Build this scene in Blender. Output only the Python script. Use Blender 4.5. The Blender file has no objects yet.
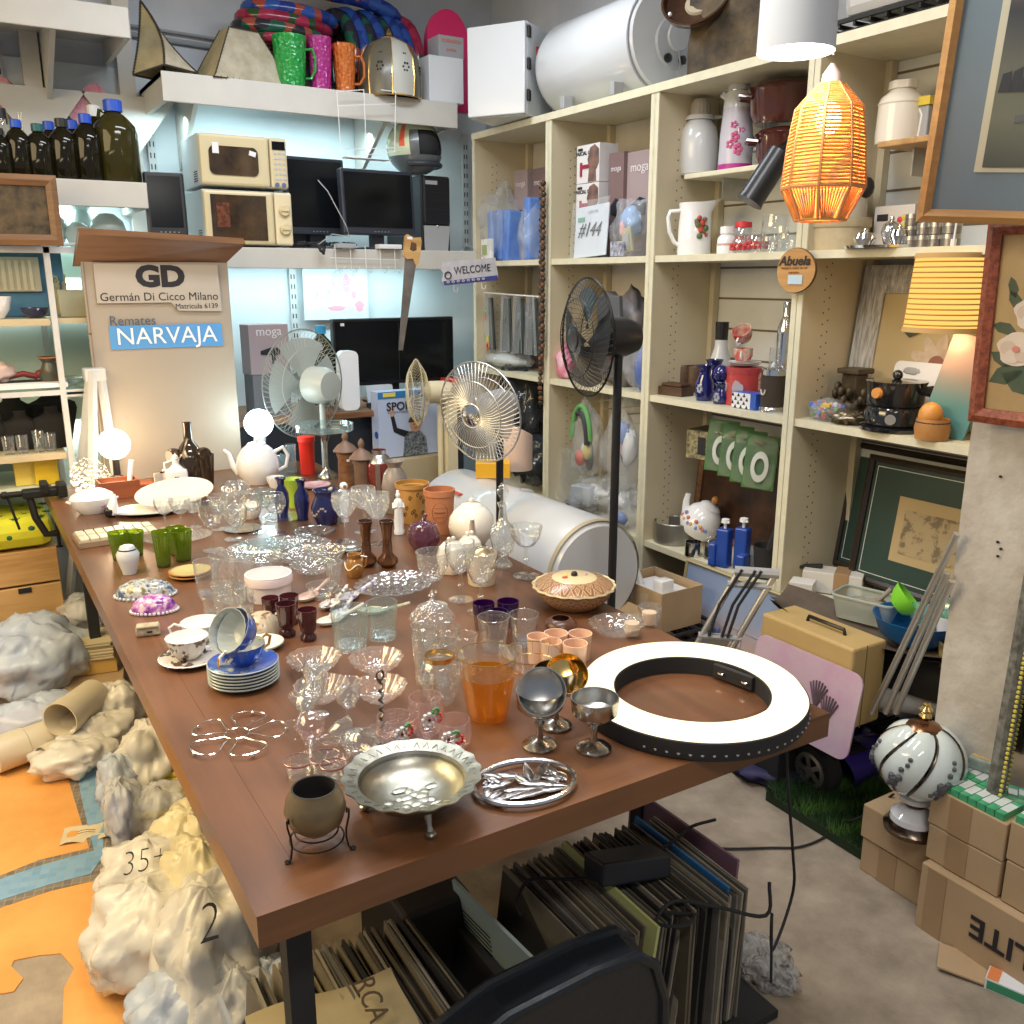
import bpy,bmesh,math,random
from mathutils import Vector,Matrix,Euler,noise
PI=math.pi
COL=bpy.context.scene.collection
random.seed(7)
V=Vector
def rad(a):return math.radians(a)
def rot(rx=0,ry=0,rz=0):return Euler((rad(rx),rad(ry),rad(rz))).to_matrix().to_4x4()
def tr(x=0,y=0,z=0):return Matrix.Translation((x,y,z))
#materials
_MC={}
def nodes(name):
 m=bpy.data.materials.new(name);m.use_nodes=True
 n=m.node_tree.nodes;l=m.node_tree.links
 return m,n,l,n['Principled BSDF']
def mat(name,col,r=.5,m=0,var=.0,vs=8,bump=0,bs=60,emit=0,trans=0,alpha=1,coat=0,spec=.5,col2=None,stretch=None,sss=0,pos=(.35,.65)):
 """principled surface, optionally mottled between two colours by noise and roughened by bump"""
 key=(name,)
 if key in _MC:return _MC[key]
 mt,n,l,b=nodes(name)
 c=(*col,1)
 b.inputs['Base Color'].default_value=c
 b.inputs['Roughness'].default_value=r
 b.inputs['Metallic'].default_value=m
 b.inputs['Specular IOR Level'].default_value=spec
 if coat:b.inputs['Coat Weight'].default_value=coat
 if trans:b.inputs['Transmission Weight'].default_value=trans
 if alpha<1:b.inputs['Alpha'].default_value=alpha
 if sss:
  b.inputs['Subsurface Weight'].default_value=sss;b.inputs['Subsurface Radius'].default_value=(.02,.015,.01)
 if emit:
  b.inputs['Emission Color'].default_value=c;b.inputs['Emission Strength'].default_value=emit
 if var or col2 or bump:
  tc=n.new('ShaderNodeTexCoord');mp=n.new('ShaderNodeMapping')
  l.new(tc.outputs['Object'],mp.inputs['Vector'])
  if stretch:mp.inputs['Scale'].default_value=stretch
  if var or col2:
   nz=n.new('ShaderNodeTexNoise');nz.inputs['Scale'].default_value=vs;nz.inputs['Detail'].default_value=6;nz.inputs['Roughness'].default_value=.6
   l.new(mp.outputs[0],nz.inputs['Vector'])
   rp=n.new('ShaderNodeValToRGB');rp.color_ramp.elements[0].position=pos[0];rp.color_ramp.elements[1].position=pos[1]
   c2=col2 if col2 else tuple(max(0,x*(1-var))for x in col)
   rp.color_ramp.elements[0].color=(*c2,1);rp.color_ramp.elements[1].color=c
   l.new(nz.outputs['Fac'],rp.inputs[0]);l.new(rp.outputs[0],b.inputs['Base Color'])
  if bump:
   nb=n.new('ShaderNodeTexNoise');nb.inputs['Scale'].default_value=bs;nb.inputs['Detail'].default_value=4
   l.new(mp.outputs[0],nb.inputs['Vector'])
   bp=n.new('ShaderNodeBump');bp.inputs['Strength'].default_value=bump;bp.inputs['Distance'].default_value=.01
   l.new(nb.outputs['Fac'],bp.inputs['Height']);l.new(bp.outputs[0],b.inputs['Normal'])
 _MC[key]=mt
 return mt
def wood(name,col,col2,scale=1,r=.45,axis=0,coat=0):
 if(name,)in _MC:return _MC[(name,)]
 mt,n,l,b=nodes(name)
 tc=n.new('ShaderNodeTexCoord');mp=n.new('ShaderNodeMapping')
 s=[22*scale]*3;s[axis]=1.6*scale
 mp.inputs['Scale'].default_value=s;l.new(tc.outputs['Object'],mp.inputs['Vector'])
 nz=n.new('ShaderNodeTexNoise');nz.inputs['Scale'].default_value=1.1;nz.inputs['Detail'].default_value=9;nz.inputs['Roughness'].default_value=.65
 l.new(mp.outputs[0],nz.inputs['Vector'])
 n2=n.new('ShaderNodeTexNoise');n2.inputs['Scale'].default_value=2.2;l.new(tc.outputs['Object'],n2.inputs['Vector'])
 mx=n.new('ShaderNodeMath');mx.operation='MULTIPLY_ADD';mx.inputs[1].default_value=.55
 l.new(n2.outputs['Fac'],mx.inputs[0])
 m3=n.new('ShaderNodeMath');m3.operation='MULTIPLY';m3.inputs[1].default_value=.5;l.new(nz.outputs['Fac'],m3.inputs[0]);l.new(m3.outputs[0],mx.inputs[2])
 rp=n.new('ShaderNodeValToRGB');rp.color_ramp.elements[0].position=.42;rp.color_ramp.elements[1].position=.60
 rp.color_ramp.elements[0].color=(*col2,1);rp.color_ramp.elements[1].color=(*col,1)
 l.new(mx.outputs[0],rp.inputs[0]);l.new(rp.outputs[0],b.inputs['Base Color'])
 b.inputs['Roughness'].default_value=r
 if coat:b.inputs['Coat Weight'].default_value=coat;b.inputs['Coat Roughness'].default_value=.18
 bp=n.new('ShaderNodeBump');bp.inputs['Strength'].default_value=.12;bp.inputs['Distance'].default_value=.004
 l.new(nz.outputs['Fac'],bp.inputs['Height']);l.new(bp.outputs[0],b.inputs['Normal'])
 _MC[(name,)]=mt
 return mt
def glass(name,tint=(.97,.98,.98),body=.1,edge=.75,cut=0,rough=.02,bcol=(.9,.95,.97),cs=70):
 """thin-walled glass: see-through face on, bright and mirror-like towards its edges; 'cut' adds facets"""
 if(name,)in _MC:return _MC[(name,)]
 mt,n,l,b=nodes(name);n.remove(b);out=n['Material Output']
 tp=n.new('ShaderNodeBsdfTransparent');tp.inputs[0].default_value=(*tint,1)
 gl=n.new('ShaderNodeBsdfGlossy');gl.inputs['Roughness'].default_value=rough;gl.inputs[0].default_value=(1,1,1,1)
 df=n.new('ShaderNodeBsdfDiffuse');df.inputs[0].default_value=(*bcol,1)
 tl=n.new('ShaderNodeBsdfTranslucent');tl.inputs[0].default_value=(*bcol,1)
 lw=n.new('ShaderNodeLayerWeight');lw.inputs[0].default_value=.5
 pw=n.new('ShaderNodeMath');pw.operation='POWER';pw.inputs[1].default_value=2.4;l.new(lw.outputs['Facing'],pw.inputs[0])
 ma=n.new('ShaderNodeMath');ma.operation='MULTIPLY_ADD';ma.inputs[1].default_value=edge;ma.inputs[2].default_value=.06;ma.use_clamp=True
 l.new(pw.outputs[0],ma.inputs[0])
 m0=n.new('ShaderNodeMixShader');m0.inputs[0].default_value=.5;l.new(df.outputs[0],m0.inputs[1]);l.new(tl.outputs[0],m0.inputs[2])
 m1=n.new('ShaderNodeMixShader');m1.inputs[0].default_value=body;l.new(tp.outputs[0],m1.inputs[1]);l.new(m0.outputs[0],m1.inputs[2])
 m2=n.new('ShaderNodeMixShader');l.new(ma.outputs[0],m2.inputs[0]);l.new(m1.outputs[0],m2.inputs[1]);l.new(gl.outputs[0],m2.inputs[2])
 if cut:
  tc=n.new('ShaderNodeTexCoord');vo=n.new('ShaderNodeTexVoronoi');vo.inputs['Scale'].default_value=cs
  l.new(tc.outputs['Object'],vo.inputs['Vector'])
  bp=n.new('ShaderNodeBump');bp.inputs['Strength'].default_value=cut;bp.inputs['Distance'].default_value=.01
  l.new(vo.outputs['Distance'],bp.inputs['Height'])
  for q in(gl,df):l.new(bp.outputs[0],q.inputs['Normal'])
  if cut>.6:l.new(bp.outputs[0],lw.inputs['Normal'])
 l.new(m2.outputs[0],out.inputs[0])
 _MC[(name,)]=mt
 return mt
def glow(name,col,s):
 if(name,)in _MC:return _MC[(name,)]
 mt,n,l,b=nodes(name);n.remove(b)
 e=n.new('ShaderNodeEmission');e.inputs[0].default_value=(*col,1);e.inputs[1].default_value=s
 l.new(e.outputs[0],n['Material Output'].inputs[0]);_MC[(name,)]=mt
 return mt
def film(name,col,alpha=.45,r=.18,bump=.5,bs=18,yel=0):
 """crumpled plastic film over what the bag holds"""
 if(name,)in _MC:return _MC[(name,)]
 mt,n,l,b=nodes(name)
 tc=n.new('ShaderNodeTexCoord');mp=n.new('ShaderNodeMapping');mp.inputs['Scale'].default_value=(1,1,.5);l.new(tc.outputs['Object'],mp.inputs[0])
 mu=n.new('ShaderNodeTexNoise');mu.noise_type='RIDGED_MULTIFRACTAL';mu.inputs['Scale'].default_value=bs*.8;mu.inputs['Detail'].default_value=5;mu.inputs['Distortion'].default_value=.8;l.new(mp.outputs[0],mu.inputs[0])
 bp=n.new('ShaderNodeBump');bp.inputs['Strength'].default_value=bump;bp.inputs['Distance'].default_value=.02
 l.new(mu.outputs['Fac'],bp.inputs['Height']);l.new(bp.outputs[0],b.inputs['Normal'])
 b.inputs['Base Color'].default_value=(*col,1);b.inputs['Roughness'].default_value=r;b.inputs['Alpha'].default_value=alpha
 _MC[(name,)]=mt
 return mt
 #mesh builder
class M:
 def __init__(s,T=None):s.v=[];s.f=[];s.m=[];s.s=[];s.T=T or Matrix();s.soft=0
 def add(s,vs,fs,mi=0,sm=True,T=None):
  k=len(s.v);X=s.T@T if T is not None else s.T
  s.v+=[X@V(p)for p in vs];s.f+=[[k+i for i in q]for q in fs];s.m+=[mi]*len(fs);s.s+=[sm]*len(fs)
  return s
 def box(s,x,y,z,sx,sy,sz,mi=0,b=0,T=None):
  """box standing on z, centred on x, y"""
  X=tr(x,y,z+sz/2);X=(T@X)if T is not None else X
  if b:
   bm=bmesh.new();bmesh.ops.create_cube(bm,size=1)
   bmesh.ops.scale(bm,vec=(sx,sy,sz),verts=bm.verts)
   bmesh.ops.bevel(bm,geom=bm.edges[:],offset=min(b,sx*.49,sy*.49,sz*.49),segments=2,profile=.5,affect='EDGES')
   bm.verts.index_update()
   s.add([q.co[:]for q in bm.verts],[[q.index for q in f.verts]for f in bm.faces],mi,False,X);bm.free()
   return s
  a,c,d=sx/2,sy/2,sz/2
  return s.add([(-a,-c,-d),(a,-c,-d),(a,c,-d),(-a,c,-d),(-a,-c,d),(a,-c,d),(a,c,d),(-a,c,d)],[(0,3,2,1),(4,5,6,7),(0,1,5,4),(1,2,6,5),(2,3,7,6),(3,0,4,7)],mi,False,X)
 def lathe(s,prof,n=28,T=None,mi=0,fl=None,sx=1,sy=1,smooth=True):
  vs=[];fs=[];rings=[]
  if fl:n=max(n,fl[0]*5)
  for r,z in prof:
   if r<1e-5:rings.append([len(vs)]);vs.append((0,0,z))
   else:
    rings.append(list(range(len(vs),len(vs)+n)))
    for i in range(n):
     a=2*PI*i/n;q=r*(1+(fl[1]*math.cos(fl[0]*a)if fl else 0))
     vs.append((q*math.cos(a)*sx,q*math.sin(a)*sy,z))
  for A,B in zip(rings,rings[1:]):
   for i in range(n):
    j=(i+1)%n
    if len(A)==1 and len(B)==1:break
    if len(A)==1:fs.append((A[0],B[j],B[i]))
    elif len(B)==1:fs.append((A[i],A[j],B[0]))
    else:fs.append((A[i],A[j],B[j],B[i]))
  return s.add(vs,fs,mi,smooth,T)
 def tube(s,pts,r,n=8,closed=False,mi=0,T=None,cap=True,sp=0):
  P=[V(p)for p in pts]
  if sp:
   Q=[];E_=[P[0]*2-P[1]]+P+[P[-1]*2-P[-2]]
   for i in range(1,len(E_)-2):
    for j in range(sp):
     f=j/sp;a,b,c,d=E_[i-1:i+3];Q.append(((b*2)+(c-a)*f+(a*2-b*5+c*4-d)*f*f+(b*3-a-c*3+d)*f**3)*.5)
   P=Q+[P[-1]]
  k=len(P);vs=[];fs=[];up=None
  for i,p in enumerate(P):
   a=P[(i-1)%k]if closed or i else p;b=P[(i+1)%k]if closed or i<k-1 else p
   t=(b-a).normalized()if(b-a).length>1e-9 else V((0,0,1))
   if up is None:up=V((0,0,1))if abs(t.z)<.9 else V((1,0,0))
   u=(up-t*up.dot(t));u=u.normalized()if u.length>1e-6 else t.orthogonal().normalized()
   w=t.cross(u);up=u;rr=r[i]if isinstance(r,(list,tuple))else r
   vs+=[p+(u*math.cos(2*PI*j/n)+w*math.sin(2*PI*j/n))*rr for j in range(n)]
  for i in range(k if closed else k-1):
   a=i*n;b=((i+1)%k)*n
   fs+=[(a+j,a+(j+1)%n,b+(j+1)%n,b+j)for j in range(n)]
  if cap and not closed:fs+=[tuple(range(n-1,-1,-1)),tuple(range((k-1)*n,k*n))]
  return s.add(vs,fs,mi,True,T)
 def prism(s,pts,z0,z1,mi=0,T=None,sm=False):
  n=len(pts)
  return s.add([(x,y,z0)for x,y in pts]+[(x,y,z1)for x,y in pts],[tuple(range(n-1,-1,-1)),tuple(range(n,2*n))]+[(i,(i+1)%n,n+(i+1)%n,n+i)for i in range(n)],mi,sm,T)
 def grid(s,f,nu,nv,mi=0,T=None,sm=True):
  vs=[f(i/nu,j/nv)for j in range(nv+1)for i in range(nu+1)]
  return s.add(vs,[(j*(nu+1)+i,j*(nu+1)+i+1,(j+1)*(nu+1)+i+1,(j+1)*(nu+1)+i)for j in range(nv)for i in range(nu)],mi,sm,T)
 def ball(s,x,y,z,rx,ry=None,rz=None,n=16,mi=0,T=None):
  ry=ry or rx;rz=rz or rx;k=n//2
  X=tr(x,y,z)@Matrix.Diagonal((rx,ry,rz,1));X=T@X if T is not None else X
  return s.lathe([(math.sin(PI*i/k)if 0<i<k else 0,-math.cos(PI*i/k))for i in range(k+1)],n,X,mi)
 def blob(s,c,r,seed=0,amp=.18,fr=2.2,n=26,mi=0,flat=None,T=None,wr=0):
  """crumpled lump: a ball pushed in and out by noise"""
  k=n//2;vs=[];fs=[];s.soft=1
  for j in range(k+1):
   for i in range(n):
    a=2*PI*i/n;t=PI*j/k
    d=V((math.sin(t)*math.cos(a),math.sin(t)*math.sin(a),-math.cos(t)))
    q=1+amp*noise.noise(d*fr+V((seed*7.3,seed*3.1,seed)))*1.5+amp*.3*noise.noise(d*fr*2.5+V((seed,0,seed*5)))
    if wr:
     e=V((d.x*5+d.z*2,d.y*5-d.z*2,d.z*1.6))+V((seed*2,9,1));q+=wr*(.32-abs(noise.noise(e))-.5*abs(noise.noise(e*2.1)))
    p=V((c[0]+d.x*r[0]*q,c[1]+d.y*r[1]*q,c[2]+d.z*r[2]*q))
    if flat is not None:p.z=max(p.z,flat)
    vs.append(p)
  for j in range(k):
   fs+=[(j*n+i,j*n+(i+1)%n,(j+1)*n+(i+1)%n,(j+1)*n+i)for i in range(n)]
  return s.add(vs,fs,mi,True,T)
 def build(s,name,mats,parent=None,loc=None):
  me=bpy.data.meshes.new(name);me.from_pydata([p[:]for p in s.v],[],s.f)
  if not isinstance(mats,(list,tuple)):mats=[mats]
  for m in mats:me.materials.append(m)
  me.polygons.foreach_set('material_index',s.m);me.polygons.foreach_set('use_smooth',s.s)
  me.update()
  if any(s.s)and not s.soft:me.set_sharp_from_angle(angle=rad(42))
  o=bpy.data.objects.new(name,me);COL.objects.link(o)
  if parent:o.parent=parent
  if loc:o.location=loc
  return o
def tag(o,label,cat,group=None,kind=None):
 o['label']=label;o['category']=cat
 if group:o['group']=group
 if kind:o['kind']=kind
 return o
def thing(name,label,cat,loc=(0,0,0),rz=0,group=None,R=None):
 o=bpy.data.objects.new(name,None);COL.objects.link(o);o.location=loc;o.empty_display_size=.05
 o.rotation_euler=R.to_euler()if R is not None else(0,0,rad(rz))
 return tag(o,label,cat,group)
def solo(m,name,mats,label,cat,loc=(0,0,0),rz=0,group=None,R=None):
 o=m.build(name,mats);o.location=loc;o.rotation_euler=R.to_euler()if R is not None else(0,0,rad(rz))
 return tag(o,label,cat,group)
def struct(m,name,mats):
 o=m.build(name,mats);o['kind']='structure';return o
def dup(root,loc,rz=None,label=None,group=None,R=None):
 r=root.copy();COL.objects.link(r);r.location=loc
 if rz is not None:r.rotation_euler=(0,0,rad(rz))
 if R is not None:r.rotation_euler=R.to_euler()
 if label:r['label']=label
 if group:r['group']=group
 for ch in list(root.children):
  c=ch.copy();COL.objects.link(c);c.parent=r
  for g in list(ch.children):
   d=g.copy();COL.objects.link(d);d.parent=c
 return r
def text(body,size,m,parent=None,T=None,name='lettering',ext=.0006,sx=1,bold=0,shear=0,align='CENTER'):
 """writing as flat raised letters; drawn in the local XZ plane facing -Y"""
 cu=bpy.data.curves.new(name,'FONT');cu.body=body;cu.size=size;cu.align_x=align;cu.align_y='CENTER';cu.extrude=ext;cu.offset=bold;cu.shear=shear
 cu.resolution_u=3
 t=bpy.data.objects.new(name,cu);COL.objects.link(t)
 dg=bpy.context.evaluated_depsgraph_get();me=bpy.data.meshes.new_from_object(t.evaluated_get(dg))
 bpy.data.objects.remove(t);bpy.data.curves.remove(cu)
 me.transform((T or Matrix())@rot(90)@Matrix.Diagonal((sx,1,1,1)))
 me.materials.clear();me.materials.append(m)
 o=bpy.data.objects.new(name,me);COL.objects.link(o)
 if parent:o.parent=parent
 return o
def vessel(outer,t):
 inner=[(max(r-t,0),max(z,outer[0][1]+t*1.5))for r,z in reversed(outer)if r>t*1.01]
 return([(0,outer[0][1])]if outer[0][0]>0 else[])+list(outer)+inner+[(0,outer[0][1]+t*1.5)]
def arc(cx,cy,r,a0,a1,n=8):return[(cx+r*math.cos(rad(a0+(a1-a0)*i/n)),cy+r*math.sin(rad(a0+(a1-a0)*i/n)))for i in range(n+1)]
def handle_pts(x,z0,z1,w,n=10):return[(x+w*math.sin(PI*i/n),0,z0+(z1-z0)*i/n)for i in range(n+1)]
def rrect(w,h,r,n=5):
 P=[]
 for cx,cy,a in((w/2-r,h/2-r,0),(-w/2+r,h/2-r,90),(-w/2+r,-h/2+r,180),(w/2-r,-h/2+r,270)):P+=arc(cx,cy,r,a,a+90,n)
 return P
def frame_m(w,h,b,d):
 """rectangular frame border, local XZ, standing on z=0, mitred depth d"""
 m=M();o=[(-w/2,0),(w/2,0),(w/2,h),(-w/2,h)];i=[(-w/2+b,b),(w/2-b,b),(w/2-b,h-b),(-w/2+b,h-b)]
 for k in range(4):
  j=(k+1)%4;mid=[((o[q][0]+i[q][0])/2,(o[q][1]+i[q][1])/2)for q in(k,j)]
  vs=[(o[k][0],0,o[k][1]),(o[j][0],0,o[j][1]),(i[j][0],0,i[j][1]),(i[k][0],0,i[k][1]),(o[k][0],-d*.7,o[k][1]),(o[j][0],-d*.7,o[j][1]),(i[j][0],-d*.6,i[j][1]),(i[k][0],-d*.6,i[k][1]),(mid[0][0],-d,mid[0][1]),(mid[1][0],-d,mid[1][1])]
  m.add(vs,[(0,1,5,4),(4,5,9,8),(8,9,6,7),(3,7,6,2),(0,3,2,1)],0,False)
 return m
 #shared surfaces
CREAM=mat('cream_laminate',(.62,.54,.37),.4,var=.08,vs=3)
CREAMD=mat('cream_laminate_edge',(.74,.70,.52),.35,var=.10,vs=20)
WHITE=mat('white_paint',(.62,.63,.63),.4,var=.08,vs=6)
WHITED=mat('worn_white_paint',(.60,.58,.53),.5,var=.08,vs=5)
GLOSSW=mat('white_gloss',(.60,.62,.64),.2,coat=.25)
IVORY=mat('ivory_porcelain',(.85,.79,.68),.15,coat=.5)
PORC=mat('white_porcelain',(.84,.84,.84),.12,coat=.5)
BLACK=mat('black_plastic',(.012,.012,.014),.35)
BLACKM=mat('black_matt',(.02,.02,.022),.8)
SCREEN=mat('dark_screen',(.006,.007,.009),.15,spec=.25)
DGREY=mat('dark_grey_plastic',(.03,.034,.048),.4)
GREY=mat('grey_plastic',(.36,.37,.38),.4)
CHROME=mat('chrome',(.82,.82,.82),.1,1)
STEEL=mat('brushed_steel',(.55,.55,.54),.3,1,var=.15,vs=20)
SILVER=mat('tarnished_silver',(.52,.51,.48),.24,1,col2=(.34,.33,.30),vs=30)
PEWTER=mat('pewter',(.46,.45,.38),.36,1,col2=(.30,.30,.25),vs=9,bump=.08,bs=40)
BRASS=mat('brass',(.70,.48,.18),.25,1)
GOLD=mat('gold_rim',(.85,.60,.22),.22,1)
IRON=mat('black_iron',(.02,.018,.016),.5,.6)
CLEAR=glass('clear_glass',body=.035,edge=.85)
CUT=glass('cut_glass',body=.06,cut=.22,cs=90,edge=.95)
CUTB=glass('coarse_cut_glass',body=.07,cut=.4,cs=60,edge=.95)
ETCH=glass('etched_glass',body=.16,cut=.5,cs=120)
BLUEG=glass('icy_glass',tint=(.90,.96,.97),body=.07,bcol=(.7,.9,.95))
PINKG=glass('rosy_glass',tint=(.98,.93,.93),body=.06,bcol=(.95,.8,.84))
CARD=mat('cardboard',(.52,.36,.20),.85,var=.12,vs=5)
CARDL=mat('cardboard_tape',(.42,.27,.14),.35,var=.1)
PAPER=mat('white_paper',(.80,.80,.80),.8)
INK=mat('black_ink',(.015,.015,.02),.6)
RED=mat('red_plastic',(.70,.05,.03),.35)
BEIGE=mat('beige_plastic',(.74,.64,.42),.4)
BLUE=mat('blue_plastic',(.03,.10,.45),.35)
NAVY=mat('navy_glaze',(.010,.014,.09),.1,coat=.6)
TERRA=mat('terracotta',(.52,.20,.09),.7,var=.15,vs=20)
PEACH=mat('peach_milk_glass',(.85,.56,.40),.2,sss=.2,coat=.3)
BROWNW=wood('brown_wood',(.30,.14,.06),(.12,.05,.02),2)
PINE=wood('pine_wood',(.62,.38,.15),(.42,.22,.07),1.5)
FILMW=film('white_film',(.86,.83,.74),.84,.25,1,16)
FILMC=film('clear_film',(.85,.86,.86),.5,.12,.8,22)
FILMB=film('bluish_film',(.60,.68,.80),.78,.22,1,15)
FILMY=film('yellowish_film',(.90,.80,.50),.86,.25,1,15)
FILMD=film('dark_film',(.03,.035,.04),.85,.15,.8,22)
#camera, world, light
cam=bpy.data.cameras.new('camera');co=bpy.data.objects.new('camera',cam);COL.objects.link(co)
cam.sensor_width=36;cam.lens=31.92;cam.clip_start=.05
co.location=(0,0,1.62);co.rotation_euler=(PI/2-.2511,0,-.5486);bpy.context.scene.camera=co
sc=bpy.context.scene
sc.cycles.max_bounces=8;sc.cycles.diffuse_bounces=3;sc.cycles.glossy_bounces=4;sc.cycles.transmission_bounces=6;sc.cycles.transparent_max_bounces=40
sc.cycles.sample_clamp_indirect=6;sc.cycles.use_denoising=True
sc.view_settings.view_transform='Standard';sc.view_settings.look='None';sc.view_settings.exposure=-.35
w=bpy.data.worlds.new('world');sc.world=w;w.use_nodes=True
w.node_tree.nodes['Background'].inputs[0].default_value=(.80,.87,1,1);w.node_tree.nodes['Background'].inputs[1].default_value=.38
def area(name,loc,size,power,col,rx=0,ry=0,rz=0,sy=None,spread=180):
 l=bpy.data.lights.new(name,'AREA');l.shape='RECTANGLE';l.size=size;l.size_y=sy or size;l.energy=power;l.color=col;l.spread=rad(spread)
 o=bpy.data.objects.new(name,l);COL.objects.link(o);o.location=loc;o.rotation_euler=(rad(rx),rad(ry),rad(rz));return o
def point(name,loc,power,col,r=.03):
 l=bpy.data.lights.new(name,'POINT');l.energy=power;l.color=col;l.shadow_soft_size=r
 o=bpy.data.objects.new(name,l);COL.objects.link(o);o.location=loc;return o
area('ceiling_light',(.9,1.6,3.1),1.4,50,(.96,.97,1),sy=.3)
area('ceiling_light',(1.3,3.2,3.1),1.4,42,(.85,.92,1),sy=.3)
area('ceiling_light',(.2,-.6,3.1),1.4,44,(1,.95,.88),sy=.3)
area('floor_fill_light',(-.45,2.5,2.0),.5,32,(1,.76,.40),ry=-12,sy=1.6)  # added warm fill that brightens the bags by the table; no fixture hangs here
area('window_light',(-1.6,2.6,2.5),1.4,70,(1,.76,.40),ry=-42,sy=2.2)
area('shelf_strip_light',(1.55,4.56,2.33),1.5,8,(.66,.93,1),rx=18,sy=.04)
area('shelf_strip_light',(1.7,4.56,1.66),1.2,7,(.66,.93,1),rx=18,sy=.04)
area('shelf_strip_light',(.35,4.62,1.95),.8,5,(.75,.97,1),rx=10,sy=.04)
area('shelf_strip_light',(.2,4.62,1.62),.8,5,(.8,.98,1),rx=10,sy=.04)
area('shelf_strip_light',(.2,4.62,.98),.8,4,(.9,1,.9),rx=10,sy=.04)
#structure
CONC=mat('concrete_floor',(.42,.34,.25),.75,col2=(.25,.20,.145),vs=6,bump=.25,bs=90)
struct(M().box(.6,1.4,-.06,5.2,7,.06),'floor',CONC)
ORANGE=mat('worn_orange_paint',(.80,.40,.11),.55,col2=(.70,.31,.07),vs=4,bump=.1,bs=50)
A=[(-0.759,4.356,0),(-0.215,3.969,0),(0.038,3.572,0),(0.157,3.228,0),(0.16,2.868,0),(0.159,2.638,0),(0.029,2.652,0),(-0.073,2.63,0),(-0.728,2.702,0)]
B=[(-0.703,2.551,-0),(-0.08,2.478,0),(0.04,2.485,0),(0.149,2.473,0),(0.15,2.408,-0),(0.157,2.243,0),(0.156,2.023,0),(0.156,1.867,0),(0.14,1.614,0),(-0.013,1.708,0),(0.026,2.014,-0),(0.034,2.079,0),(0.063,2.137,0),(0.041,2.209,0),(-0.006,2.23,0),(-0.06,2.243,0),(-0.067,2.224,0),(-0.045,2.165,0),(-0.067,2.13,0),(-0.109,2.142,-0),(-0.473,2.159,0)]
for q in(A,B):struct(M().prism([(p[0],p[1])for p in q],-.004,.003),'floor_paint',ORANGE)
def mosaic(name,c1,c2,g,s):
 mt,n,l,b=nodes(name);tc=n.new('ShaderNodeTexCoord');br=n.new('ShaderNodeTexBrick');l.new(tc.outputs['Object'],br.inputs[0])
 mp=n.new('ShaderNodeMapping');mp.inputs['Rotation'].default_value=(0,0,.25);l.new(tc.outputs['Object'],mp.inputs[0]);l.new(mp.outputs[0],br.inputs[0])
 br.inputs['Color1'].default_value=(*c1,1);br.inputs['Color2'].default_value=(*c2,1);br.inputs['Mortar'].default_value=(*g,1);br.inputs['Scale'].default_value=s
 br.inputs['Mortar Size'].default_value=.025;br.offset=0;br.inputs['Brick Width'].default_value=.5;br.inputs['Row Height'].default_value=.5
 l.new(br.outputs[0],b.inputs['Base Color']);b.inputs['Roughness'].default_value=.35;return mt
MOS=mosaic('blue_mosaic',(.16,.33,.52),(.24,.42,.58),(.30,.36,.38),22)
MOSD=mosaic('dark_mosaic',(.16,.13,.10),(.24,.20,.15),(.34,.30,.24),22)
Bd=[(-0.724,2.68,-0),(-0.073,2.63,0),(0.029,2.652,0),(0.159,2.638,0),(0.152,3.058,0),(0.152,3.231,0),(0.292,3.177,0),(0.245,2.895,0),(0.205,2.543,0),(0.153,2.47,0),(0.04,2.485,0),(-0.08,2.478,0),(-0.703,2.551,-0)]
Bb=[(-0.721,2.657,-0),(-0.074,2.61,0),(0.037,2.62,0),(0.17,2.615,-0),(0.174,2.939,0),(0.185,3.187,0),(0.282,3.151,0),(0.234,2.902,0),(0.189,2.575,0),(0.148,2.505,0),(0.042,2.513,-0),(-0.079,2.51,-0),(-0.708,2.58,0)]
struct(M().prism([(p[0],p[1])for p in Bd],-.004,.004),'floor_border_tiling',MOSD)
struct(M().prism([(p[0],p[1])for p in Bb],-.004,.0055),'floor_mosaic',MOS)
WALLB=mat('grey_blue_wall',(.56,.60,.66),.6,col2=(.47,.51,.57),vs=2.5,bump=.08,bs=30)
PANEL=mat('pale_wall_panel',(.74,.80,.82),.5,var=.08,vs=3)
struct(M().box(.3,4.86,0,5,.12,3.3),'wall_back',WALLB)
struct(M().box(.85,4.79,0,3.8,.02,2.55),'wall_panelling_back',PANEL)
struct(M().box(2.86,1.4,0,.12,7,3.3),'wall_right',WALLB)
struct(M().box(.6,1.4,3.3,5.2,7,.1),'ceiling',mat('ceiling_white',(.6,.6,.6),.8))
struct(M().tube([(.86,4.78,2.70),(2.3,4.78,2.66)],.012),'trim_1',mat('conduit_grey',(.3,.32,.35),.5))
struct(M().tube([(.86,4.775,2.735),(2.3,4.775,2.70)],.007),'trim_2',mat('conduit_grey',(.3,.32,.35),.5))
UP=mat('upright_white',(.62,.64,.63),.4)
def upright(x,z0,z1,lab):
 m=M().box(0,0,z0,.035,.02,z1-z0,0)
 for i in range(int((z1-z0)/.05)):
  m.box(-.008,-.011,z0+.02+i*.05,.005,.002,.024,1);m.box(.008,-.011,z0+.02+i*.05,.005,.002,.024,1)
 solo(m,'slotted_upright',[UP,INK],lab,'shelf upright',(x,4.765,0))
upright(.93,.9,2.4,'white slotted upright on the wall behind the microwave ovens')
upright((3.213,4.6,2.1)[0],.9,2.4,'white slotted upright behind the helmet and computer tower')
upright((1.569,4.7,1.6)[0],.9,1.7,'white slotted upright behind the drawing of pink blots')
upright((0.33,4.7,1.4)[0],.5,2.6,'white slotted upright behind the glass shelf with the dried bowl')
upright((0.445,4.7,1.4)[0],.5,2.6,'white slotted upright behind the framed blue book')
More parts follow.
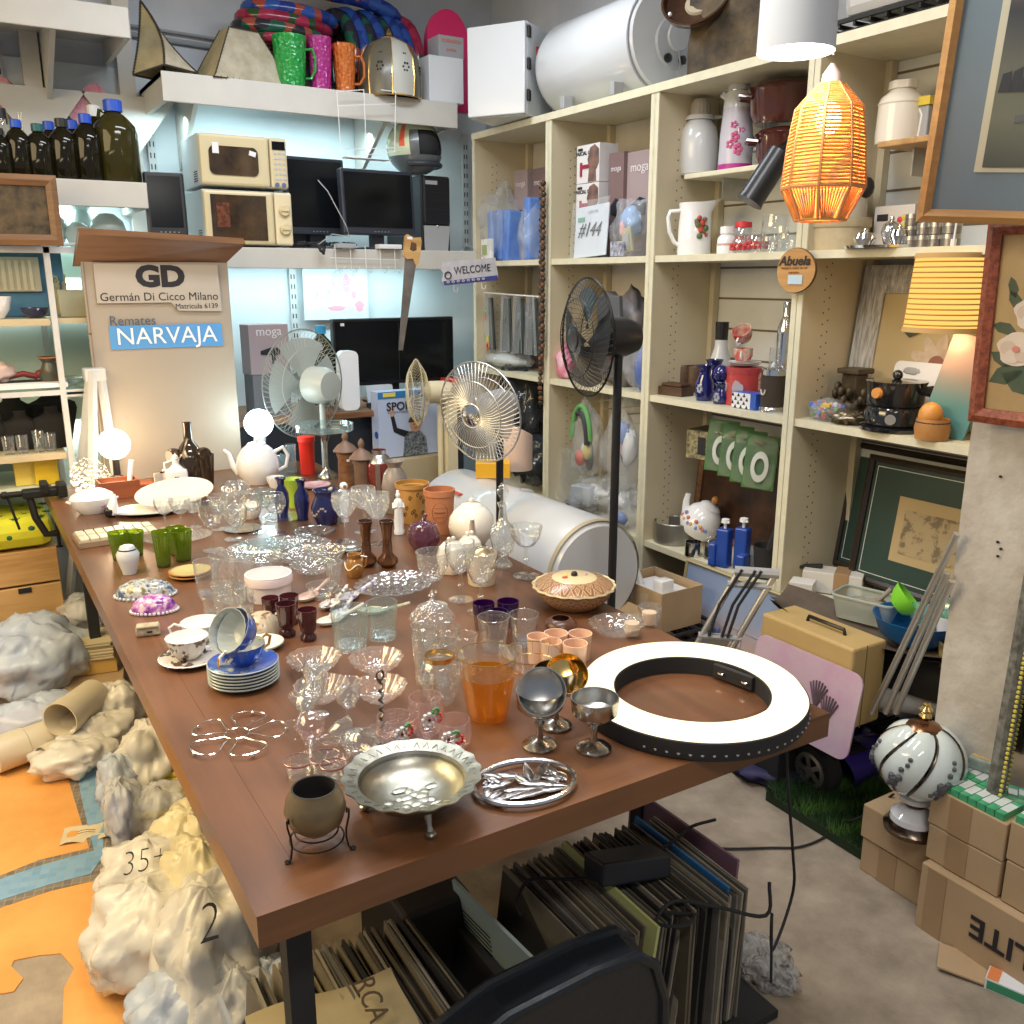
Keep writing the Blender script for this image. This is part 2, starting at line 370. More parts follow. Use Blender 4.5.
upright((2.601,4.7,2.1)[0],1.8,2.4,'white slotted upright in the corner beside the helmet')
def shelf(name,x0,x1,yf,z,lab,fh=.1,yb=4.77,brk=(),mt=WHITED):
 t=thing(name,lab,'shelf',((x0+x1)/2,yf,z),0)
 w=x1-x0
 M().box(0,(yb-yf)/2,-.02,w,yb-yf,.02).build('board',mt,t)
 M().box(0,.008,-fh,w,.018,fh+.002,0,.003).build('fascia',mt,t)
 for k in(-1,1):M().box(k*(w/2-.01),(yb-yf)/2,-fh,.02,yb-yf-.02,fh,0).build('end_board',mt,t)
 for b in brk:
  bx=b-(x0+x1)/2;d=yb-yf
  M().add([(bx,d,-.02),(bx,.05,-.02),(bx,.05,-.06),(bx,d,-.34),(bx+.02,d,-.02),(bx+.02,.05,-.02),(bx+.02,.05,-.06),(bx+.02,d,-.34)],[(0,1,2,3),(7,6,5,4),(0,4,5,1),(1,5,6,2),(2,6,7,3)],0,False).build('bracket',mt,t)
 return t
ZT,ZM=2.461,1.758
shelf('wall_shelf',.90,2.30,4.28,ZT,'high white wall shelf carrying the leather lampshades, jugs and swim rings',.115,brk=(1.05,1.95))
shelf('wall_shelf',.62,2.40,4.28,ZM,'white wall shelf carrying the microwave ovens and computer screens',.09,brk=(1.0,))
shelf('wall_shelf',-.6,(0.787,4.2,2.002)[0],4.2,(0.787,4.2,2.006)[2],'white wall shelf carrying the dark brown bottles',.1,brk=(.1,))
shelf('wall_shelf',-.6,(0.779,4.2,2.665)[0],4.2,(0.68,4.2,2.663)[2],'empty high white wall shelf in the corner above the bottles',.11,brk=(.1,.5))
for i,px in enumerate((40,133)):
 x=(0.456,4.7,2.2)[0]if i==0 else(0.839,4.7,2.2)[0]
 t=thing('wall_post',('white wooden post with braces behind the bottle with the black cap','white wooden post with a brace beside the leather star shade')[i],'post',(x,4.72,1.0))
 M().box(0,0,0,.07,.05,1.9).build('post',WHITED,t)
 for k in(-1,1):M().prism([(0,1.42),(k*.2,1.42),(0,1.15)],.03,.045,0,rot(90)).build('brace',WHITED,t)
 #bookcases along the side wall
XB,XK=2.40,2.745
ZS=dict(top=2.301,A=1.709,B=1.164,C=.55)
SLAT=mat('slatwall_white',(.72,.73,.70),.35,var=.06)
BACKB=mat('bluish_backing',(.60,.66,.68),.5,var=.06)
HOLE=mat('peg_hole',(.10,.07,.04),.8)
def bookcase(y0,y1,lab,back,slat):
 t=thing('bookcase',lab,'bookcase',(XB,y0,0));w=y1-y0;d=XK-XB
 for k,y in enumerate((.011,w-.011)):
  m=M().box(d/2,y,0,d,.021,2.301,0)
  s=1 if k==0 else-1
  for cx in(.1,.125):
   for i in range(44):
    zz=.62+i*.037+(.012 if cx>.11 else 0)
    if zz<2.2:m.box(cx,y+s*.0108,zz,.005,.0012,.005,1)
  m.build('side_panel',[CREAM,HOLE],t)
  M().box(-.003,y,0,.006,.024,2.301,0).build('edge_strip',CREAMD,t)
 M().box(d/2,w/2,2.301,d+.02,w,.03,0).build('top_panel',CREAMD,t)
 for z in(ZS['A'],ZS['B'],ZS['C']):
  M().box(d/2,w/2,z-.025,d-.004,w-.044,.025,0).build('shelf',CREAMD,t)
 if slat:
  m=M().box(d-.006,w/2,.6,.012,w-.04,1.7,0)
  for i in range(14):m.box(d-.0125,w/2,.7+i*.12,.002,w-.044,.008,1)
  m.build('back_panel',[SLAT,mat('slat_groove',(.18,.13,.08),.7)],t)
 else:M().box(d-.006,w/2,.56,.012,w-.04,1.74).build('back_panel',back,t)
 for k in(.034,w-.034):M().box(d-.03,k,.56,.03,.025,1.74).build('batten',CREAM,t)
 return t
PINKW=mat('greyed_cream',(.66,.61,.52),.5,var=.1)
bookcase(3.606,4.306,'cream open bookcase nearest the corner, with combs and hair goods in bags',PINKW,0)
bookcase(2.880,3.606,'cream open bookcase holding the numbered sign and the bags of toys',PINKW,0)
bookcase(2.123,2.880,'cream open bookcase holding thermoses, blue vases and green blister packs',SLAT,1)
bookcase(1.36,2.123,'cream open bookcase holding the black fondue pot and dark framed prints',SLAT,1)
for(py0,py1,z,d0,mt,lab)in((2.20,2.82,(2.5,2.728,2.01)[2],2.50,CREAMD,'small pale bracket shelf carrying the two thermos jugs'),(1.45,1.95,(2.5,1.921,2.026)[2],2.50,PINE,'small orange-edged bracket shelf carrying the white lidded crock')):
 t=thing('bracket_shelf',lab,'shelf',(d0,(py0+py1)/2,z))
 M().box(.115,0,-.018,.23,py1-py0,.018,0,.003).build('board',mt,t)
 for k in(-1,1):M().box(.15,k*.18,-.1,.14,.006,.085).build('bracket',STEEL,t)
 #the table
TOPW=wood('table_top_wood',(.18,.078,.036),(.09,.038,.018),.5,.36,1,coat=.18)
EDGW=wood('table_edge_wood',(.19,.078,.03),(.11,.044,.018),.7,.4,0,coat=.15)
x0,x1,y0,y1=.2557,1.4078,1.0839,4.16
t=thing('display_table','long brown wooden table covered with glassware','table',((x0+x1)/2,(y0+y1)/2,0))
w,d=x1-x0,y1-y0
M().box(0,0,.732,w-.1612,d-.1612,.0475).build('tabletop',TOPW,t)
for sx_,sy_,W_,D_ in((0,-1,w,.08),(0,1,w,.08),(-1,0,.08,d),(1,0,.08,d)):
 m=M();hw,hd=w/2,d/2;i=.08
 C4=[(-hw,-hd),(hw,-hd),(hw,hd),(-hw,hd)];I4=[(-hw+i,-hd+i),(hw-i,-hd+i),(hw-i,hd-i),(-hw+i,hd-i)]
 k={(0,-1):0,(1,0):1,(0,1):2,(-1,0):3}[(sx_,sy_)];j=(k+1)%4
 m.prism([C4[k],C4[j],I4[j],I4[k]],.728,.78)
 m.build('edge_rail',EDGW if sy_ else TOPW,t)
for a,b in((-w/2+.09,-d/2+.14),(1.345-(x0+x1)/2,1.57-(y0+y1)/2),(-w/2+.1,d/2-.3),(w/2-.1,d/2-.3)):M().box(a,b,0,.04,.04,.73).build('leg',BLACKM,t)
#back wall: top shelf
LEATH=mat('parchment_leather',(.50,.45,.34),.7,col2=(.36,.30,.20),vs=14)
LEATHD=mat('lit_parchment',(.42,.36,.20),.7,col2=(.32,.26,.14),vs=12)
STITCH=mat('dark_stitching',(.04,.03,.02),.8)
YS=4.28
p=(0.944,4.4,2.461);s=0.258;h=0.294
t=thing('leather_lampshade','pointed brown parchment star lampshade with dark laced seams','lampshade',p,-20)
pk=(-.02,0,h);q=[(-s*.5,-.02,.0),(s*.05,-.10,.03),(s*.52,.0,.02),(0,.12,0)]
def bow(a,b,k,n=8,dx=0):return[V(a).lerp(V(b),i/n)+V((dx*math.sin(PI*i/n),0,-k*math.sin(PI*i/n)))for i in range(n+1)]
pk=(-.075,0,h);edges=[bow(pk,q[0],-.0,8,.008),bow(pk,q[1],.0,8,.03),bow(pk,q[2],.02,8,-.006),bow(pk,q[3],.02)]
for k in range(4):
 a,b=edges[k],edges[(k+1)%4]
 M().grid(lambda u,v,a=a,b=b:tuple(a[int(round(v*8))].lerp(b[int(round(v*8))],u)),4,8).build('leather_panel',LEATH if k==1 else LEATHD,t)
m=M()
for e in edges:m.tube(e,.0045,5)
for a,b in((0,1),(1,2),(2,3),(3,0)):m.tube([q[a],q[b]],.0045,5)
for e in edges[:3]:
 for k in range(1,24):c=e[0].lerp(e[-1],0)if 0 else e[min(8,int(k/3))].lerp(e[min(8,int(k/3)+1)],(k%3)/3);m.tube([c+V((-.007,-.004,0)),c+V((.007,-.004,0))],.0015,3)
m.build('lacing',STITCH,t)
p=(1.28,4.42,2.461);s=0.415/2;h=0.225
t=thing('leather_lampshade','grey parchment pyramid lampshade with a flat top and stitched corners','lampshade',p,12)
a,b=s*.92,s*.34
C8=[(-a,-a*.6,0),(a,-a*.6,0),(a,a*.6,0),(-a,a*.6,0),(-b,-b*.6,h),(b,-b*.6,h),(b,b*.6,h),(-b,b*.6,h)]
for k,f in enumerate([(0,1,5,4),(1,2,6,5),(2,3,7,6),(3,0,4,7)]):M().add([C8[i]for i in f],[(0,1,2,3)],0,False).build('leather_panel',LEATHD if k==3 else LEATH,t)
m=M()
for f in((0,1),(1,2),(3,0),(4,5),(0,4),(1,5),(3,7)):
 A_,B_=V(C8[f[0]]),V(C8[f[1]]);m.tube([A_,B_],.003,4)
 for k in range(1,14):c=A_.lerp(B_,k/14);m.tube([c+V((-.003,-.004,-.006)),c+V((.006,-.004,.007))],.0014,3)
m.build('lacing',STITCH,t)
def swimmat(name,c1,c2,c3):
 mt,n,l,b_=nodes(name);tc=n.new('ShaderNodeTexCoord');vo=n.new('ShaderNodeTexVoronoi');vo.inputs['Scale'].default_value=16;l.new(tc.outputs['Object'],vo.inputs[0])
 r=n.new('ShaderNodeValToRGB');r.color_ramp.interpolation='CONSTANT';e=r.color_ramp.elements;e[0].color=(*c1,1);e[1].position=.45;e[1].color=(*c2,1);x=e.new(.72);x.color=(*c3,1)
 l.new(vo.outputs['Color'],r.inputs[0]);l.new(r.outputs[0],b_.inputs['Base Color']);b_.inputs['Roughness'].default_value=.18;return mt
SWA=swimmat('print_vinyl_red',(.22,.01,.04),(.30,.02,.06),(.02,.06,.02))
SWB=swimmat('print_vinyl_blue',(.01,.03,.20),(.02,.07,.30),(.30,.05,.03))
SWC=swimmat('print_vinyl_green',(.01,.08,.05),(.02,.02,.03),(.28,.06,.04))
PINKP=mat('hot_pink_foam',(.80,.02,.16),.3,coat=.3)
ls=[('lowest of the flat pile, mostly behind the green jug',SWA),('third of the flat pile from its top',SWC),('second of the flat pile from its top',SWA),('uppermost of the flat pile',SWB)]
bp=(1.524,4.52,2.461)
for i,(lb,mt)in enumerate(ls):
 R_=.20;T_=Matrix()
 m=M().tube([(R_*math.cos(2*PI*k/36),.13*math.sin(2*PI*k/36),0)for k in range(36)],.031,10,True,0,rot(2,3,0))
 for j in range(36):
  pass
 m2=m.v and m
 solo(m2,'swim_ring',[mt],'folded shiny printed swim ring, '+lb,'swim ring',(bp[0]+(.02,-.02,.0,.03)[i],bp[1],(1.538,4.52,2.679)[2]+i*((1.546,4.52,2.803)[2]-(1.538,4.52,2.679)[2])/3),group='printed swim rings on the top shelf')
cr=(1.92,4.6,2.461)
for i in range(8):
 m=M().tube([(.0+.0*k,.15*math.cos(PI*k/16*1.2-.3),.17*math.sin(PI*k/16*1.2-.3)*1.25)for k in range(17)],.034,10,False,0,rot(0,0,14))
 solo(m,'swim_ring',[(SWC,SWB,SWC,SWB,SWC,SWB,SWB,SWA)[i]],'printed swim ring standing on edge behind the leaded glass shade, %s in its row'%('first','second','third','fourth','fifth','sixth','seventh','eighth')[i],'swim ring',((1.782,4.55,2.6)[0]+i*.048,4.58,2.64+.01*(i%2)),6,group='printed swim rings on the top shelf')
m=M().tube([(-.22+.44*k/12,0,.03*math.sin(PI*k/12))for k in range(13)],[.015,.03,.036,.038,.038,.038,.038,.038,.038,.038,.036,.03,.012],10,False,0,rot(0,7,0))
solo(m,'swim_ring',[SWB],'rolled printed swim ring lying across the top of the standing ones','swim ring',(1.898,4.52,2.897))
m=M().tube([(-.2+.4*k/8,0,.04*math.sin(PI*k/8))for k in range(9)],.03,10)
solo(m,'swim_ring',[SWA],'dark red swim ring behind the rolled one, near the top of the pile','swim ring',(1.806,4.62,2.933))
def waffle(col,nm):return glass(nm,tint=tuple(.25+.6*c for c in col),body=.85,edge=.3,cut=1,bcol=col,cs=55)
def jug(px,y,wpx,top,mt,lab,hd,grp=None):
 pass
for(px,Y,wp,top,col,nm,lab,hd)in((291,4.36,33,36,(.03,.62,.12),'green_waffle_plastic','green waffle-textured plastic jug beside the parchment pyramid shade',1),(321,4.34,23,38,(.75,.06,.48),'magenta_waffle_plastic','magenta waffle-textured plastic jug between the green and the orange one',0),(345,4.34,22,44,(.95,.33,.06),'orange_waffle_plastic','orange waffle-textured plastic jug with a side handle',1)):
 P_={291:(1.486,4.36,2.461),321:(1.622,4.34,2.461),345:(1.739,4.34,2.461)}[px]
 r={291:0.151,321:0.106,345:0.103}[px]/2
 h={291:0.218,321:0.226,345:0.210}[px]
 t=thing('plastic_jug',lab,'jug',P_,-31,'coloured plastic jugs on the top shelf')
 M().lathe(vessel([(r*.78,0),(r*.86,h*.3),(r*.96,h*.8),(r,h)],.003),32,None,0,(16,.02)).build('body',waffle(col,nm),t)
 if hd:
  M().tube([(r*.95+a,0,z)for a,z in((0,h*.75),(.03,h*.76),(.042,h*.6),(.04,h*.35),(.02,h*.2),(-.005,h*.2))],.006,7).build('handle',waffle(col,nm),t)
p=(1.977,4.36,2.461);r=0.300/2;h=0.273
t=thing('leaded_lampshade','dome lampshade of grey etched glass petals with gold came','lampshade',p,-20)
pr=[(r*.97,0),(r,h*.3),(r*.95,h*.6),(r*.72,h*.85),(r*.25,h*.98)]
SMK=mat('smoked_grey_glass',(.13,.12,.09),.25);FRO=mat('frosted_white_glass',(.50,.50,.45),.4)
for k in range(8):
 m=M();a0=2*PI*k/8
 m.grid(lambda u,v:(lambda rr,zz,a:(rr*math.cos(a),rr*math.sin(a),zz))(pr[int(round(v*4))][0],pr[int(round(v*4))][1],a0+u*2*PI/8),4,4)
 m.build('glass_petal',FRO if k==6 else SMK,t)
m=M()
for k in range(8):m.tube([(q_[0]*1.01*math.cos(2*PI*k/8),q_[0]*1.01*math.sin(2*PI*k/8),q_[1])for q_ in pr],.0035,5)
for q_ in(pr[0],pr[4]):m.tube([(q_[0]*1.01*math.cos(2*PI*k/32),q_[0]*1.01*math.sin(2*PI*k/32),q_[1])for k in range(32)],.0035,5,True)
m.build('came',GOLD,t)
m=M()
for k in(5.5,6.6,7.6):
 for(zz,sc_)in((h*.45,1),(h*.62,.8)):
  a=2*PI*k/8;rr=r*(.96 if zz<h*.5 else .86)
  for j in range(6):m.ball(rr*math.cos(a+.1*sc_*math.cos(j))*1.01,rr*math.sin(a+.1*sc_*math.cos(j))*1.01,zz+.018*sc_*math.sin(j*1.05),.006,n=6)
m.build('rose_decoration',IRON,t)
M().lathe([(.0,h*.95),(.02,h*.96),(.012,h*1.02),(.016,h*1.06),(.004,h*1.14),(0,h*1.14)],12).build('finial',BRASS,t)
p=(2.36,4.5,2.461);wd=0.238
m=M();hh_=0.476;m.prism([(-wd/2,0),(wd/2,0)]+[(wd/2*math.cos(a),hh_-.16+.16*math.sin(a))for a in[PI*i/14 for i in range(15)]],-.02,.02,0,rot(90))
solo(m,'kick_board',PINKP,'hot pink foam board with a rounded top behind the white cartons','board',p)
t=thing('carton','plain white carton beside the leaded shade','box',(2.242,4.36,2.461),0)
M().box(0,0,0,0.189,.16,0.206,0,.004).build('carton_body',mat('white_card',(.70,.72,.74),.7),t)
t=thing('grey_carton','grey box with orange lettering standing on the plain white carton','box',((2.281,4.36,2.7)[0],4.36,2.461+0.206),0)
M().box(0,0,0,0.138,.12,.10,0,.003).build('carton_body',mat('grey_card',(.36,.37,.40),.6),t)
text('TORNADO',.022,mat('orange_print',(.8,.2,.03),.6),t,tr(0,-.062,.075));text('EXTRA',.018,mat('orange_print2',(.8,.2,.03),.6),t,tr(0,-.062,.035))
WIRE=mat('white_wire',(.78,.79,.80),.35)
a_,b_=(1.648,4.22,2.443),(1.94,4.22,2.471);c_,d_=(1.658,4.22,2.163),(1.926,4.22,2.206)
m=M()
for(p0,p1)in((a_,c_),(b_,d_),((1.78,4.22,2.464),(1.782,4.22,2.184)),(a_,(1.78,4.22,2.464)),((1.865,4.22,2.472),b_),(c_,d_),((1.659,4.22,2.198),(1.926,4.22,2.224)),((1.65,4.22,2.384),(1.939,4.22,2.418))):m.tube([p0,p1],.0022,5)
m.prism([(0,0),(.22,0),(.22,.06),(0,.06)],0,.003,0,tr(c_[0],c_[1]-.06,c_[2]-.004))
for q_ in(c_,d_):m.tube([q_,(q_[0],q_[1]-.06,q_[2])],.0022,5)
solo(m,'wire_rack',WIRE,'thin white wire rack hanging empty below the jugs','rack')
m=M();L0=(1.595,4.26,1.718);L1=(1.947,4.26,1.712);m.tube([L0,L1],.002,5)
for k in range(5):
 x=L0[0]+(L1[0]-L0[0])*(k+.3)/4.6;m.tube([(x,4.255,L0[2]+.06),(x,4.25,L0[2]-.05),(x+.02,4.24,L0[2]-.07),(x+.035,4.23,L0[2]-.04)],.002,5)
solo(m,'hook_rail',WIRE,'white wire hook rail on the shelf front below the computer screens','hooks')
t=thing('metal_cabinet','white steel wall cabinet with three hinges and a red sticker','cabinet',((2.3,3.836,2.3)[0]-.03,(2.3,3.836,2.3)[1],2.335),-58)
cw,ch,cd=.29,.385,.28
M().box(0,cd/2,0,cw,cd,ch,0,.006).build('cabinet_body',GLOSSW,t)
M().box(0,-.012,.004,cw,.022,ch-.008,0,.005).build('door',GLOSSW,t)
for z in(.06,.19,.32):M().lathe([(0,0),(.008,0),(.008,.045),(0,.045)],8,tr(cw/2+.006,.004,z)).box(cw/2+.004,.02,z,.006,.022,.045).build('hinge',IRON,t)
M().box(cw/2+.001,.12,.26,.002,.05,.04).build('sticker',RED,t);M().box(cw/2+.001,.12,.215,.002,.05,.042).build('sticker',GREY,t)
hz=2.335+.20;ya,yb_=(2.5,3.036,2.53)[1],(2.5,3.727,2.53)[1]
t=thing('water_heater','white cylindrical water heater lying on top of the bookcases','water heater',(2.58,ya,hz))
XR=rot(-90);LH=yb_-ya;r=.2
M().lathe([(0,-.012),(r*.5,-.012),(r*.93,-.006),(r,.012),(r,LH-.05),(r*.93,LH-.01),(r*.6,LH+.02),(0,LH+.03)],48,XR).build('tank',GLOSSW,t)
M().lathe([(r*.98,.004),(r*1.008,.006),(r*1.008,.014),(r*.98,.016)],48,XR).build('end_seam',mat('seam_grey',(.3,.3,.33),.5),t)
M().lathe([(0,-.02),(r*.46,-.02),(r*.5,-.012),(r*.5,-.008)],32,tr(.02,0,-.01)@XR).build('service_cover',mat('pale_grey_plastic',(.50,.52,.56),.4),t)
M().lathe([(0,-.028),(.05,-.028),(.055,-.02)],24,tr(.03,0,.01)@XR).build('thermostat_dial',mat('pale_grey_plastic2',(.58,.60,.64),.4),t)
for k in(-.03,.045):M().lathe([(.0,-.034),(.010,-.034),(.017,-.03),(.017,-.02)],16,tr(k+.01,0,-.072)@XR).build('pipe_socket',BLACK,t)
M().tube([(.03,-.03,-.04),(.035,-.035,-.09),(.02,-.03,-.17)],.003,5).build('wire',GREY,t)
for k in(.12,LH-.22):M().box(-.16,k,-.2,.05,.03,.05,0,.004).build('mounting_foot',GREY,t)
BRG=mat('brown_glaze',(.055,.022,.010),.2,coat=.5)
t=thing('clay_dish','dark brown glazed dish hanging edge-on above the stone slab','dish',(2.44,2.703,2.567),R=rot(62,0,-62))
M().lathe(vessel([(.09,0),(.125,.03),(.13,.055)],.008),32).build('dish_body',BRG,t)
M().lathe([(0,.012),(.055,.012),(.05,.02),(0,.022)],24).build('pale_plate',mat('stone_beige',(.45,.38,.26),.5),t)
M().ball(-.085,-.07,.05,.008,n=8).build('rivet',PORC,t)
m=M().grid(lambda u,v:((u-.5)*.30,.02*noise.noise(V((u*4,v*4,0)))-.03,v*.42),10,12)
m.grid(lambda u,v:((.5-u)*.30,.0,v*.42),2,2)
solo(m,'stone_slab',mat('rusty_stone',(.13,.085,.035),.7,col2=(.022,.016,.010),vs=9,bump=.6,bs=25),'rough brown stone slab leaning on top of the bookcases','slab',(2.47,2.581,2.335),-75)
t=thing('kitchen_appliance','white rounded appliance on a black rack above the bookcase','appliance',(2.44,1.908,2.335),-90)
M().box(0,.16,.05,0.353,.3,.25,0,.03).build('appliance_body',mat('warm_grey_gloss',(.50,.48,.45),.2,coat=.4),t)
m=M()
for k in range(9):m.box(-.22+k*.055,.14,.02,.008,.3,.012)
for z in(0,.034):m.box(0,-.005,z,.46,.012,.012);m.box(0,.28,z,.46,.012,.012)
for k in(-.22,0,.22):m.box(k,0,0,.012,.012,.045)
m.build('rack',IRON,t)
#monitor shelf
VAN=mat('vanilla_plastic',(.66,.56,.34),.35);VANL=mat('pale_grey_metal',(.56,.58,.58),.4);DOORG=mat('microwave_glass',(.03,.02,.014),.08,coat=.5,col2=(.08,.045,.02),vs=12)
def microwave(px,z,w,h,lab,keys):
 t=thing('microwave_oven',lab,'microwave oven',(px,4.40-.09,z),0)
 d=.33
 M().box(0,d/2,.01,w,d,h-.012,0,.006).build('oven_case',VANL,t)
 M().box(-w*.11,-.008,.012,w*.78,.03,h-.018,0,.012).build('door',VAN,t)
 wn=M()
 if keys:wn.prism([(x,y+.02*math.sin(PI*(x/(w*.5)+.5)*1)*0+(.014*(1-(x/(w*.25))**2)if y>0 else-.010*(1-(x/(w*.25))**2)))for x,y in rrect(w*.55,h*.5,.02)],0,.006,0,tr(-w*.13,-.022,h/2)@rot(90))
 else:wn.box(-w*.12,-.024,h*.12,w*.62,.004,h*.78)
 wn.build('door_window',DOORG,t)
 M().box(w*.39,-.008,.012,w*.20,.03,h-.018,0,.008).build('control_panel',VAN if keys else BEIGE,t)
 if keys:
  M().box(w*.39,-.025,h*.76,w*.15,.003,.035).build('display',SCREEN,t)
  m=M()
  for r_ in range(6):
   for c_2 in range(3):m.box(w*.35+c_2*.020,-.0245,h*.2+r_*.022,.011,.003,.009)
  m.build('key',mat('key_grey',(.5,.52,.6),.5),t)
  for k in(.35,.43):M().lathe([(0,0),(.010,0),(.010,.005),(0,.006)],14,tr(w*k,-.025,h*.11)@rot(90)).build('round_button',mat('dusty_blue',(.12,.14,.32),.5),t)
  M().box(-w*.33,-.03,h*.62,.028,.003,.045).build('price_sticker',PAPER,t);M().box(-w*.02,-.03,h*.62,.03,.003,.02,0,0,rot(0,15,0)).build('price_sticker',PAPER,t)
 else:
  for z_ in(.33,.66):
   M().lathe([(.026,0),(.026,.006),(.022,.012),(0,.013)],24,tr(w*.395,-.025,h*z_)@rot(90)).box(w*.395,-.04,h*z_-.003,.036,.006,.007).build('dial',VAN,t)
  M().box(-w*.30,-.027,h*.34,w*.14,.002,h*.42).build('speckled_sticker',mat('rust_speckle',(.22,.06,.02),.3,col2=(.03,.01,.01),vs=60),t)
 m=M()
 for a in range(5):
  for b in range(5):m.box(-w/2-.001,.05+a*.014,.03+b*.010,.002,.007,.004)
 m.build('vent_slots',INK,t)
 return t
mx=(1.235,4.31,1.85)[0];mw=0.400
h1=0.248
microwave(mx,ZM+.002,mw,h1,'cream microwave oven with two round dials, under the other oven',0)
microwave(mx-.005,ZM+.004+h1,mw*.98,0.478-h1,'cream microwave oven with a keypad, stacked on the other oven',1)
def monitor(loc,w,h,lab,rz,frame=DGREY,stand=1,tilt=-4,foot=.07):
 t=thing('computer_monitor',lab,'monitor',loc,rz);T_=tr(0,0,foot)@rot(tilt)
 M().box(0,0,0,w,.045,h,0,.008,T_).build('case',frame,t)
 M().box(0,-.024,.035,w-.034,.004,h-.052,0,0,T_).build('screen',SCREEN,t)
 m=M()
 for k in range(5):m.box(-.03+k*.018,-.025,.013,.006,.003,.003,0,0,T_)
 m.build('button',GREY,t)
 if stand:
  M().box(0,.03,0,.07,.03,foot+.06).build('stand_neck',frame,t);M().box(0,.02,0,.2,.16,.012,0,.005).build('stand_foot',frame,t)
 return t
monitor((1.891,4.36,1.76),0.390,0.306,'flat computer monitor with a blue-grey bezel, in front of the other dark monitor',2)
monitor((1.625,4.5,1.76),0.316,0.361,'dark computer monitor between the microwave ovens and the blue-grey screen',5)
monitor((0.872,4.28,1.8),0.164,0.261,'small black screen standing to the bottle side of the microwave ovens',-6,BLACK,0,foot=0)
t=thing('printer','flat grey machine lying behind the two computer monitors','printer',(1.594,4.6,2.03),0);M().box(0,0,0,.22,.14,.04,0,.008).build('machine_body',GREY,t);M().box(0,.0,-.27,.18,.1,.27).build('machine_base',DGREY,t)
t=thing('computer_tower','black computer tower with a silver ribbed lower front under the helmet','computer',(2.218,4.38,1.76),4)
cw=0.170;ch=0.368
M().box(0,.19,0,cw,.38,ch,0,.006).build('tower_case',BLACK,t)
M().box(0,-.008,ch*.36,cw*.9,.02,ch*.62,0,.006).build('front_panel',BLACK,t)
M().prism([(-cw*.42,0),(cw*.36,0),(cw*.44,ch*.34),(-cw*.44,ch*.34)],-.002,.01,0,tr(0,-.006,0)@rot(90)).build('silver_grille_panel',GREY,t)
m=M()
for k in range(7):m.tube([(cw*.4*math.cos(a),-.012,ch*.03+k*ch*.045+cw*.22*math.sin(a)*.6)for a in[PI*(1.12+.76*i/8)for i in range(9)]],.0016,4)
m.build('grille_groove',IRON,t)
M().ball(-.0,-.014,ch*.335,.008,n=10).build('power_button',CHROME,t);M().box(-cw*.2,-.02,ch*.88,cw*.4,.002,ch*.05).build('badge_sticker',GREY,t)
for k in(.55,.66,.78):M().box(0,-.019,ch*k,cw*.84,.002,.004).build('bay_seam',INK,t)
p=((2.133,4.42,2.08)[0],4.44,1.762+ch)
t=thing('motorcycle_helmet','full-face helmet in grey and pale green with red flashes, on the computer tower','helmet',p,28)
r=.135
def hel(u,v):
 a=u*2*PI;tt=.16+v*(PI-.16);s_=math.sin(tt)
 return(r*.92*s_*math.cos(a),r*1.08*s_*math.sin(a)-(.03*(1-v)**2*(math.sin(a)<0)*1),r*1.0-r*math.cos(tt)*1.0-.0)
m=M();n_=36;k_=20;vs=[hel(i/n_,j/k_)for j in range(k_+1)for i in range(n_)];f0=[];f1=[];f2=[]
for j in range(k_):
 for i in range(n_):
  a=(i+.5)/n_*2*PI;d=abs((a-1.5*PI+PI)%(2*PI)-PI);zz=vs[j*n_+i][2]
  q_=(j*n_+i,j*n_+(i+1)%n_,(j+1)*n_+(i+1)%n_,(j+1)*n_+i)
  if d<.95 and .085<zz<.185:continue
  (f1 if(zz<.085 or(d<1.15 and zz<.2))else f2 if(zz>.11 and d>1.4 and(i//3)%3==0)else f0).append(q_)
m.add(vs,f0,0);m.add(vs,f1,1);m.add(vs,f2,2)
m.build('helmet_shell',[mat('pale_green_gloss',(.55,.60,.42),.25,coat=.4),mat('graphite_gloss',(.10,.11,.12),.3,coat=.3),mat('flash_red',(.75,.12,.06),.3)],t)
M().ball(0,.0,r,r*.84,r*.96,r*.9,24).build('padding',BLACKM,t)
M().tube([(r*.8*math.cos(a)*1.05,r*1.03*math.sin(a),.045)for a in[PI*(1.1+.8*i/12)for i in range(13)]],.012,8).build('chin_rim',DGREY,t)
t=thing('cable_tangle','tangle of black computer cables spilling over the shelf under the monitors','cables',(1.49,4.26,1.765))
for j in range(4):
 random.seed(j+3);M().tube([(-.05+.022*k+.02*random.random(),.01+.03*random.random(),.006+.02*random.random())for k in range(14)],.0035,5).build('cable',BLACKM,t)
M().tube([(.04,-.02,.01),(.05,-.03,-.02),(.06,-.03,-.03),(.07,-.02,.0)],.008,6).build('plug',BLACKM,t)
M().tube([(.07,.02,.30),(.10,-.02,.25),(.17,-.05,.10),(.19,-.04,.05),(.12,0,.06),(.05,.01,.01)],.0025,5).build('grey_cable',GREY,t)
for(px,X_,lab,cl)in((344,.1,'small grey switch box lying before the monitors on the shelf',0),(388,.12,'flat white tray under the front monitor on the shelf edge',1)):
 pp=(1.672,4.27,1.762)if cl==0 else(1.9,4.27,1.762)
 solo(M().box(0,0,0,X_,.06,.022,0,.004),'desk_box',[GREY,WIRE][cl],lab,'box',pp)
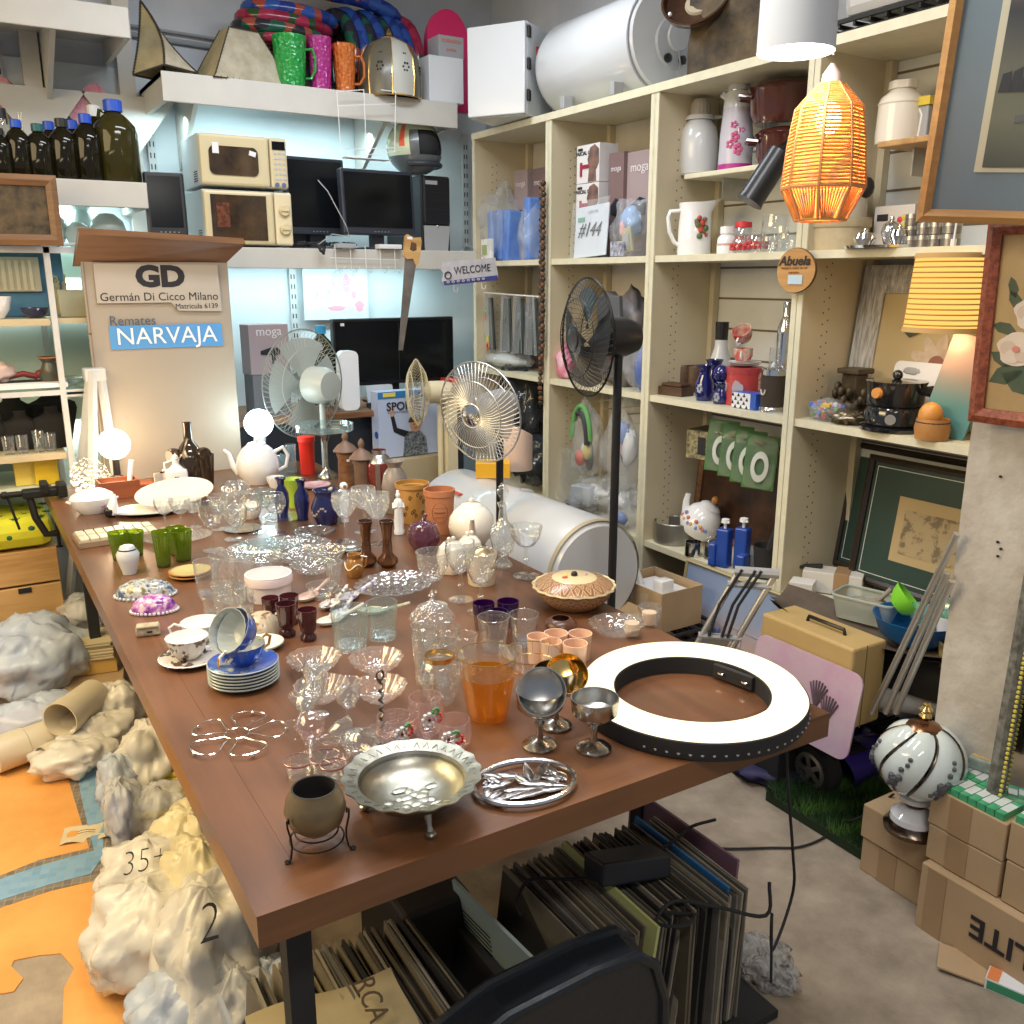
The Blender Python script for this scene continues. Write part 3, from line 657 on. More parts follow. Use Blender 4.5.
 #bottles on the high shelf
BOT=mat('brown_bottle_glass',(.010,.008,.003),.08,spec=.4);BOTG=mat('olive_bottle_glass',(.035,.030,.006),.08,spec=.4)
CB=mat('blue_cap',(.02,.09,.55),.35);CK=mat('black_cap',(.02,.02,.02),.4);CT=mat('teal_cap',(.02,.12,.12),.4);CW=mat('white_cap',(.75,.75,.75),.4)
zb=(0.787,4.2,2.006)[2]
def bottle(loc,r,h,mt,cap,lab,grip=0):
 r*=1.12;h*=1.06;t=thing('chemical_bottle',lab,'bottle',loc,0,'dark bottles on the high shelf')
 M().lathe([(0,0),(r*.9,0),(r,.01),(r,h*.62),(r*.93,h*.70),(r*.6,h*.80),(r*.33,h*.86),(r*.3,h*.93),(0,h*.93)],28).build('bottle_body',mt,t)
 M().lathe([(0,h*.87),(r*.42,h*.87),(r*.42,h),(r*.36,h*1.01),(0,h*1.01)],16,None,0,(16,.02)).build('cap',cap,t)
 if grip:M().tube([(-r*.3,0,h*.85),(-r*.62,0,h*.88),(-r*.7,0,h*.76)],.008,7).build('loop_handle',mt,t)
pb=(0.701,4.3,2)
bottle(((0.701,4.3,2)[0],4.30,zb),0.155/2,0.305,BOTG,CB,'big olive brown bottle with a blue cap, last of the bottle row',1)
for px_,xx,rr,hh2,Y_,cap,lab in((0,(0.587,4.28,2)[0],0.103/2,0.244,4.28,CB,'dark bottle with a bright blue cap next to the big olive bottle'),(0,(0.497,4.28,2)[0],0.098/2,0.221,4.28,CK,'dark bottle with a black cap in the middle of the bottle row'),(0,(0.409,4.28,2)[0],0.096/2,0.196,4.28,CT,'dark bottle with a wide teal cap in the bottle row'),(0,(0.334,4.28,2)[0],0.088/2,0.205,4.28,CB,'dark bottle with a dull blue cap beside the teal-capped one'),(0,(0.27,4.26,2)[0],0.071/2,0.169,4.26,CK,'small dark bottle with a black cap at the start of the row'),(0,(0.655,4.5,2)[0],0.113/2,0.310,4.50,CW,'dark bottle with a white cap standing behind the blue-capped ones'),(0,(0.561,4.48,2)[0],0.094/2,0.245,4.48,CB,'dark bottle with a blue cap half hidden behind the black-capped one'),(0,(0.472,4.48,2)[0],0.093/2,0.234,4.48,CB,'dark bottle with a blue cap in the second row behind the teal cap')):
 bottle((xx,Y_,zb),rr,hh2,BOT,cap,lab)
t=thing('glass_bottle','clear glass bottle with a black stopper behind the first dark bottles','bottle',((0.296,4.42,2)[0],4.44,zb))
h=0.280;M().lathe(vessel([(.04,0),(.045,.02),(.045,h*.6),(.015,h*.75),(.015,h*.88)],.002),20).build('bottle_body',CLEAR,t);M().lathe([(0,h*.86),(.022,h*.86),(.022,h),(0,h)],14).build('stopper',BLACK,t)
solo(M().lathe(vessel([(.009,0),(.009,0.271)],.001),14),'test_tube',CLEAR,'tall clear glass tube standing among the dark bottles','tube',((0.365,4.42,2)[0],4.44,zb))
PINKB=mat('faded_pink_print',(.72,.18,.24),.8,col2=(.70,.45,.48),vs=30)
for(c_,w_,lab)in(((0.34,4.7,2.375),.075,'faded pink flower print on the wall behind the first bottles'),((0.696,4.7,2.363),.10,'faded pink flower print on the wall behind the blue-capped bottles')):
 random.seed(5);m=M()
 pts=[(w_*(1+.25*math.sin(3*a+w_*30)+.15*math.sin(7*a))*math.cos(a),.8*w_*(1+.3*math.sin(5*a))*math.sin(a))for a in[2*PI*i/40 for i in range(40)]]
 m.prism(pts,-.001,.001,0,rot(90));solo(m,'flower_print',PINKB,lab,'print',c_)
t=thing('wall_drawing','pale sheet with grey curling lines and pink blots on the lit wall','drawing',(1.797,4.74,1.409))
dw,dh=.36,.36
M().box(0,0,0,dw,.002,dh).build('sheet',mat('drawing_paper',(.72,.80,.84),.7),t)
m=M();random.seed(2)
for k in range(26):
 cx,cz=random.uniform(-.08,.15),random.uniform(.12,.34);m.tube([(cx+.03*math.cos(a)*(1+a/9),-.003,cz+.018*math.sin(a))for a in[i*.45 for i in range(10)]],.0011,3)
m.build('curling_line',mat('pencil_grey',(.42,.50,.55),.8),t)
m=M()
for(cx,cz,a_,b_)in((.06,.19,.02,.05),(-.0,.06,.05,.014),(.13,.07,.025,.03),(.10,.13,.014,.02)):m.prism([(cx+a_*(1+.2*math.sin(5*i))*math.cos(i),cz+b_*math.sin(i))for i in[2*PI*k/16 for k in range(16)]],.001,.003,0,rot(90))
m.build('pink_blot',mat('pink_blot',(.80,.38,.45),.8),t)
#things on the low counter behind the table
zc=.98
t=thing('counter','low brown counter against the wall under the television','counter',(1.62,4.5,0))
M().box(0,0,zc-.03,1.5,.52,.03,0,.003).build('worktop',BROWNW,t);M().box(0,.05,0,1.44,.42,zc-.03).build('counter_base',DGREY,t)
t=thing('television','wide flat black television leaning on the counter behind the white speaker','television',(2.016,4.5,1.08))
tw=0.688;th=0.343
M().box(0,0,0,tw,.05,th,0,.006).build('case',BLACK,t);M().box(0,-.027,.02,tw-.02,.004,th-.035).build('screen',SCREEN,t);M().box(-tw*.43,-.03,th-.035,.02,.002,.014).build('sticker',PAPER,t)
M().box(0,.02,-.10,.3,.16,.012).box(0,.02,-.1,.05,.03,.12).build('stand',BLACK,t)
M().box(tw*.02,-.031,.02,.003,.001,th-.04).build('screen_seam',BLACKM,t)
def boxed(loc,w,h,d,rz,lab,brand,mt,cat='box',rows=None,ink=None):
 t=thing('product_box',lab,cat,loc,rz)
 M().box(0,d/2,0,w,d,h,0,.002).build('carton_body',mt,t)
 text(brand,w*.30,ink or mat('pale_print',(.72,.68,.70),.6),t,tr(0,-.002,h*.86))
 return t
MOG=mat('mauve_card',(.36,.28,.29),.5);MOGD=mat('brown_mauve_card',(.20,.13,.13),.5)
def dryer(t,w,h):
 m=M();m.prism([(x*w,z*h)for x,z in((-.28,.50),(.05,.57),(.26,.55),(.30,.48),(.27,.40),(.05,.40),(-.28,.42))],.002,.004,0,rot(90));m.prism([(x*w,z*h)for x,z in((.05,.42),(.18,.42),(.14,.22),(.04,.22))],.002,.004,0,rot(90))
 m.build('printed_dryer',INK,t)
t=boxed((1.3,4.34,1.18),0.201,0.232,.10,8,'mauve hairdryer carton standing behind the big grey fan','moga',MOG);dryer(t,.17,.22)
M().box(0,.05,-.20,.19,.10,.198,0,.002).build('lower_carton',mat('grey_carton',(.16,.16,.17),.6),t)
t=thing('brown_bottle','round olive glass bottle with a blue cap beside the television','bottle',(1.599,4.46,1));r=.06
hh_=0.394;M().lathe([(0,0),(r,0),(r*1.1,hh_*.3),(r*1.1,hh_*.6),(r*.8,hh_*.8),(r*.35,hh_*.88),(r*.33,hh_*.95)],24).build('bottle_body',BOTG,t);M().lathe([(0,hh_*.9),(r*.45,hh_*.9),(r*.45,hh_),(0,hh_)],16).build('cap',mat('cyan_cap',(.03,.28,.50),.4),t)
t=thing('wireless_speaker','white rounded upright speaker in front of the television','speaker',(1.671,4.3,0.985));sw=0.095;sh=0.293
M().prism(rrect(sw,sh,.03),-.03,.03,0,tr(0,0,sh/2)@rot(90)).build('speaker_shell',mat('white_grille',(.80,.82,.86),.45),t);M().box(0,0,-.004,sw*.8,.05,.006).build('foot',GREY,t)
t=thing('tablet_easel','pale grey tablet leaning on a small dark easel before the television','tablet',(1.85,4.3,0.99),R=rot(-18,0,3));M().prism(rrect(.15,.10,.01),-.004,.004,0,tr(0,0,.06)@rot(90)).build('screen_plate',mat('pale_plate',(.55,.60,.64),.3),t);M().box(0,-.008,0,.17,.02,.02).box(0,.04,-.0,.10,.06,.008).build('easel_ledge',BLACK,t)
solo(M().box(0,0,0,.09,.06,.04,0,.004),'red_case',RED,'small red case on the counter behind the white fan','case',(2.306,4.42,1.06))
t=thing('sports_box','white and blue carton with a picture of a waving boy, behind the table','box',(1.952,4.2,0.74),3)
bw=0.343;bh=0.335
M().box(0,.04,0,bw,.08,bh,0,.002).build('carton_body',mat('pale_blue_card',(.50,.58,.78),.5),t)
M().box(0,-.001,bh*.9,bw,.003,bh*.1).build('blue_header',mat('mid_blue_print',(.03,.20,.50),.5),t)
M().box(-bw*.32,-.003,bh*.925,bw*.2,.002,bh*.06).build('yellow_badge',mat('yellow_print',(.80,.65,.10),.5),t)
text('SPORT',.058,INK,t,tr(-.04,-.003,bh*.77),bold=.001);text('Camera Protection',.018,mat('grey_print',(.2,.2,.25),.6),t,tr(-.05,-.003,bh*.69))
def flat(pts,c,nm,T_=Matrix(),d=.002):return M().prism(pts,.001,d,0,T_@rot(90)).build(nm,c,t)
cx=.03
SK=mat('print_skin',(.60,.34,.22),.6);SWT=mat('print_knit',(.02,.03,.04),.7,col2=(.30,.34,.38),vs=70)
flat([(cx-.07,.0),(cx+.075,.0),(cx+.065,.09),(cx+.03,.125),(cx-.035,.125),(cx-.06,.1)],SWT,'printed_sweater')
flat([(cx-.06,.10),(cx-.12,.13),(cx-.135,.21),(cx-.115,.21),(cx-.10,.15),(cx-.03,.125)],mat('print_black',(.01,.012,.015),.6),'printed_sleeve')
flat([(cx-.135,.21),(cx-.14,.25),(cx-.125,.268),(cx-.112,.25),(cx-.115,.21)],SK,'printed_hand',d=.003)
flat([(cx+.005+.032*math.cos(a),.158+.038*math.sin(a))for a in[2*PI*i/20 for i in range(20)]],SK,'printed_face',d=.003)
flat([(cx+.005+.040*math.cos(a),.172+.036*math.sin(a))for a in[PI*i/12 for i in range(13)]],mat('print_olive',(.07,.06,.03),.6),'printed_cap',d=.004)
m=M();[m.ball(cx+.005+k*.011,-.003,.160,.003,.0015,.003,6)for k in(-1,1)];m.box(cx+.005,-.0035,.140,.014,.001,.003);m.build('printed_eyes_and_mouth',INK,t)
M().lathe([(0,0),(.02,0),(0,.002)],16,tr(-bw/2-.0,.03,bh*.35)@rot(0,-90,0)).build('blue_logo',BLUE,t)
t=thing('plywood_box','pale plywood box carrying the sports carton behind the ochre and terracotta pots','box',(1.999,4.25,0),2);M().box(0,0,0,.34,.20,.735,0,.003).build('crate_body',mat('pale_ply',(.55,.45,.28),.6),t)
t=thing('handsaw','handsaw with a wooden handle hanging before the television','saw',(1.925,4.05,1.754),R=rot(0,4,-6))
M().prism([(-.035,.0),(.028,.0),(-.03,-.47),(-.052,-.47)],-.001,.001,0,rot(90)).build('blade',mat('grey_saw_steel',(.30,.28,.27),.4,.7,col2=(.2,.18,.17),vs=10),t)
m=M().prism([(-.045,-.03),(-.04,.06),(-.03,.068),(.0,.055),(.035,.06),(.04,.04),(.035,-.02),(.03,-.06),(.015,-.07),(0,-.04),(-.03,-.045)],-.012,.012,0,rot(90))
m.build('handle',PINE,t);M().prism([(-.018,.0),(.0,-.008),(.016,.0),(.014,.03),(-.012,.035)],-.0125,.0125,0,rot(90)).build('finger_hole',mat('shadow_brown',(.10,.05,.02),.8),t)
M().box(-.02,-.013,.045,.025,.002,.012).build('price_sticker',PAPER,t)
t=thing('welcome_sign','pale wooden arrow sign with a blue band reading welcome, on a string','sign',(2.196,3.98,1.602),R=rot(0,-5,-8))
sw=0.291;sh=.108
M().prism([(-sw*.5,.02),(-sw*.47,0),(sw*.48,0),(sw*.5,.03),(sw*.48,sh),(-sw*.45,sh),(-sw*.5,sh*.7),(-sw*.46,sh*.5)],-.005,.005,0,rot(90)).build('board',mat('lilac_grey_paint',(.55,.53,.56),.6,var=.2,vs=20),t)
M().prism([(-sw*.47,.001),(sw*.485,.001),(sw*.485,.024),(-sw*.48,.020)],.004,.007,0,rot(90)).build('blue_band',mat('deep_blue_print',(.05,.06,.25),.5),t)
text('WELCOME',.050,INK,t,tr(.014,-.007,.062),sx=.78)
M().tube([(-sw*.39+.016*math.cos(a),-.008,.045+.016*math.sin(a))for a in[2*PI*i/14 for i in range(14)]],.003,5,True).build('life_ring',INK,t)
m=M();
for k in range(8):m.tube([(-sw*.4+k*.026+.007*math.cos(a),-.009,.014+.004*math.sin(a))for a in[2*PI*i/8 for i in range(8)]],.0018,4,True)
m.build('rope_trim',mat('pale_rope',(.6,.55,.5),.8),t)
M().tube([(-sw*.25,0,sh),(0,0,sh+.075),(sw*.3,0,sh)],.0015,4).build('string',GREY,t)
for k in(-.3,.2):M().tube([(sw*k,0,0),(sw*k,0,-.03),(sw*k+.012,-.008,-.036),(sw*k+.018,-.01,-.018)],.002,5).build('hook',WIRE,t)
#auction board at the end of the table
BOARD=mat('ivory_board',(.40,.34,.27),.45,var=.08,vs=1.5)
BLX,BRX=(0.502,4.05,0.808)[0],(1.043,4.05,0.791)[0]
t=thing('sign_board','tall ivory auctioneer board with a wooden cap, standing at the end of the table','sign',((BLX+BRX)/2+.012,4.12,.7805),2)
bw=.585;bh=(0.784,4.05,1.691)[2]-.782
M().box(0,.012,0,bw,.022,bh,0,.002).build('panel',BOARD,t)
M().box(-bw/2+.008,-.0005,0,.004,.002,bh).build('edge_seam',mat('seam_brown',(.25,.18,.12),.6),t)
for z in(.48,.62):M().box(-bw/2+.004,-.001,z,.012,.003,.006).build('edge_clip',BRASS,t)
m=M().prism([(-bw*.5-.03,bh-.0),(bw*.5+.03,bh-.0),(bw*.5+.05,bh+.07),(-bw*.5-.03,bh+.11)],-.01,.05,0,rot(90))
m=M().add([(-bw/2-.025,.02,bh-.02),(bw/2-.01,.02,bh-.01),(bw/2+.055,-.10,bh+.075),(-bw/2-.01,-.10,bh+.10),(-bw/2-.025,.05,bh-.02),(bw/2-.01,.05,bh-.01),(bw/2+.055,-.07,bh+.10),(-bw/2-.01,-.07,bh+.125)],[(0,1,2,3),(7,6,5,4),(0,3,7,4),(1,5,6,2),(3,2,6,7),(0,4,5,1)],0,False)
m.build('wooden_cap',wood('warm_plank',(.20,.09,.035),(.11,.045,.018),1.4),t)
sw=.50
M().prism([(-sw/2,0),(sw*.08,0),(sw*.14,-.035),(sw/2,-.04),(sw/2-.005,.155),(-sw/2,.155)],.0,.006,0,tr(.0,-.004,bh-.165)@rot(90)).build('name_plate',mat('pale_plate_cream',(.48,.42,.35),.4),t)
IN2=mat('dark_print',(.02,.018,.02),.5)
text('GD',.115,IN2,t,tr(.005,-.0105,bh-.062),sx=1.15,bold=.006)
text('Germán Di Cicco Milano',.047,IN2,t,tr(.0,-.0105,bh-.142),sx=1.0)
text('Matrícula 6139',.030,IN2,t,tr(.145,-.0105,bh-.182),sx=1.0)
text('Remates',.056,mat('grey_blue_print',(.10,.12,.16),.5),t,tr(-.12,-.004,bh-.238),sx=.95)
M().box(.015,-.002,bh-.353,.46,.003,.096).build('blue_panel',mat('sky_blue_print',(.10,.32,.66),.45),t)
text('NARVAJA',.098,mat('white_print',(.85,.85,.85),.5),t,tr(.015,-.006,bh-.304),sx=1.0)
#glass shelving in the corner
YL=4.15
for(k,xx)in enumerate(((0.359,4.15,0.934)[0],)):
 M().box(0,0,0,.022,.03,1.78)
zs=[(0.322,4.15,1.742)[2],(0.289,4.15,1.466)[2],(0.256,4.15,1.19)[2],(0.224,4.15,0.922)[2]]
lx=(0.363,4.15,1.424)[0]
t=thing('display_rack','white framed display rack with glass and pale wood shelves in the corner','rack',(0,4.15,0))
for x in(lx+.012,-.7):
 for y in(0,.5):M().box(x,y,0,.022,.025,zs[0]+.01).build('post',WHITE,t)
M().box(-.1,.25,zs[0]-.012,1.36,.52,.014).build('glass_shelf',glass('green_edge_glass',tint=(.88,.96,.94),body=.18,bcol=(.75,.95,.92)),t)
M().box(-.1,0,zs[0]-.022,1.36,.025,.024).build('front_bar',WHITE,t)
M().box(-.1,.25,zs[2]-.012,1.2,.5,.012).build('glass_shelf',glass('green_edge_glass'),t)
M().box(-.1,0,zs[2]-.03,1.2,.02,.02).build('front_bar',WHITE,t)
PLY=mat('pale_shelf_wood',(.56,.47,.30),.5,var=.1)
for z in(zs[1],zs[3]):M().box(-.17,.25,z-.028,1.06,.5,.028,0,.002).build('wood_shelf',PLY,t)
M().box(-.1,.52,zs[3]-.4,1.3,.01,zs[0]-zs[3]+.6).build('pale_back_panel',mat('mint_back',(.66,.78,.72),.5),t)
x6=(0.507,4.15,1.452)[0]
t=thing('display_rack','narrow rack bay behind the auction board holding the dried bouquet and green dish','rack',(lx+.02,4.15,0))
ww=.5
for z in(zs[1],zs[2]):M().box(ww/2,.25,z-.02,ww,.5,.02,0,.002).build('shelf',PLY if z==zs[1]else glass('green_edge_glass'),t)
M().box(ww/2,0,zs[2]-.04,ww,.02,.02).build('front_bar',WHITE,t);M().box(ww,.25,0,.02,.5,zs[0]).build('end_panel',WHITE,t)
OPAL=mat('opal_glass',(.68,.80,.80),.2,coat=.4,trans=.0,sss=.2)
for(pp,r,lab)in(((0.427,4.45,1.8),.075,'opal glass lamp globe beside the small framed etching'),((0.53,4.4,1.8),.055,'small opal glass globe with a dark clip, between two bigger ones'),((0.648,4.4,1.8),.075,'opal glass lamp globe next to the black screen')):
 t=thing('glass_globe',lab,'lamp globe',(pp[0],pp[1],zs[0]+.003));M().lathe([(0,0),(r*.5,0),(r*.62,r*.2),(r,r),(r*.85,r*1.55),(r*.4,r*1.95),(0,r*2)],28).build('globe',OPAL,t);M().lathe([(r*.5,0),(r*.56,0),(r*.56,.02),(r*.5,.02)],20).build('fitter_ring',CHROME,t)
solo(M().lathe(vessel([(.05,0),(.062,.02),(.05,.10),(.03,.17),(.04,.19)],.004),24),'glass_lampshade',OPAL,'tall bell-shaped opal shade standing behind the lamp globes','lampshade',((0.572,4.6,1.9)[0],4.58,zs[0]+.003))
solo(M().tube([(-.05,0,.008),(.0,-.02,.012),(.05,.0,.008)],.006,6).box(.08,0,0,.09,.03,.012),'lamp_fitting',WIRE,'white lamp fitting with a black clip lying on the rack top','fitting',((0.489,4.2,1.78)[0],4.2,zs[0]+.003))
t=thing('framed_book','dark blue framed relief of cream columns on the rack','frame',((0.303,4.38,1.5)[0],4.38,zs[1]+.001),R=rot(-8))
M().box(0,0,0,.30,.02,.30,0,.004).build('blue_backing',mat('dull_blue',(.05,.16,.28),.6),t);M().box(-.06,-.02,.10,.24,.02,.14,0,.002).build('pale_relief_panel',mat('old_cream',(.50,.44,.32),.7),t)
m=M();[m.box(-.15+k*.025,-.032,.105,.013,.006,.12)for k in range(8)];m.build('column_relief',mat('old_cream2',(.62,.55,.40),.7),t)
for(pp,r,h,mt,lab)in(((0.314,4.22,1.45),.055,.04,mat('navy_bowl',(.01,.02,.09),.15,coat=.5),'small navy bowl in front of the columns relief'),((0.179,4.22,1.45),.06,.085,PORC,'white bowl at the edge of the columns relief')):
 solo(M().lathe(vessel([(r*.4,0),(r*.8,h*.4),(r,h)],.004),24),'small_bowl',mt,lab,'bowl',(pp[0],pp[1],zs[1]+.002))
t=thing('dried_bouquet','bunch of dried pale stems beside a cream box on the rack','dried flowers',((0.425,4.35,1.5)[0],4.35,zs[1]+.001))
random.seed(4);m=M()
for k in range(24):a=random.uniform(-.02,.02);m.tube([(a,random.uniform(-.01,.01),0),(a*1.6,0,.10+random.random()*.06)],.0025,4);m.ball(a*1.6,0,.12+random.random()*.05,.006,n=6)
m.build('stems',mat('dried_stem',(.40,.36,.22),.9),t)
solo(M().box(0,0,0,.12,.1,.11,0,.003),'cream_box',mat('olive_cream_card',(.48,.46,.32),.7),'cream box on the narrow rack bay beside the dried stems','box',((0.47,4.3,1.5)[0],4.3,zs[1]+.001))
t=thing('painted_vase','small brown painted vase with a flared rim on the glass shelf','vase',((0.345,4.25,1.25)[0],4.25,zs[2]+.001));r=.042
M().lathe(vessel([(r*.7,0),(r*1.05,.035),(r*.8,.075),(r*.62,.095),(r*1.0,.115)],.004),28).build('vase_body',mat('painted_brown',(.10,.05,.025),.3,col2=(.05,.10,.08),vs=30),t);M().lathe([(r*.98,.112),(r*1.04,.116),(r*.9,.118)],28).build('painted_rim',TERRA,t)
t=thing('porcelain_figure','pink and cream porcelain figure lying on a dark base on the glass shelf','figurine',((0.208,4.3,1.25)[0],4.28,zs[2]+.001))
M().box(0.02,0,0,.26,.1,.02,0,.006).build('base',BLACKM,t);M().blob((-.06,0,.06),(.07,.035,.045),3,.3).build('body',mat('pale_pink_porcelain',(.70,.52,.48),.3),t);M().tube([(-.02,0,.04),(.04,0,.05),(.09,0,.035)],.012,8).ball(.10,0,.045,.02,n=10).build('dress',mat('dark_red_cloth',(.22,.03,.03),.6),t)
solo(M().lathe(vessel([(.025,0),(.05,.025),(.06,.03)],.003),20),'glass_dish',CUT,'small clear dish beside the painted vase','dish',((0.421,4.25,1.25)[0],4.25,zs[2]+.001))
solo(M().box(0,0,0,.26,.09,.018,0,.002),'open_book',PAPER,'flat pale booklet lying at the front of the glass shelf','booklet',((0.266,4.19,1.25)[0],4.19,zs[2]+.001))
def bust(loc,s,lab):
 t=thing('necklace_bust',lab,'display bust',loc,0,'black necklace busts on the rack')
 P_=[(.055,0),(.06,.02),(.075,.09),(.085,.14),(.08,.165),(.05,.18),(.032,.195),(.028,.215),(.03,.225),(0,.226)]
 M().lathe([(0,0)]+[(a*s,b*s)for a,b in P_],28,None,0,None,1.1,.5).build('bust_form',mat('black_velvet',(.018,.016,.016),.95),t)
 M().lathe([(.029*s,.222*s),(.031*s,.226*s),(0,.2275*s)],20,None,0,None,1.1,.5).build('neck_cap',DGREY,t)
bust(((0.196,4.42,1)[0],4.42,zs[3]+.001),1.0,'large black necklace bust behind the small one');bust(((0.348,4.42,1)[0],4.42,zs[3]+.001),1.06,'large black necklace bust beside the rack post')
bust(((0.215,4.3,1)[0],4.30,zs[3]+.001),.72,'small black necklace bust before a large one');bust(((0.33,4.28,1)[0],4.28,zs[3]+.001),.78,'medium black necklace bust with a bare grey neck')
bust(((0.123,4.32,1)[0],4.32,zs[3]+.001),.66,'small black necklace bust cut by the picture edge')
for i,(pp,lab)in enumerate((((0.154,4.2,1),'first'),((0.204,4.2,1),'second'),((0.265,4.22,1),'third'),((0.308,4.2,1),'fourth'))):
 r=.024;h=.075 if i!=2 else .09
 solo(M().lathe(vessel([(r*.85,0),(r,h)],.002),20),'drinking_glass',CLEAR,'clear drinking glass before the necklace busts, %s from the outer end'%lab,'glass',(pp[0],4.20,zs[3]+.001),group='glasses before the necklace busts')
t=thing('framed_etching','small brown wood framed etching of trees below the bottles','picture',(0.263,4.08,1.746),R=rot(0,0,-4))
fw,fh=.34,(0.294,4.08,2.004)[2]-(0.263,4.08,1.746)[2]
frame_m(fw,fh,.04,.02).build('frame',wood('etching_frame_wood',(.24,.12,.05),(.14,.07,.03),2),t)
M().box(0,-.002,.03,fw-.07,.004,fh-.06).build('picture',mat('sepia_etching',(.12,.08,.035),.5,col2=(.03,.02,.01),vs=22),t)
for pp,c_,lab in(((0.209,4.3,0.795),(.78,.62,.12),'pale yellow carton under the rack'),((0.282,4.28,0.777),(.70,.50,.02),'deep yellow carton under the rack beside the pale one')):
 solo(M().box(0,0,0,.09,.1,.13),'yellow_carton',mat('yellow_'+lab[:4],c_,.5),lab,'box',(pp[0],pp[1],.78))
DR=bpy.data.objects['display_rack'];M().box(-.22,.27,.75,1.1,.4,.028).build('lower_shelf',mat('mint_paint',(.60,.68,.56),.5),DR)
#contents of the bookcases
ZA,ZB_,ZC_=1.710,1.165,.551
RZ=-90
def bag(loc,r,seed,lab,mt,rz=0,inner=None,cat='plastic bag',grp=None,name='plastic_bag',neck=None,amp=.22,floor_=True,n=30,wr=.35,tag_=None):
 """film bag standing on its loc; optional contents inside"""
 t=thing(name,lab,cat,loc,rz,grp)
 m=M().blob((0,0,r[2]*.9),r,seed,amp,1.9,n,0,.0 if floor_ else None,None,wr)
 if neck:m.tube([(0,0,r[2]*1.6),(neck[0]*.5,neck[1]*.5,r[2]*1.75),(neck[0],neck[1],r[2]*1.6+neck[2])],[r[0]*.45,r[0]*.14,r[0]*.35],10,cap=False)
 m.build('film',mt,t)
 if inner:
  for(c,s,mm,nm)in inner:M().blob(c,s,seed+1,.15,2,16,0,.005).build(nm,mm,t)
 if tag_:text(tag_,.05,INK,t,tr(0,-r[1]*1.12,r[2]*.9)@rot(-20),'pen_mark')
 return t
 #bay nearest the corner
def carton(loc,w,h,d,lab,brand,mt=MOG,pic=1,rz=RZ,grp=None):
 t=thing('product_carton',lab,'box',loc,rz,grp)
 M().box(0,d/2,0,w,d,h,0,.0015).build('carton_body',mt,t)
 text(brand,w*.32,mat('pale_print',(.72,.68,.70),.6),t,tr(0,-.0015,h*.85))
 if pic:dryer(t,w,h)
 return t
G1='hairdryer cartons on the top bookcase shelves'
carton((2.56,4.105,1.71),.125,0.440,.08,'mauve hairdryer carton in the corner bookcase, above the blue packets','moga',MOG,grp=G1)
carton((2.56,3.936,1.71),.125,0.433,.08,'mauve hairdryer carton partly behind the bead string on the top shelf','moga',MOGD,grp=G1)
carton((2.62,(2.6,4.179,1.3)[1],ZB_),.15,.33,.08,'mauve carton behind the bagged combs, farther from the bead string','moga',MOG,0,grp='cartons behind the combs')
carton((2.62,(2.6,3.993,1.3)[1],ZB_),.15,.34,.08,'mauve carton behind the bagged combs, next to the bead string','moga',MOGD,0,grp='cartons behind the combs')
BLUP=mat('blue_packet',(.10,.20,.60),.4,col2=(.16,.32,.72),vs=8)
CLB=film('clear_bag_film',(.75,.80,.84),.2,.1,1,20)
t=bag((2.52,4.209,1.71),(.12,.12,.19),1,'clear bag of blue packets in the corner bookcase',CLB,RZ)
for k in(-.05,.03,.09):M().box(k,.0,.005,.05,.1,.25,0,.01,rot(0,k*60,0)).build('blue_packet',BLUP,t)
M().box(-.01,-.09,.0,.10,.02,.11,0,.004).build('white_packet',PAPER,t);M().box(-.02,-.102,.03,.05,.002,.05).build('green_label',mat('dull_green',(.35,.42,.22),.6),t)
t=bag((2.5,3.88,1.71),(.06,.09,.14),4,'clear bag of blue packets squeezed beside the bead string',CLB,RZ);M().box(0,0,.0,.05,.1,.29,0,.01).build('blue_packet',BLUP,t)
COMB=mat('dark_green_hair',(.01,.02,.022),.3,col2=(.035,.055,.055),vs=30,stretch=(8,8,1))
for i,(pp,lab)in enumerate((((2.47,4.276,1.2),'first, holding coloured clips'),((2.47,4.089,1.2),'second'),((2.47,3.961,1.2),'third'),((2.47,3.829,1.2),'fourth, beside the bead string'))):
 t=thing('hanging_bag','hanging clear bag of dark strands on the corner bookcase rail, '+lab,'plastic bag',(pp[0],pp[1],1.255),RZ)
 M().grid(lambda u,v,i=i:((u-.5)*(.09+.05*(1-v)),.012*math.sin(u*16+i)*(1-v*.6),v*.27),18,8).build('strands',COMB,t)
 M().grid(lambda u,v,i=i:((u-.5)*(.075+.06*(1-v)),-.02+.014*math.sin(u*9+i),v*.29),14,8).build('film',CLB,t)
 if i==0:
  random.seed(1)
  for k in range(12):M().box(random.uniform(-.04,.04),-.024,random.uniform(.0,.2),.018,.004,.03,0,0,rot(0,random.uniform(-9,9),0)).build('coloured_clip',[RED,mat('clip_yellow',(.7,.6,.1),.4),mat('clip_orange',(.8,.3,.08),.4),mat('clip_green',(.1,.4,.15),.4)][k%4],t)
solo(M().tube([(2.45,(2.45,4.289,1.5)[1],1.55),(2.45,3.64,1.535)],.004,6),'hanging_rail',WIRE,'thin white rail carrying the bags of dark strands','rail')
bag((2.49,4.142,1.166),(.10,.22,.05),6,'flat clear bag of grey parts lying on the corner bookcase shelf',CLB,0,[((0,0,.04),(.07,.18,.035),mat('pale_parts',(.5,.52,.5),.5),'grey_parts')])
t=bag((2.5,4.008,0.75),(.12,.17,.22),8,'black plastic bag of goods low in the corner bookcase',FILMD,0);
bag((2.48,3.84,0.6),(.1,.12,.14),18,'smaller black plastic bag in front of the other black bag',FILMD,0)
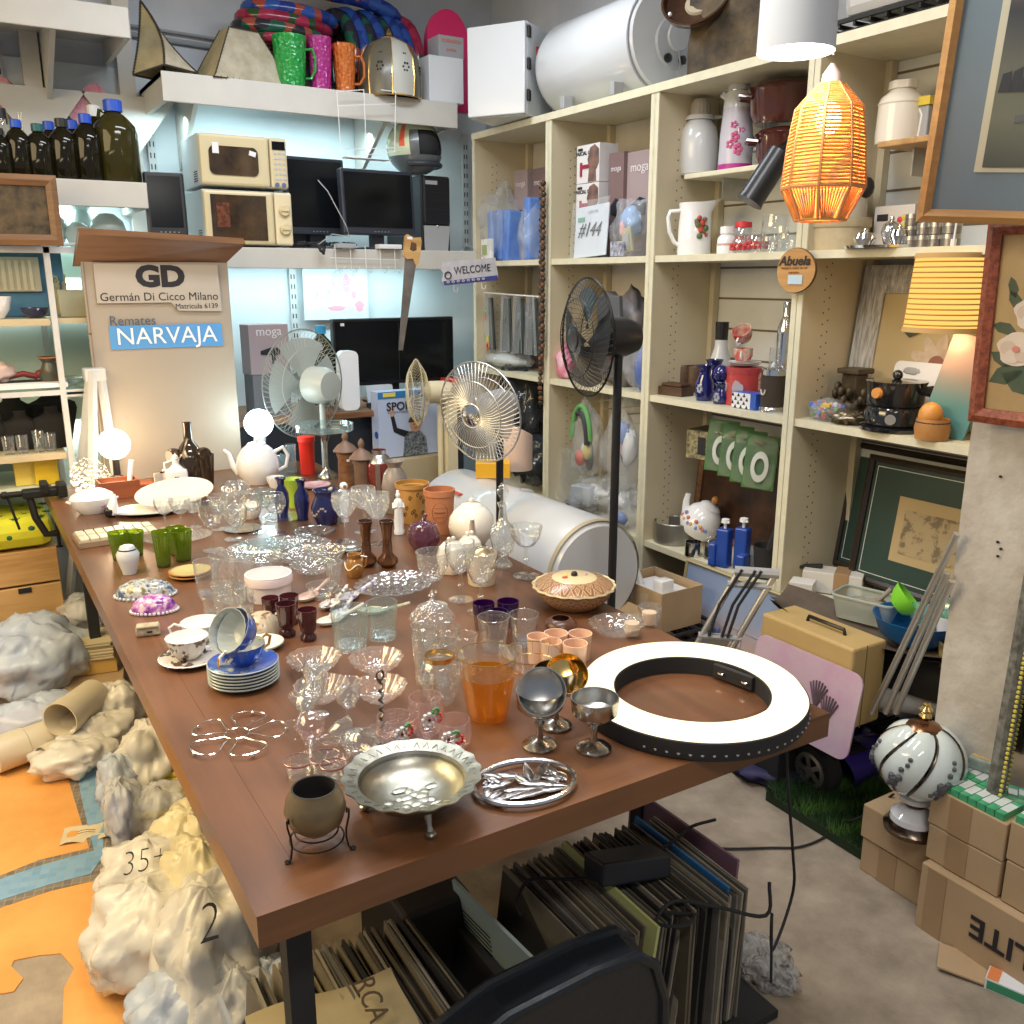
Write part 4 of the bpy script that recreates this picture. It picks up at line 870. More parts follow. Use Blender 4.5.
solo(M().box(0,0,0,.06,.30,.40,0,.004),'mauve_panel',MOG,'mauve board standing behind the black plastic bags','board',(2.64,(2.6,4.068,0.9)[1],.553))
for z,pp in((0,(2.4,3.753,0.576)),):
 solo(M().box(.16,0,0,.32,.62,.024,0,.003),'extra_shelf',CREAMD,'low extra shelf board in the corner bookcase under the black bags','shelf',(2.404,3.956,.535))
t=thing('bead_string','long double string of brown wooden beads hanging on the bookcase post','bead string',(2.375,3.614,2.043))
zb0=(2.375,3.614,2.043)[2];zb1=(2.375,3.601,1.025)[2];n_=44
m=M()
for k in range(n_):
 z=-(zb0-zb1)*k/n_;m.ball(0,.014+.004*math.sin(k),z,.0125,n=8,mi=k%2)
 if k<34:m.ball(-.01,-.016+.004*math.sin(k*2),z-.008,.0125,n=8,mi=(k+1)%2)
m.build('bead',[mat('brown_bead',(.14,.06,.025),.3),mat('black_bead',(.03,.018,.012),.3)],t)
M().tube([(0,.014,0),(0,.014,zb1-zb0)],.002,4).build('cord',INK,t)
#second bay
MUSC=mat('muscle_photo',(.30,.16,.11),.5,col2=(.06,.05,.06),vs=14)
def fascial(loc,h,lab):
 t=thing('massager_carton',lab,'box',loc,RZ,'massage gun cartons')
 w=.165
 M().box(0,.05,0,w,.10,h,0,.001).build('carton_body',mat('white_carton',(.70,.69,.70),.5),t)
 text('FASCIAL GUN',w*.13,INK,t,tr(-.02,-.001,h*.78),bold=.0006);M().prism(rrect(.035,.011,.005),.001,.0025,0,tr(-.055,0,h*.89)@rot(90)).build('dark_badge',INK,t)
 M().prism([(.005,h*.02),(w*.38,h*.02),(w*.36,h*.3),(w*.49,h*.5),(w*.47,h*.85),(w*.3,h*.97),(w*.1,h*.9),(.0,h*.6),(.012,h*.4)],.001,.003,0,rot(90)).build('printed_torso',MUSC,t)
 M().prism([(-.055,h*.18),(-.04,h*.18),(-.04,h*.55),(-.055,h*.55)],.001,.0035,0,rot(90)).prism([(-.04,h*.38),(.01,h*.38),(.01,h*.48),(-.04,h*.48)],.001,.0035,0,rot(90)).build('printed_massager',mat('dark_red_print',(.30,.02,.05),.5),t)
 return t
py_=(2.46,3.395,1.8)[1]
fh_=0.469/3
fascial((2.46,py_,ZA+fh_*2+.003),fh_,'white massage gun carton with a muscled back, uppermost of the stack')
fascial((2.46,py_,ZA+fh_+.001),fh_,'white massage gun carton in the middle of the stack')
fascial((2.46,py_,ZA),fh_-.001,'white massage gun carton at the bottom, behind the numbered sheet')
carton((2.50,(2.5,3.246,1.8)[1],ZA),.10,0.426,.1,'dark mauve hairdryer carton beside the massage gun cartons','moga',MOGD,grp=G1)
carton((2.52,(2.52,3.115,1.8)[1],ZA),.17,0.421,.08,'wide mauve hairdryer carton behind the bagged photo frame','moga',MOG,grp=G1)
t=thing('numbered_bag','clear bag with a white sheet reading a handwritten lot number','plastic bag',(2.425,(2.425,3.323,1.75)[1],ZA+.002),R=rot(0,0,-90)@rot(-6,-3,0))
M().prism(rrect(.235,.215,.006),-.003,.001,0,tr(0,0,.11)@rot(90)).build('paper_sheet',mat('bluish_paper',(.66,.72,.80),.5),t)
text('#144',.085,INK,t,tr(-.01,-.005,.115)@rot(0,4),sx=.9,shear=.3);text('LOTE 1126',.016,mat('grey_ink',(.3,.3,.4),.6),t,tr(.01,-.005,.19));M().box(-.075,-.004,.155,.05,.001,.018).build('green_stamp',mat('green_print',(.10,.35,.25),.6),t)
M().grid(lambda u,v:((u-.5)*.27,-.012+.006*math.sin(u*12)*math.cos(v*7),-.0+v*.24),14,12).build('film',CLB,t)
t=bag((2.47,(2.47,3.07,1.75)[1],ZA),(.1,.1,.12),12,'clear bag with a small frame and blue packing beside the numbered sheet',CLB,RZ)
M().box(.03,-.05,.01,.06,.01,.10,0,.002,rot(0,-12,0)).build('small_frame',mat('khaki_card',(.40,.38,.26),.6),t);M().box(.03,-.056,.02,.035,.004,.06,0,0,rot(0,-12,0)).build('grey_photo',GREY,t)
M().blob((-.03,0,.14),(.05,.04,.06),2,.2).build('blue_packet',mat('light_blue_pack',(.25,.42,.72),.4),t);M().box(-.03,-.06,0,.09,.02,.06,0,.003).build('printed_box',mat('dotted_print',(.6,.62,.66),.5,col2=(.12,.14,.25),vs=60),t);M().blob((-.02,-.05,.11),(.012,.01,.03),3).build('pink_item',mat('pink_item',(.75,.35,.35),.5),t)
t=bag((2.55,(2.55,3.187,1.25)[1],ZB_),(.13,.17,.21),22,'large grey and brown bag of goods behind the black fan',mat('grey_brown_bag',(.20,.17,.16),.45,col2=(.12,.12,.14),vs=6,bump=.5,bs=14),0)
M().box(-.12,-.05,.2,.02,.16,.20,0,.004,rot(0,-5,0)).build('grey_board',mat('slate_board',(.10,.11,.12),.6),t);M().ball(-.13,-.02,.15,.02,.03,.03,8).build('red_item',RED,t)
t=bag((2.48,(2.48,3.556,1.2)[1],ZB_),(.05,.06,.08),25,'white and pink hearts bag beside the black fan',mat('heart_bag',(.72,.62,.66),.4,col2=(.70,.10,.25),vs=9),0,cat='bag',name='gift_bag')
t=bag((2.46,(2.46,2.991,1.2)[1],ZB_),(.07,.07,.13),26,'clear bag with a deep blue bottle on the middle shelf',CLB,0,[((0,-.02,.09),(.04,.04,.09),BLUE,'blue_bottle')])
def toybag(pp,z,r,s,lab,ins):
 t=bag((pp[0],pp[1],z),r,s,lab,CLB,0)
 random.seed(s)
 for(c_,nm)in ins:
  M().blob((random.uniform(-.5,.1)*r[0],random.uniform(-.5,.5)*r[1],random.uniform(.3,1.3)*r[2]),(random.uniform(.2,.4)*r[0],random.uniform(.2,.4)*r[1],random.uniform(.2,.4)*r[2]),s,.2,3,14).build(nm,c_,t)
 return t
TY=[mat('toy_green',(.12,.35,.10),.4),mat('toy_yellow',(.70,.60,.15),.5),mat('toy_red',(.65,.12,.08),.4),mat('toy_dark',(.04,.04,.05),.4),mat('toy_white',(.7,.7,.7),.4),mat('toy_blue',(.12,.22,.55),.4),mat('toy_pink',(.62,.35,.40),.5)]
t=toybag((2.46,3.353,0.95),.74,(.06,.10,.17),31,'clear bag with a green handle, yellow and red toys in the second bookcase',[(TY[1],'yellow_toy'),(TY[2],'red_toy'),(TY[4],'white_toy'),(TY[3],'dark_toy')])
M().tube([(-.04,.07*math.cos(a),.17+.15*math.sin(a))for a in[PI*i/12 for i in range(13)]],.012,8).build('green_black_handle',TY[0],t);M().tube([(-.05,.06*math.cos(a),.15+.14*math.sin(a))for a in[PI*(.4+i/20)for i in range(13)]],.013,8).build('black_strap',TY[3],t)
toybag((2.48,3.105,0.95),.72,(.09,.12,.20),33,'large clear bag with pinkish cloth and bottles beside the fan pole',[(TY[6],'pink_cloth'),(TY[4],'white_cap'),(TY[5],'blue_toy'),(TY[4],'white_bottle'),(TY[3],'dark_toy')])
toybag((2.5,3.277,0.57),.552,(.12,.16,.10),35,'clear bag of boxes and glass packed on the lowest shelf',[(TY[4],'white_box'),(TY[5],'blue_item'),(TY[4],'pale_item')])
toybag((2.46,3.027,0.57),.552,(.08,.10,.09),36,'clear bag of glassware beside the bookcase post, lowest shelf',[(TY[4],'pale_item'),(TY[5],'blue_item')])
pp=(2.47,3.511,0.6);t=thing('glass_platter','round clear glass platter in plastic standing on the lowest shelf','plate',(2.47,pp[1],.70),R=rot(0,-80,0))
M().lathe(vessel([(.05,0),(.10,.006),(.135,.02)],.004),40,None,0,(20,.01)).build('platter',ETCH,t)
solo(M().box(0,0,0,.07,.11,.09,0,.004,rot(0,0,20)),'silver_box',mat('silver_card',(.55,.60,.66),.25,.3),'shiny pale blue box on the lowest shelf before the platter','box',(2.44,(2.44,3.346,0.6)[1],.60))
solo(M().blob((0,0,.04),(.07,.09,.04),5,.25,3),'crumpled_film',film('dark_clear_film',(.35,.35,.37),.6,.1,1,40),'small crumpled ball of clear film on the lowest shelf','plastic film',(2.45,(2.45,3.374,0.56)[1],.553))
m=M()
for(pq)in((2.44,3.463,1.06),(2.44,3.216,1.06),(2.44,3.039,1.06)):m.tube([(2.70,pq[1],1.06),(2.44,pq[1],1.06),(2.43,pq[1],1.075)],.003,5)
solo(m,'peg_hooks',CHROME,'row of wire peg hooks above the bags of toys','hooks')
#third bay: thermoses and pots on the bracket shelf
zs3=(2.5,2.728,2.01)[2]+.001
pp=(2.58,2.833,1.95);r=0.149/2;h=0.334*1.0
h=.275
t=thing('thermos_jug','plain white thermos jug with a grey screw top and side handle','thermos',(2.58,pp[1],zs3),-30)
M().lathe([(0,0),(r*.92,0),(r*.95,.02),(r,.03),(r,h*.48),(r*.9,h*.62),(r*.55,h*.74),(0,h*.74)],32).build('body',GLOSSW,t)
M().lathe([(0,0),(r*.93,0),(r*.93,.018),(0,.018)],32,tr(0,0,-.0005)).build('base_ring',GREY,t)
M().lathe([(0,h*.72),(r*.72,h*.73),(r*.62,h*.79),(0,h*.79)],24,None,0,None,1.1).build('spout_collar',GLOSSW,t)
M().lathe([(0,h*.78),(r*.52,h*.79),(r*.5,h*.93),(r*.36,h),(0,h)],24,None,0,(16,.02)).build('screw_top',mat('warm_grey',(.40,.37,.34),.5),t)
M().tube([(r*.5,0,h*.76),(r*1.2,0,h*.78),(r*1.35,0,h*.60),(r*1.25,0,h*.3),(r*.95,0,h*.26)],.008,8).build('handle',GLOSSW,t)
pp=(2.57,2.622,1.95)
t=thing('thermos_jug','lilac floral thermos jug with a white lid and curved handle','thermos',(2.57,pp[1],zs3),-30);r=.062;h=.30
FLO=mat('floral_lilac',(.52,.50,.56),.3,col2=(.60,.10,.25),vs=11)
M().lathe([(0,0),(r,0),(r,h*.06),(r*.96,h*.4),(r*.84,h*.7),(0,h*.7)],32).build('body',mat('lilac_print',(.52,.50,.57),.3,coat=.3),t)
M().lathe([(r*1.01,0),(r*1.015,h*.06),(r*.9,h*.06)],32).build('magenta_band',mat('magenta_band',(.42,.03,.24),.4),t)
m=M();random.seed(9)
for(a,z_,s_)in((-1.9,.36,.016),(-2.2,.28,.013),(-1.7,.22,.018),(-2.0,.5,.010),(-1.5,.44,.008)):
 for j in range(5):m.ball(r*.93*math.cos(a+.16*math.cos(j*1.26))*1.0,r*.93*math.sin(a+.16*math.cos(j*1.26)),h*z_+s_*.8*math.sin(j*1.26),s_*.6,n=6)
m.build('rose_print',mat('rose_print',(.62,.12,.28),.5),t)
M().lathe([(0,h*.69),(r*.86,h*.7),(r*.8,h*.86),(r*.66,h*.9),(0,h*.9)],28).tube([(-r*.6,0,h*.82),(-r*1.0,0,h*.87)],.012,8).build('pouring_collar',GLOSSW,t)
M().lathe([(0,h*.9),(r*.68,h*.9),(r*.66,h*.905),(r*.66,h*.94),(r*.5,h),(0,h)],24).build('lid',GLOSSW,t);M().lathe([(r*.69,h*.895),(r*.70,h*.9),(r*.69,h*.907)],24).build('chrome_ring',CHROME,t)
M().tube([(r*.5,0,h*.93),(r*1.3,0,h*.90),(r*1.7,0,h*.72),(r*1.6,0,h*.35),(r*1.05,0,h*.22)],.009,8).build('handle',IVORY,t)
MAR=mat('maroon_enamel',(.07,.018,.014),.15,coat=.6)
def pot(loc,r,h,lab,z):
 t=thing('enamel_pot',lab,'pot',(loc[0],loc[1],z),-40,'maroon enamel pots')
 M().lathe(vessel([(r*.8,0),(r*.95,h*.3),(r,h*.9),(r*1.08,h)],.004),32).build('pot_body',MAR,t)
 M().lathe([(r*1.05,h),(r*.9,h*1.14),(r*.4,h*1.25),(0,h*1.28)],32).build('lid',MAR,t)
 for s_ in(-1,1):M().tube([(s_*r*.95,-.035,h*.75),(s_*r*1.3,-.03,h*.8),(s_*r*1.3,.03,h*.8),(s_*r*.95,.035,h*.75)],.009,7).build('handle',MAR,t)
pot((2.6,2.421,1.95),.095,.10,'small maroon enamel pot under the larger one',zs3);pot((2.6,2.435,2),.115,.115,'large maroon enamel pot with a lid, on top of the smaller one',zs3+.135)
t=thing('spotlight','matt black cylinder spotlight tilted behind the woven lantern','spotlight',(2.3,2.21,1.933),R=rot(0,0,-30)@rot(0,32,0))
M().lathe(vessel([(.022,.10),(.040,.09),(.042,-.07),(.045,-.085)][::-1],.003),28).build('lamp_can',BLACK,t);M().lathe([(0,.0),(.038,.0),(.03,.05),(0,.05)],20).build('reflector',DGREY,t);M().tube([(0,0,.08),(.0,.06,.12),(.02,.12,.16),(.02,.17,.05)],.008,7).build('arm',BLACK,t)
solo(M().ball(0,0,0,.022,.022,.03,12).tube([(0,0,0),(0,.06,0)],.012,8),'spotlight_mount',BLACK,'black spotlight mount sticking out beside the woven lantern','lamp mount',(2.3,1.816,1.874))
FR=mat('fruit_print',(.14,.10,.09),.4,col2=(.42,.08,.03),vs=40)
def pitcher(loc,r,h,lab):
 t=thing('milk_jug',lab,'jug',loc,148)
 m=M();m.lathe(vessel([(r*.98,0),(r,.01),(r*.98,h*.5),(r*.92,h*.8),(r*.98,h)],.004),36)
 k=len(m.v)
 for i,q_ in enumerate(m.v):
  if q_.z>h*.78 and q_.x<0:m.v[i]=V((q_.x-(q_.z-h*.78)*.5*max(0,-q_.x/r)**2*1.6,q_.y,q_.z+(q_.z-h*.78)*.35*max(0,-q_.x/r)**2))
 m.build('jug_body',PORC,t)
 M().tube([(r*.95,0,h*.85),(r*1.5,0,h*.84),(r*1.62,0,h*.72),(r*1.5,0,h*.45),(r*1.2,0,h*.25),(r*.95,0,h*.2)],.008,8).build('handle',PORC,t)
 m=M();random.seed(3)
 for k in range(16):
  a=1.85+random.uniform(-.38,.38);z=h*.52+random.uniform(-.034,.034);m.ball(r*math.cos(a),r*math.sin(a),z,random.uniform(.007,.013),n=8,mi=k%3)
 m.build('fruit_decoration',[mat('fruit_red',(.55,.06,.03),.4),mat('fruit_brown',(.16,.10,.09),.4),mat('leaf_green',(.10,.14,.05),.4)],t)
pitcher((2.49,(2.49,2.735,1.8)[1],ZA),0.127/2,.19,'white jug with printed fruit on the bookcase shelf below the thermoses')
t=thing('spice_jar','small white china jar with a flat cap beside the fruit jug','jar',(2.48,(2.48,2.549,1.8)[1],ZA));r=0.070/2
M().lathe([(0,0),(r,0),(r*1.02,.03),(r*.95,.055),(r*.6,.07),(0,.07)],24).build('jar_body',PORC,t);M().lathe([(0,.07),(r*.75,.07),(r*.75,.095),(0,.10)],20).build('cap',PORC,t);M().lathe([(r*1.022,.028),(r*1.026,.032),(r*1.02,.036)],24).build('red_lettering_band',mat('faint_red',(.6,.35,.3),.5),t)
REDP=mat('red_heart_print',(.62,.04,.05),.4)
for i,(pp,r,h,lab)in enumerate((((2.52,2.509,1.8),.036,.115,'tall glass jar with red hearts and a red lid'),((2.47,2.392,1.8),.034,.075,'short glass jar with red hearts beside the taller red-lidded one'),((2.44,2.439,1.8),.030,.06,'small heart-dotted glass jar before the taller jars'))):
 t=thing('heart_jar',lab,'jar',(pp[0],pp[1],ZA),0,'glass jars with red hearts')
 M().lathe(vessel([(r,0),(r*1.1,h*.3),(r,h*.7),(r*.8,h*.8)],.002),24).build('jar_glass',CLEAR,t)
 m=M()
 for j in range(11):
  for zz in(.25,.45):m.ball(r*1.08*math.cos(j*.57+zz),r*1.08*math.sin(j*.57+zz),h*zz,.0075,n=6)
 m.build('red_heart',REDP,t);M().lathe([(0,h*.8),(r*.85,h*.8),(r*.85,h*.95),(0,h)],20).build('lid',REDP if i<1 else CLEAR,t)
for(pp,r,h,lab)in(((2.55,2.384,1.8),.05,.13,'large clear glass jar behind the heart-dotted ones'),((2.48,2.261,1.8),.038,.06,'clear glass bowl beside the bookcase post'),((2.46,2.323,1.8),.03,.05,'small clear glass before the large clear jar')):
 solo(M().lathe(vessel([(r*.8,0),(r,h*.4),(r*.9,h)],.002),24),'clear_jar',CLEAR,lab,'jar',(pp[0],pp[1],ZA))
t=thing('wooden_disc_sign','round slice of wood with black and pale writing hung on the shelf edge','sign',(2.37,2.113,1.647),R=rot(0,0,-80));r=0.139/2
M().lathe([(0,-.006),(r,-.006),(r,.006),(0,.006)],36,rot(90),0,(3,.012)).build('wood_disc',wood('honey_wood',(.50,.28,.10),(.38,.19,.06),2),t)
M().lathe([(r*1.0,-.0065),(r*1.03,0),(r*1.0,.0065)],36,rot(90),0,(3,.012)).build('bark_edge',mat('bark',(.16,.08,.03),.9),t)
text('Abuela',r*.58,INK,t,tr(-.005,-.008,r*.42),shear=.2,bold=.001)
text('siempre estás en mi',r*.17,mat('brown_ink',(.25,.10,.02),.6),t,tr(-.005,-.008,r*.12));text('corazón',r*.17,mat('brown_ink',(.25,.10,.02),.6),t,tr(-.005,-.008,-r*.08))
M().box(.002,-.008,-r*.62,r*.75,.002,r*.42,0,0).build('pale_sticker',mat('blue_white_sticker',(.45,.58,.68),.5),t)
DKW=wood('dark_box_wood',(.10,.045,.02),(.05,.022,.01),2)
t=thing('wooden_box','low dark wooden box with a lid at the end of the middle shelf','box',(2.46,(2.46,2.794,1.18)[1],ZB_),-80);M().box(0,.03,0,.12,.08,.035,0,.002).build('box_body',DKW,t);M().box(0,.03,.036,.10,.065,.012,0,.003).build('lid',DKW,t)
for pp,lab in(((2.6,2.88,1.2),'dark brown wooden canister behind the low box'),((2.63,2.846,1.2),'brown wooden canister half hidden by the navy vase')):
 solo(M().lathe([(0,0),(.045,0),(.045,.10),(.04,.11),(0,.11)],20),'wooden_canister',DKW,lab,'canister',(pp[0],pp[1],ZB_))
COB=mat('cobalt_glass',(.008,.012,.12),.08,coat=.7);PAT=mat('silver_flower',(.40,.42,.50),.3)
for i,(pp,r,h,lab)in enumerate((((2.47,2.615,1.2),.037,.135,'cobalt blue vase with a silver flower, ruffled rim, nearest the low box'),((2.46,2.512,1.2),.035,.075,'short cobalt blue vase with a silver flower under the blue globe'),((2.56,2.66,1.2),.04,.15,'tall cobalt blue vase behind the two patterned ones'))):
 t=thing('cobalt_vase',lab,'vase',(pp[0],pp[1],ZB_),0,'cobalt blue vases');
 M().lathe(vessel([(r*.8,0),(r,h*.25),(r*.95,h*.5),(r*.6,h*.72),(r*.62,h*.85),(r*.9,h)],.003),28).build('vase_body',COB,t)
 if i<2:
  m=M();[m.ball(-r*.98*math.cos(.3+.2*math.cos(j)),-r*.98*math.sin(.3+.2*math.cos(j))*1,h*.35+.012*math.sin(j),.007,n=6)for j in range(7)];m.build('silver_flower',PAT,t)
solo(M().ball(0,0,.033,.033).lathe([(0,0),(.02,0),(.014,.01)],16),'cobalt_globe',COB,'round cobalt blue glass stopper balanced above the short vase','globe',(2.46,(2.46,2.516,1.25)[1],ZB_+.078))
t=thing('white_bottle','tall white bottle with a black cap behind the red tin','bottle',(2.64,(2.64,2.712,1.3)[1],ZB_));M().lathe([(0,0),(.055,0),(.058,.06),(.045,.13),(.026,.19),(.026,.22),(0,.22)],28).build('bottle_body',GLOSSW,t);M().lathe([(0,.215),(.024,.215),(.026,.29),(0,.29)],16,None,0,(14,.03)).build('cap',BLACK,t)
rt=0.139/2
t=thing('biscuit_tin','round red tin with pale figures under the saucers and cups','tin',(2.52,(2.52,2.458,1.2)[1],ZB_));M().lathe([(0,0),(rt,0),(rt,.125),(0,.125)],36).build('tin_body',mat('faded_red_tin',(.50,.06,.05),.35),t);M().lathe([(rt*1.02,.115),(rt*1.02,.138),(0,.14)],36).build('lid',mat('faded_red_tin2',(.42,.05,.05),.35),t)
m=M()
for j in(2.6,3.6):m.prism([(.022*math.cos(k),.026*math.sin(k)*(1+.3*math.cos(3*k)))for k in[2*PI*i/12 for i in range(12)]],rt-.002,rt+.002,0,rot(0,0,math.degrees(j))@tr(0,0,.065)@rot(90,0,90))
m.build('pale_figure_print',mat('pale_grey_print',(.45,.40,.42),.5),t)
for k in range(2):solo(M().lathe(vessel([(.03,0),(.055,.006),(.062,.010)],.002),32),'saucer',PORC,('white saucer with a red rim on the red tin','white saucer under the red cup on the red tin')[k],'saucer',(2.52,(2.52,2.462,1.3)[1],ZB_+.141+k*.0075))
def cupm(T_,r,h,body,t,deco=None):
 M().lathe(vessel([(r*.6,0),(r*.75,.003),(r*.95,h*.4),(r,h)],.0022),28,T_).build('cup_body',body,t)
 M().tube([(r*.95,0,h*.82),(r*1.45,0,h*.8),(r*1.5,0,h*.45),(r*.9,0,h*.25)],.0035,7,T=T_).build('handle',deco or body,t)
RC=mat('red_white_pattern',(.55,.03,.02),.25,col2=(.70,.62,.50),vs=28)
cy=(2.52,2.471,1.35)[1]
t=thing('red_cup','red patterned cup standing on the saucers','cup',(2.52,cy,ZB_+.158),215);cupm(Matrix(),.036,.048,RC,t,PORC)
t=thing('red_cup','red patterned cup tipped on top of the other red cup','cup',(2.52,cy,ZB_+.238),200);cupm(rot(0,40,0),.036,.048,RC,t,PORC)
t=thing('checked_box','blue box with black and white checks under the red tin','box',(2.425,(2.425,2.363,1.18)[1],ZB_),RZ);wbx=0.119;M().box(0,.03,0,wbx,.06,.058,0,.001).build('box_body',BLUE,t)
m=M()
for i in range(6):
 for j in range(4):
  if(i+j)%2:m.prism([(-wbx/2+i*.014,j*.014),(-wbx/2+(i+1)*.014,j*.014),(-wbx/2+i*.014+.007,(j+1)*.014)],.0,.0015,0,rot(90))
M().box(-wbx*.1,-.0005,.001,wbx*.76,.001,.055).build('white_panel',PAPER,t);m.build('check_pattern',INK,t)
t=thing('cocktail_shaker','tall polished steel cocktail shaker beside the post','shaker',(2.54,(2.54,2.291,1.3)[1],ZB_+.0));r=0.061/2;h=0.379
M().lathe([(0,0),(r*.85,0),(r,h*.5),(r,h*.7),(0,h*.7)],32).build('shaker_body',CHROME,t);M().lathe([(r*1.0,h*.7),(r*.98,h*.76),(r*.55,h*.86),(r*.5,h*.88),(r*.5,h*.99),(r*.4,h),(0,h)],32).build('shaker_lid',CHROME,t)
t=thing('snow_glass','small glass with a white figure beside the cocktail shaker','glass',(2.50,(2.5,2.301,1.3)[1],ZB_+.13));M().lathe(vessel([(.017,0),(.017,.09)],.0015),20).build('tube_glass',CLEAR,t);M().ball(0,0,.02,.01,.01,.02,8).build('white_figure',PORC,t);M().box(0,0,-.13,.07,.07,.13).build('plinth',CLEAR,t)
t=thing('leather_flask_mug','dark leather-wrapped mug with chrome rims and a horseshoe badge','mug',(2.46,(2.46,2.254,1.2)[1],ZB_));r=0.095/2
M().lathe([(r*1.03,0),(r*1.05,.015),(r,.018),(r*.95,.02),(0,.0)],32).build('bottom_rim',CHROME,t);M().lathe([(r*.95,.018),(r*.95,.13)],32).build('leather_wrap',mat('dark_leather',(.05,.035,.025),.5),t);M().lathe([(r*.95,.128),(r*1.02,.13),(r*1.0,.15),(r*.9,.152),(r*.88,.14)],32).build('top_rim',CHROME,t)
M().tube([(-r*.97,.012*math.cos(a),.08-.018*math.sin(a))for a in[PI*i/10 for i in range(11)]],.003,6,T=rot(0,0,-12)).build('horseshoe',mat('cream_badge',(.7,.65,.5),.5),t)
GRN=mat('green_card',(.04,.15,.03),.45,col2=(.10,.24,.07),vs=9)
for k in range(4):
 pp=((2.47,2.514,0.95),(2.47,2.439,0.95),(2.47,2.373,0.95),(2.47,2.313,0.95))[k]
 t=thing('blister_pack','green carded blister pack with a white cable reel, %s on the hook'%('first','second','third','last')[k],'blister pack',(pp[0],pp[1],(2.47,2.472,0.901)[2]-.01*k),R=rot(0,0,-55)@rot(0,4,0),group='green blister packs')
 M().box(0,0,0,.115,.002,.20,0,0).build('card',GRN,t);M().prism(rrect(.105,.19,.02),.003,.008,0,tr(0,0,.10)@rot(90)).build('blister',glass('soft_blister',body=.08,edge=.6),t)
 M().lathe([(.018,0),(.030,0),(.032,.008),(.018,.01)],24,tr(0,-.003,.085)@rot(90),0,None,1,1.8).build('cable_reel',mat('pale_cable',(.62,.66,.60),.4),t)
m=M().tube([(2.46,(2.46,2.549,1.05)[1],1.055),(2.46,(2.46,2.278,1.05)[1],1.045)],.004,6);solo(m,'hanging_rail',CHROME,'thin rail carrying the green blister packs','rail')
t=thing('dark_printed_box','dark box with a gold and white printed end beside the blister packs','box',(2.46,(2.46,2.626,0.95)[1],(2.46,2.624,0.931)[2]),-75);M().box(0,.07,0,.105,.14,.115,0,.001).build('box_body',mat('dark_khaki',(.06,.055,.035),.5),t);M().box(-.0,-.001,.002,.10,.002,.11).build('printed_end',mat('busy_gold_print',(.42,.36,.18),.5,col2=(.03,.03,.03),vs=60),t);M().box(.02,-.0025,.02,.035,.001,.07).build('black_panel',INK,t)
t=thing('round_tin','plain round grey baking tin on the lowest shelf','tin',(2.50,(2.5,2.784,0.6)[1],ZC_+.001));r=0.168/2;M().lathe(vessel([(r,0),(r,.085)],.002),40).build('tin_body',mat('dull_tin',(.34,.33,.30),.35,.8),t);M().lathe([(r*.99,.083),(r*1.02,.086),(r*1.0,.089)],40).build('rolled_rim',STEEL,t)
solo(M().lathe(vessel([(.034,0),(.034,.055)],.0015),28),'metal_cup',CHROME,'small shiny straight metal cup before the baking tin','cup',(2.43,(2.43,2.589,0.57)[1],ZC_+.001))
t=thing('enamel_kettle','tilted white kettle with pink and blue flowers and a wooden knob','kettle',(2.56,(2.56,2.699,0.62)[1],ZC_+.085),R=rot(0,0,-60)@rot(0,30,0));r=.085
M().lathe([(0,0),(r*.8,0),(r,.03),(r,.05),(r*.8,.10),(r*.45,.13),(0,.135)],36,tr(0,0,-.04)).build('kettle_body',PORC,t);M().lathe([(0,.0),(.045,.0),(.03,.012),(0,.014)],24,tr(0,0,.09)).build('lid',PORC,t);M().ball(0,0,.125,.016).build('wooden_knob',mat('amber_wood',(.5,.22,.05),.4),t)
M().tube([(-r*.8,0,.0),(-r*1.15,0,.05),(-r*1.25,0,.08)],[.02,.014,.012],10).build('spout',PORC,t)
m=M();random.seed(8);[m.ball(r*.97*math.cos(a),r*.97*math.sin(a),.012+random.uniform(-.01,.02),.009,n=6,mi=k%3)for k,a in enumerate([-2.6+.16*k for k in range(11)])];m.build('flower_decoration',[mat('fl_pink',(.7,.25,.25),.5),mat('fl_blue',(.25,.3,.6),.5),mat('fl_orange',(.75,.45,.15),.5)],t)
BLB=mat('cobalt_plastic',(.02,.07,.36),.3)
t=thing('dispenser_set','set of blue dispenser bottles with clear pump tops','dispenser',(2.44,(2.44,2.391,0.6)[1],ZC_+.001),-70)
for(x,y,w_,h_)in((-.03,.0,.05,.15),(.035,.02,.05,.16),(.06,-.03,.035,.07),(-.065,-.01,.03,.09)):M().box(x,y,0,w_,.05,h_,0,.006).build('bottle',BLB,t)
for(x,y,z)in((-.03,0,.15),(.035,.02,.16)):M().lathe([(0,0),(.006,0),(.006,.02),(.017,.022),(.015,.036),(0,.04)],14,tr(x,y,z)).tube([(x,y,z+.03),(x+.02,y-.01,z+.025)],.004,6).build('pump',WIRE,t)
t=thing('wine_decanter','small dark glass sprayer beside the blue dispensers','bottle',(2.46,(2.46,2.521,0.6)[1],ZC_+.001));M().lathe([(0,0),(.028,0),(.03,.07),(.01,.09),(.01,.11),(0,.11)],20).build('body',CLEAR,t);M().lathe([(0,.0),(.024,0),(.024,.05),(0,.05)],16).build('liquid',mat('dark_liquid',(.02,.015,.01),.2),t)
t=thing('dark_picture','dark brown painting in a brown wood frame at the back of the third bookcase','picture',(2.66,(2.66,2.552,0.8)[1],ZC_+.002),R=rot(0,0,-90)@rot(-5));frame_m(.58,.44,.03,.02).build('frame',BROWNW,t);M().box(0,-.002,.02,.54,.004,.4).build('canvas',mat('dark_canvas',(.10,.04,.02),.4,col2=(.018,.012,.01),vs=7),t)
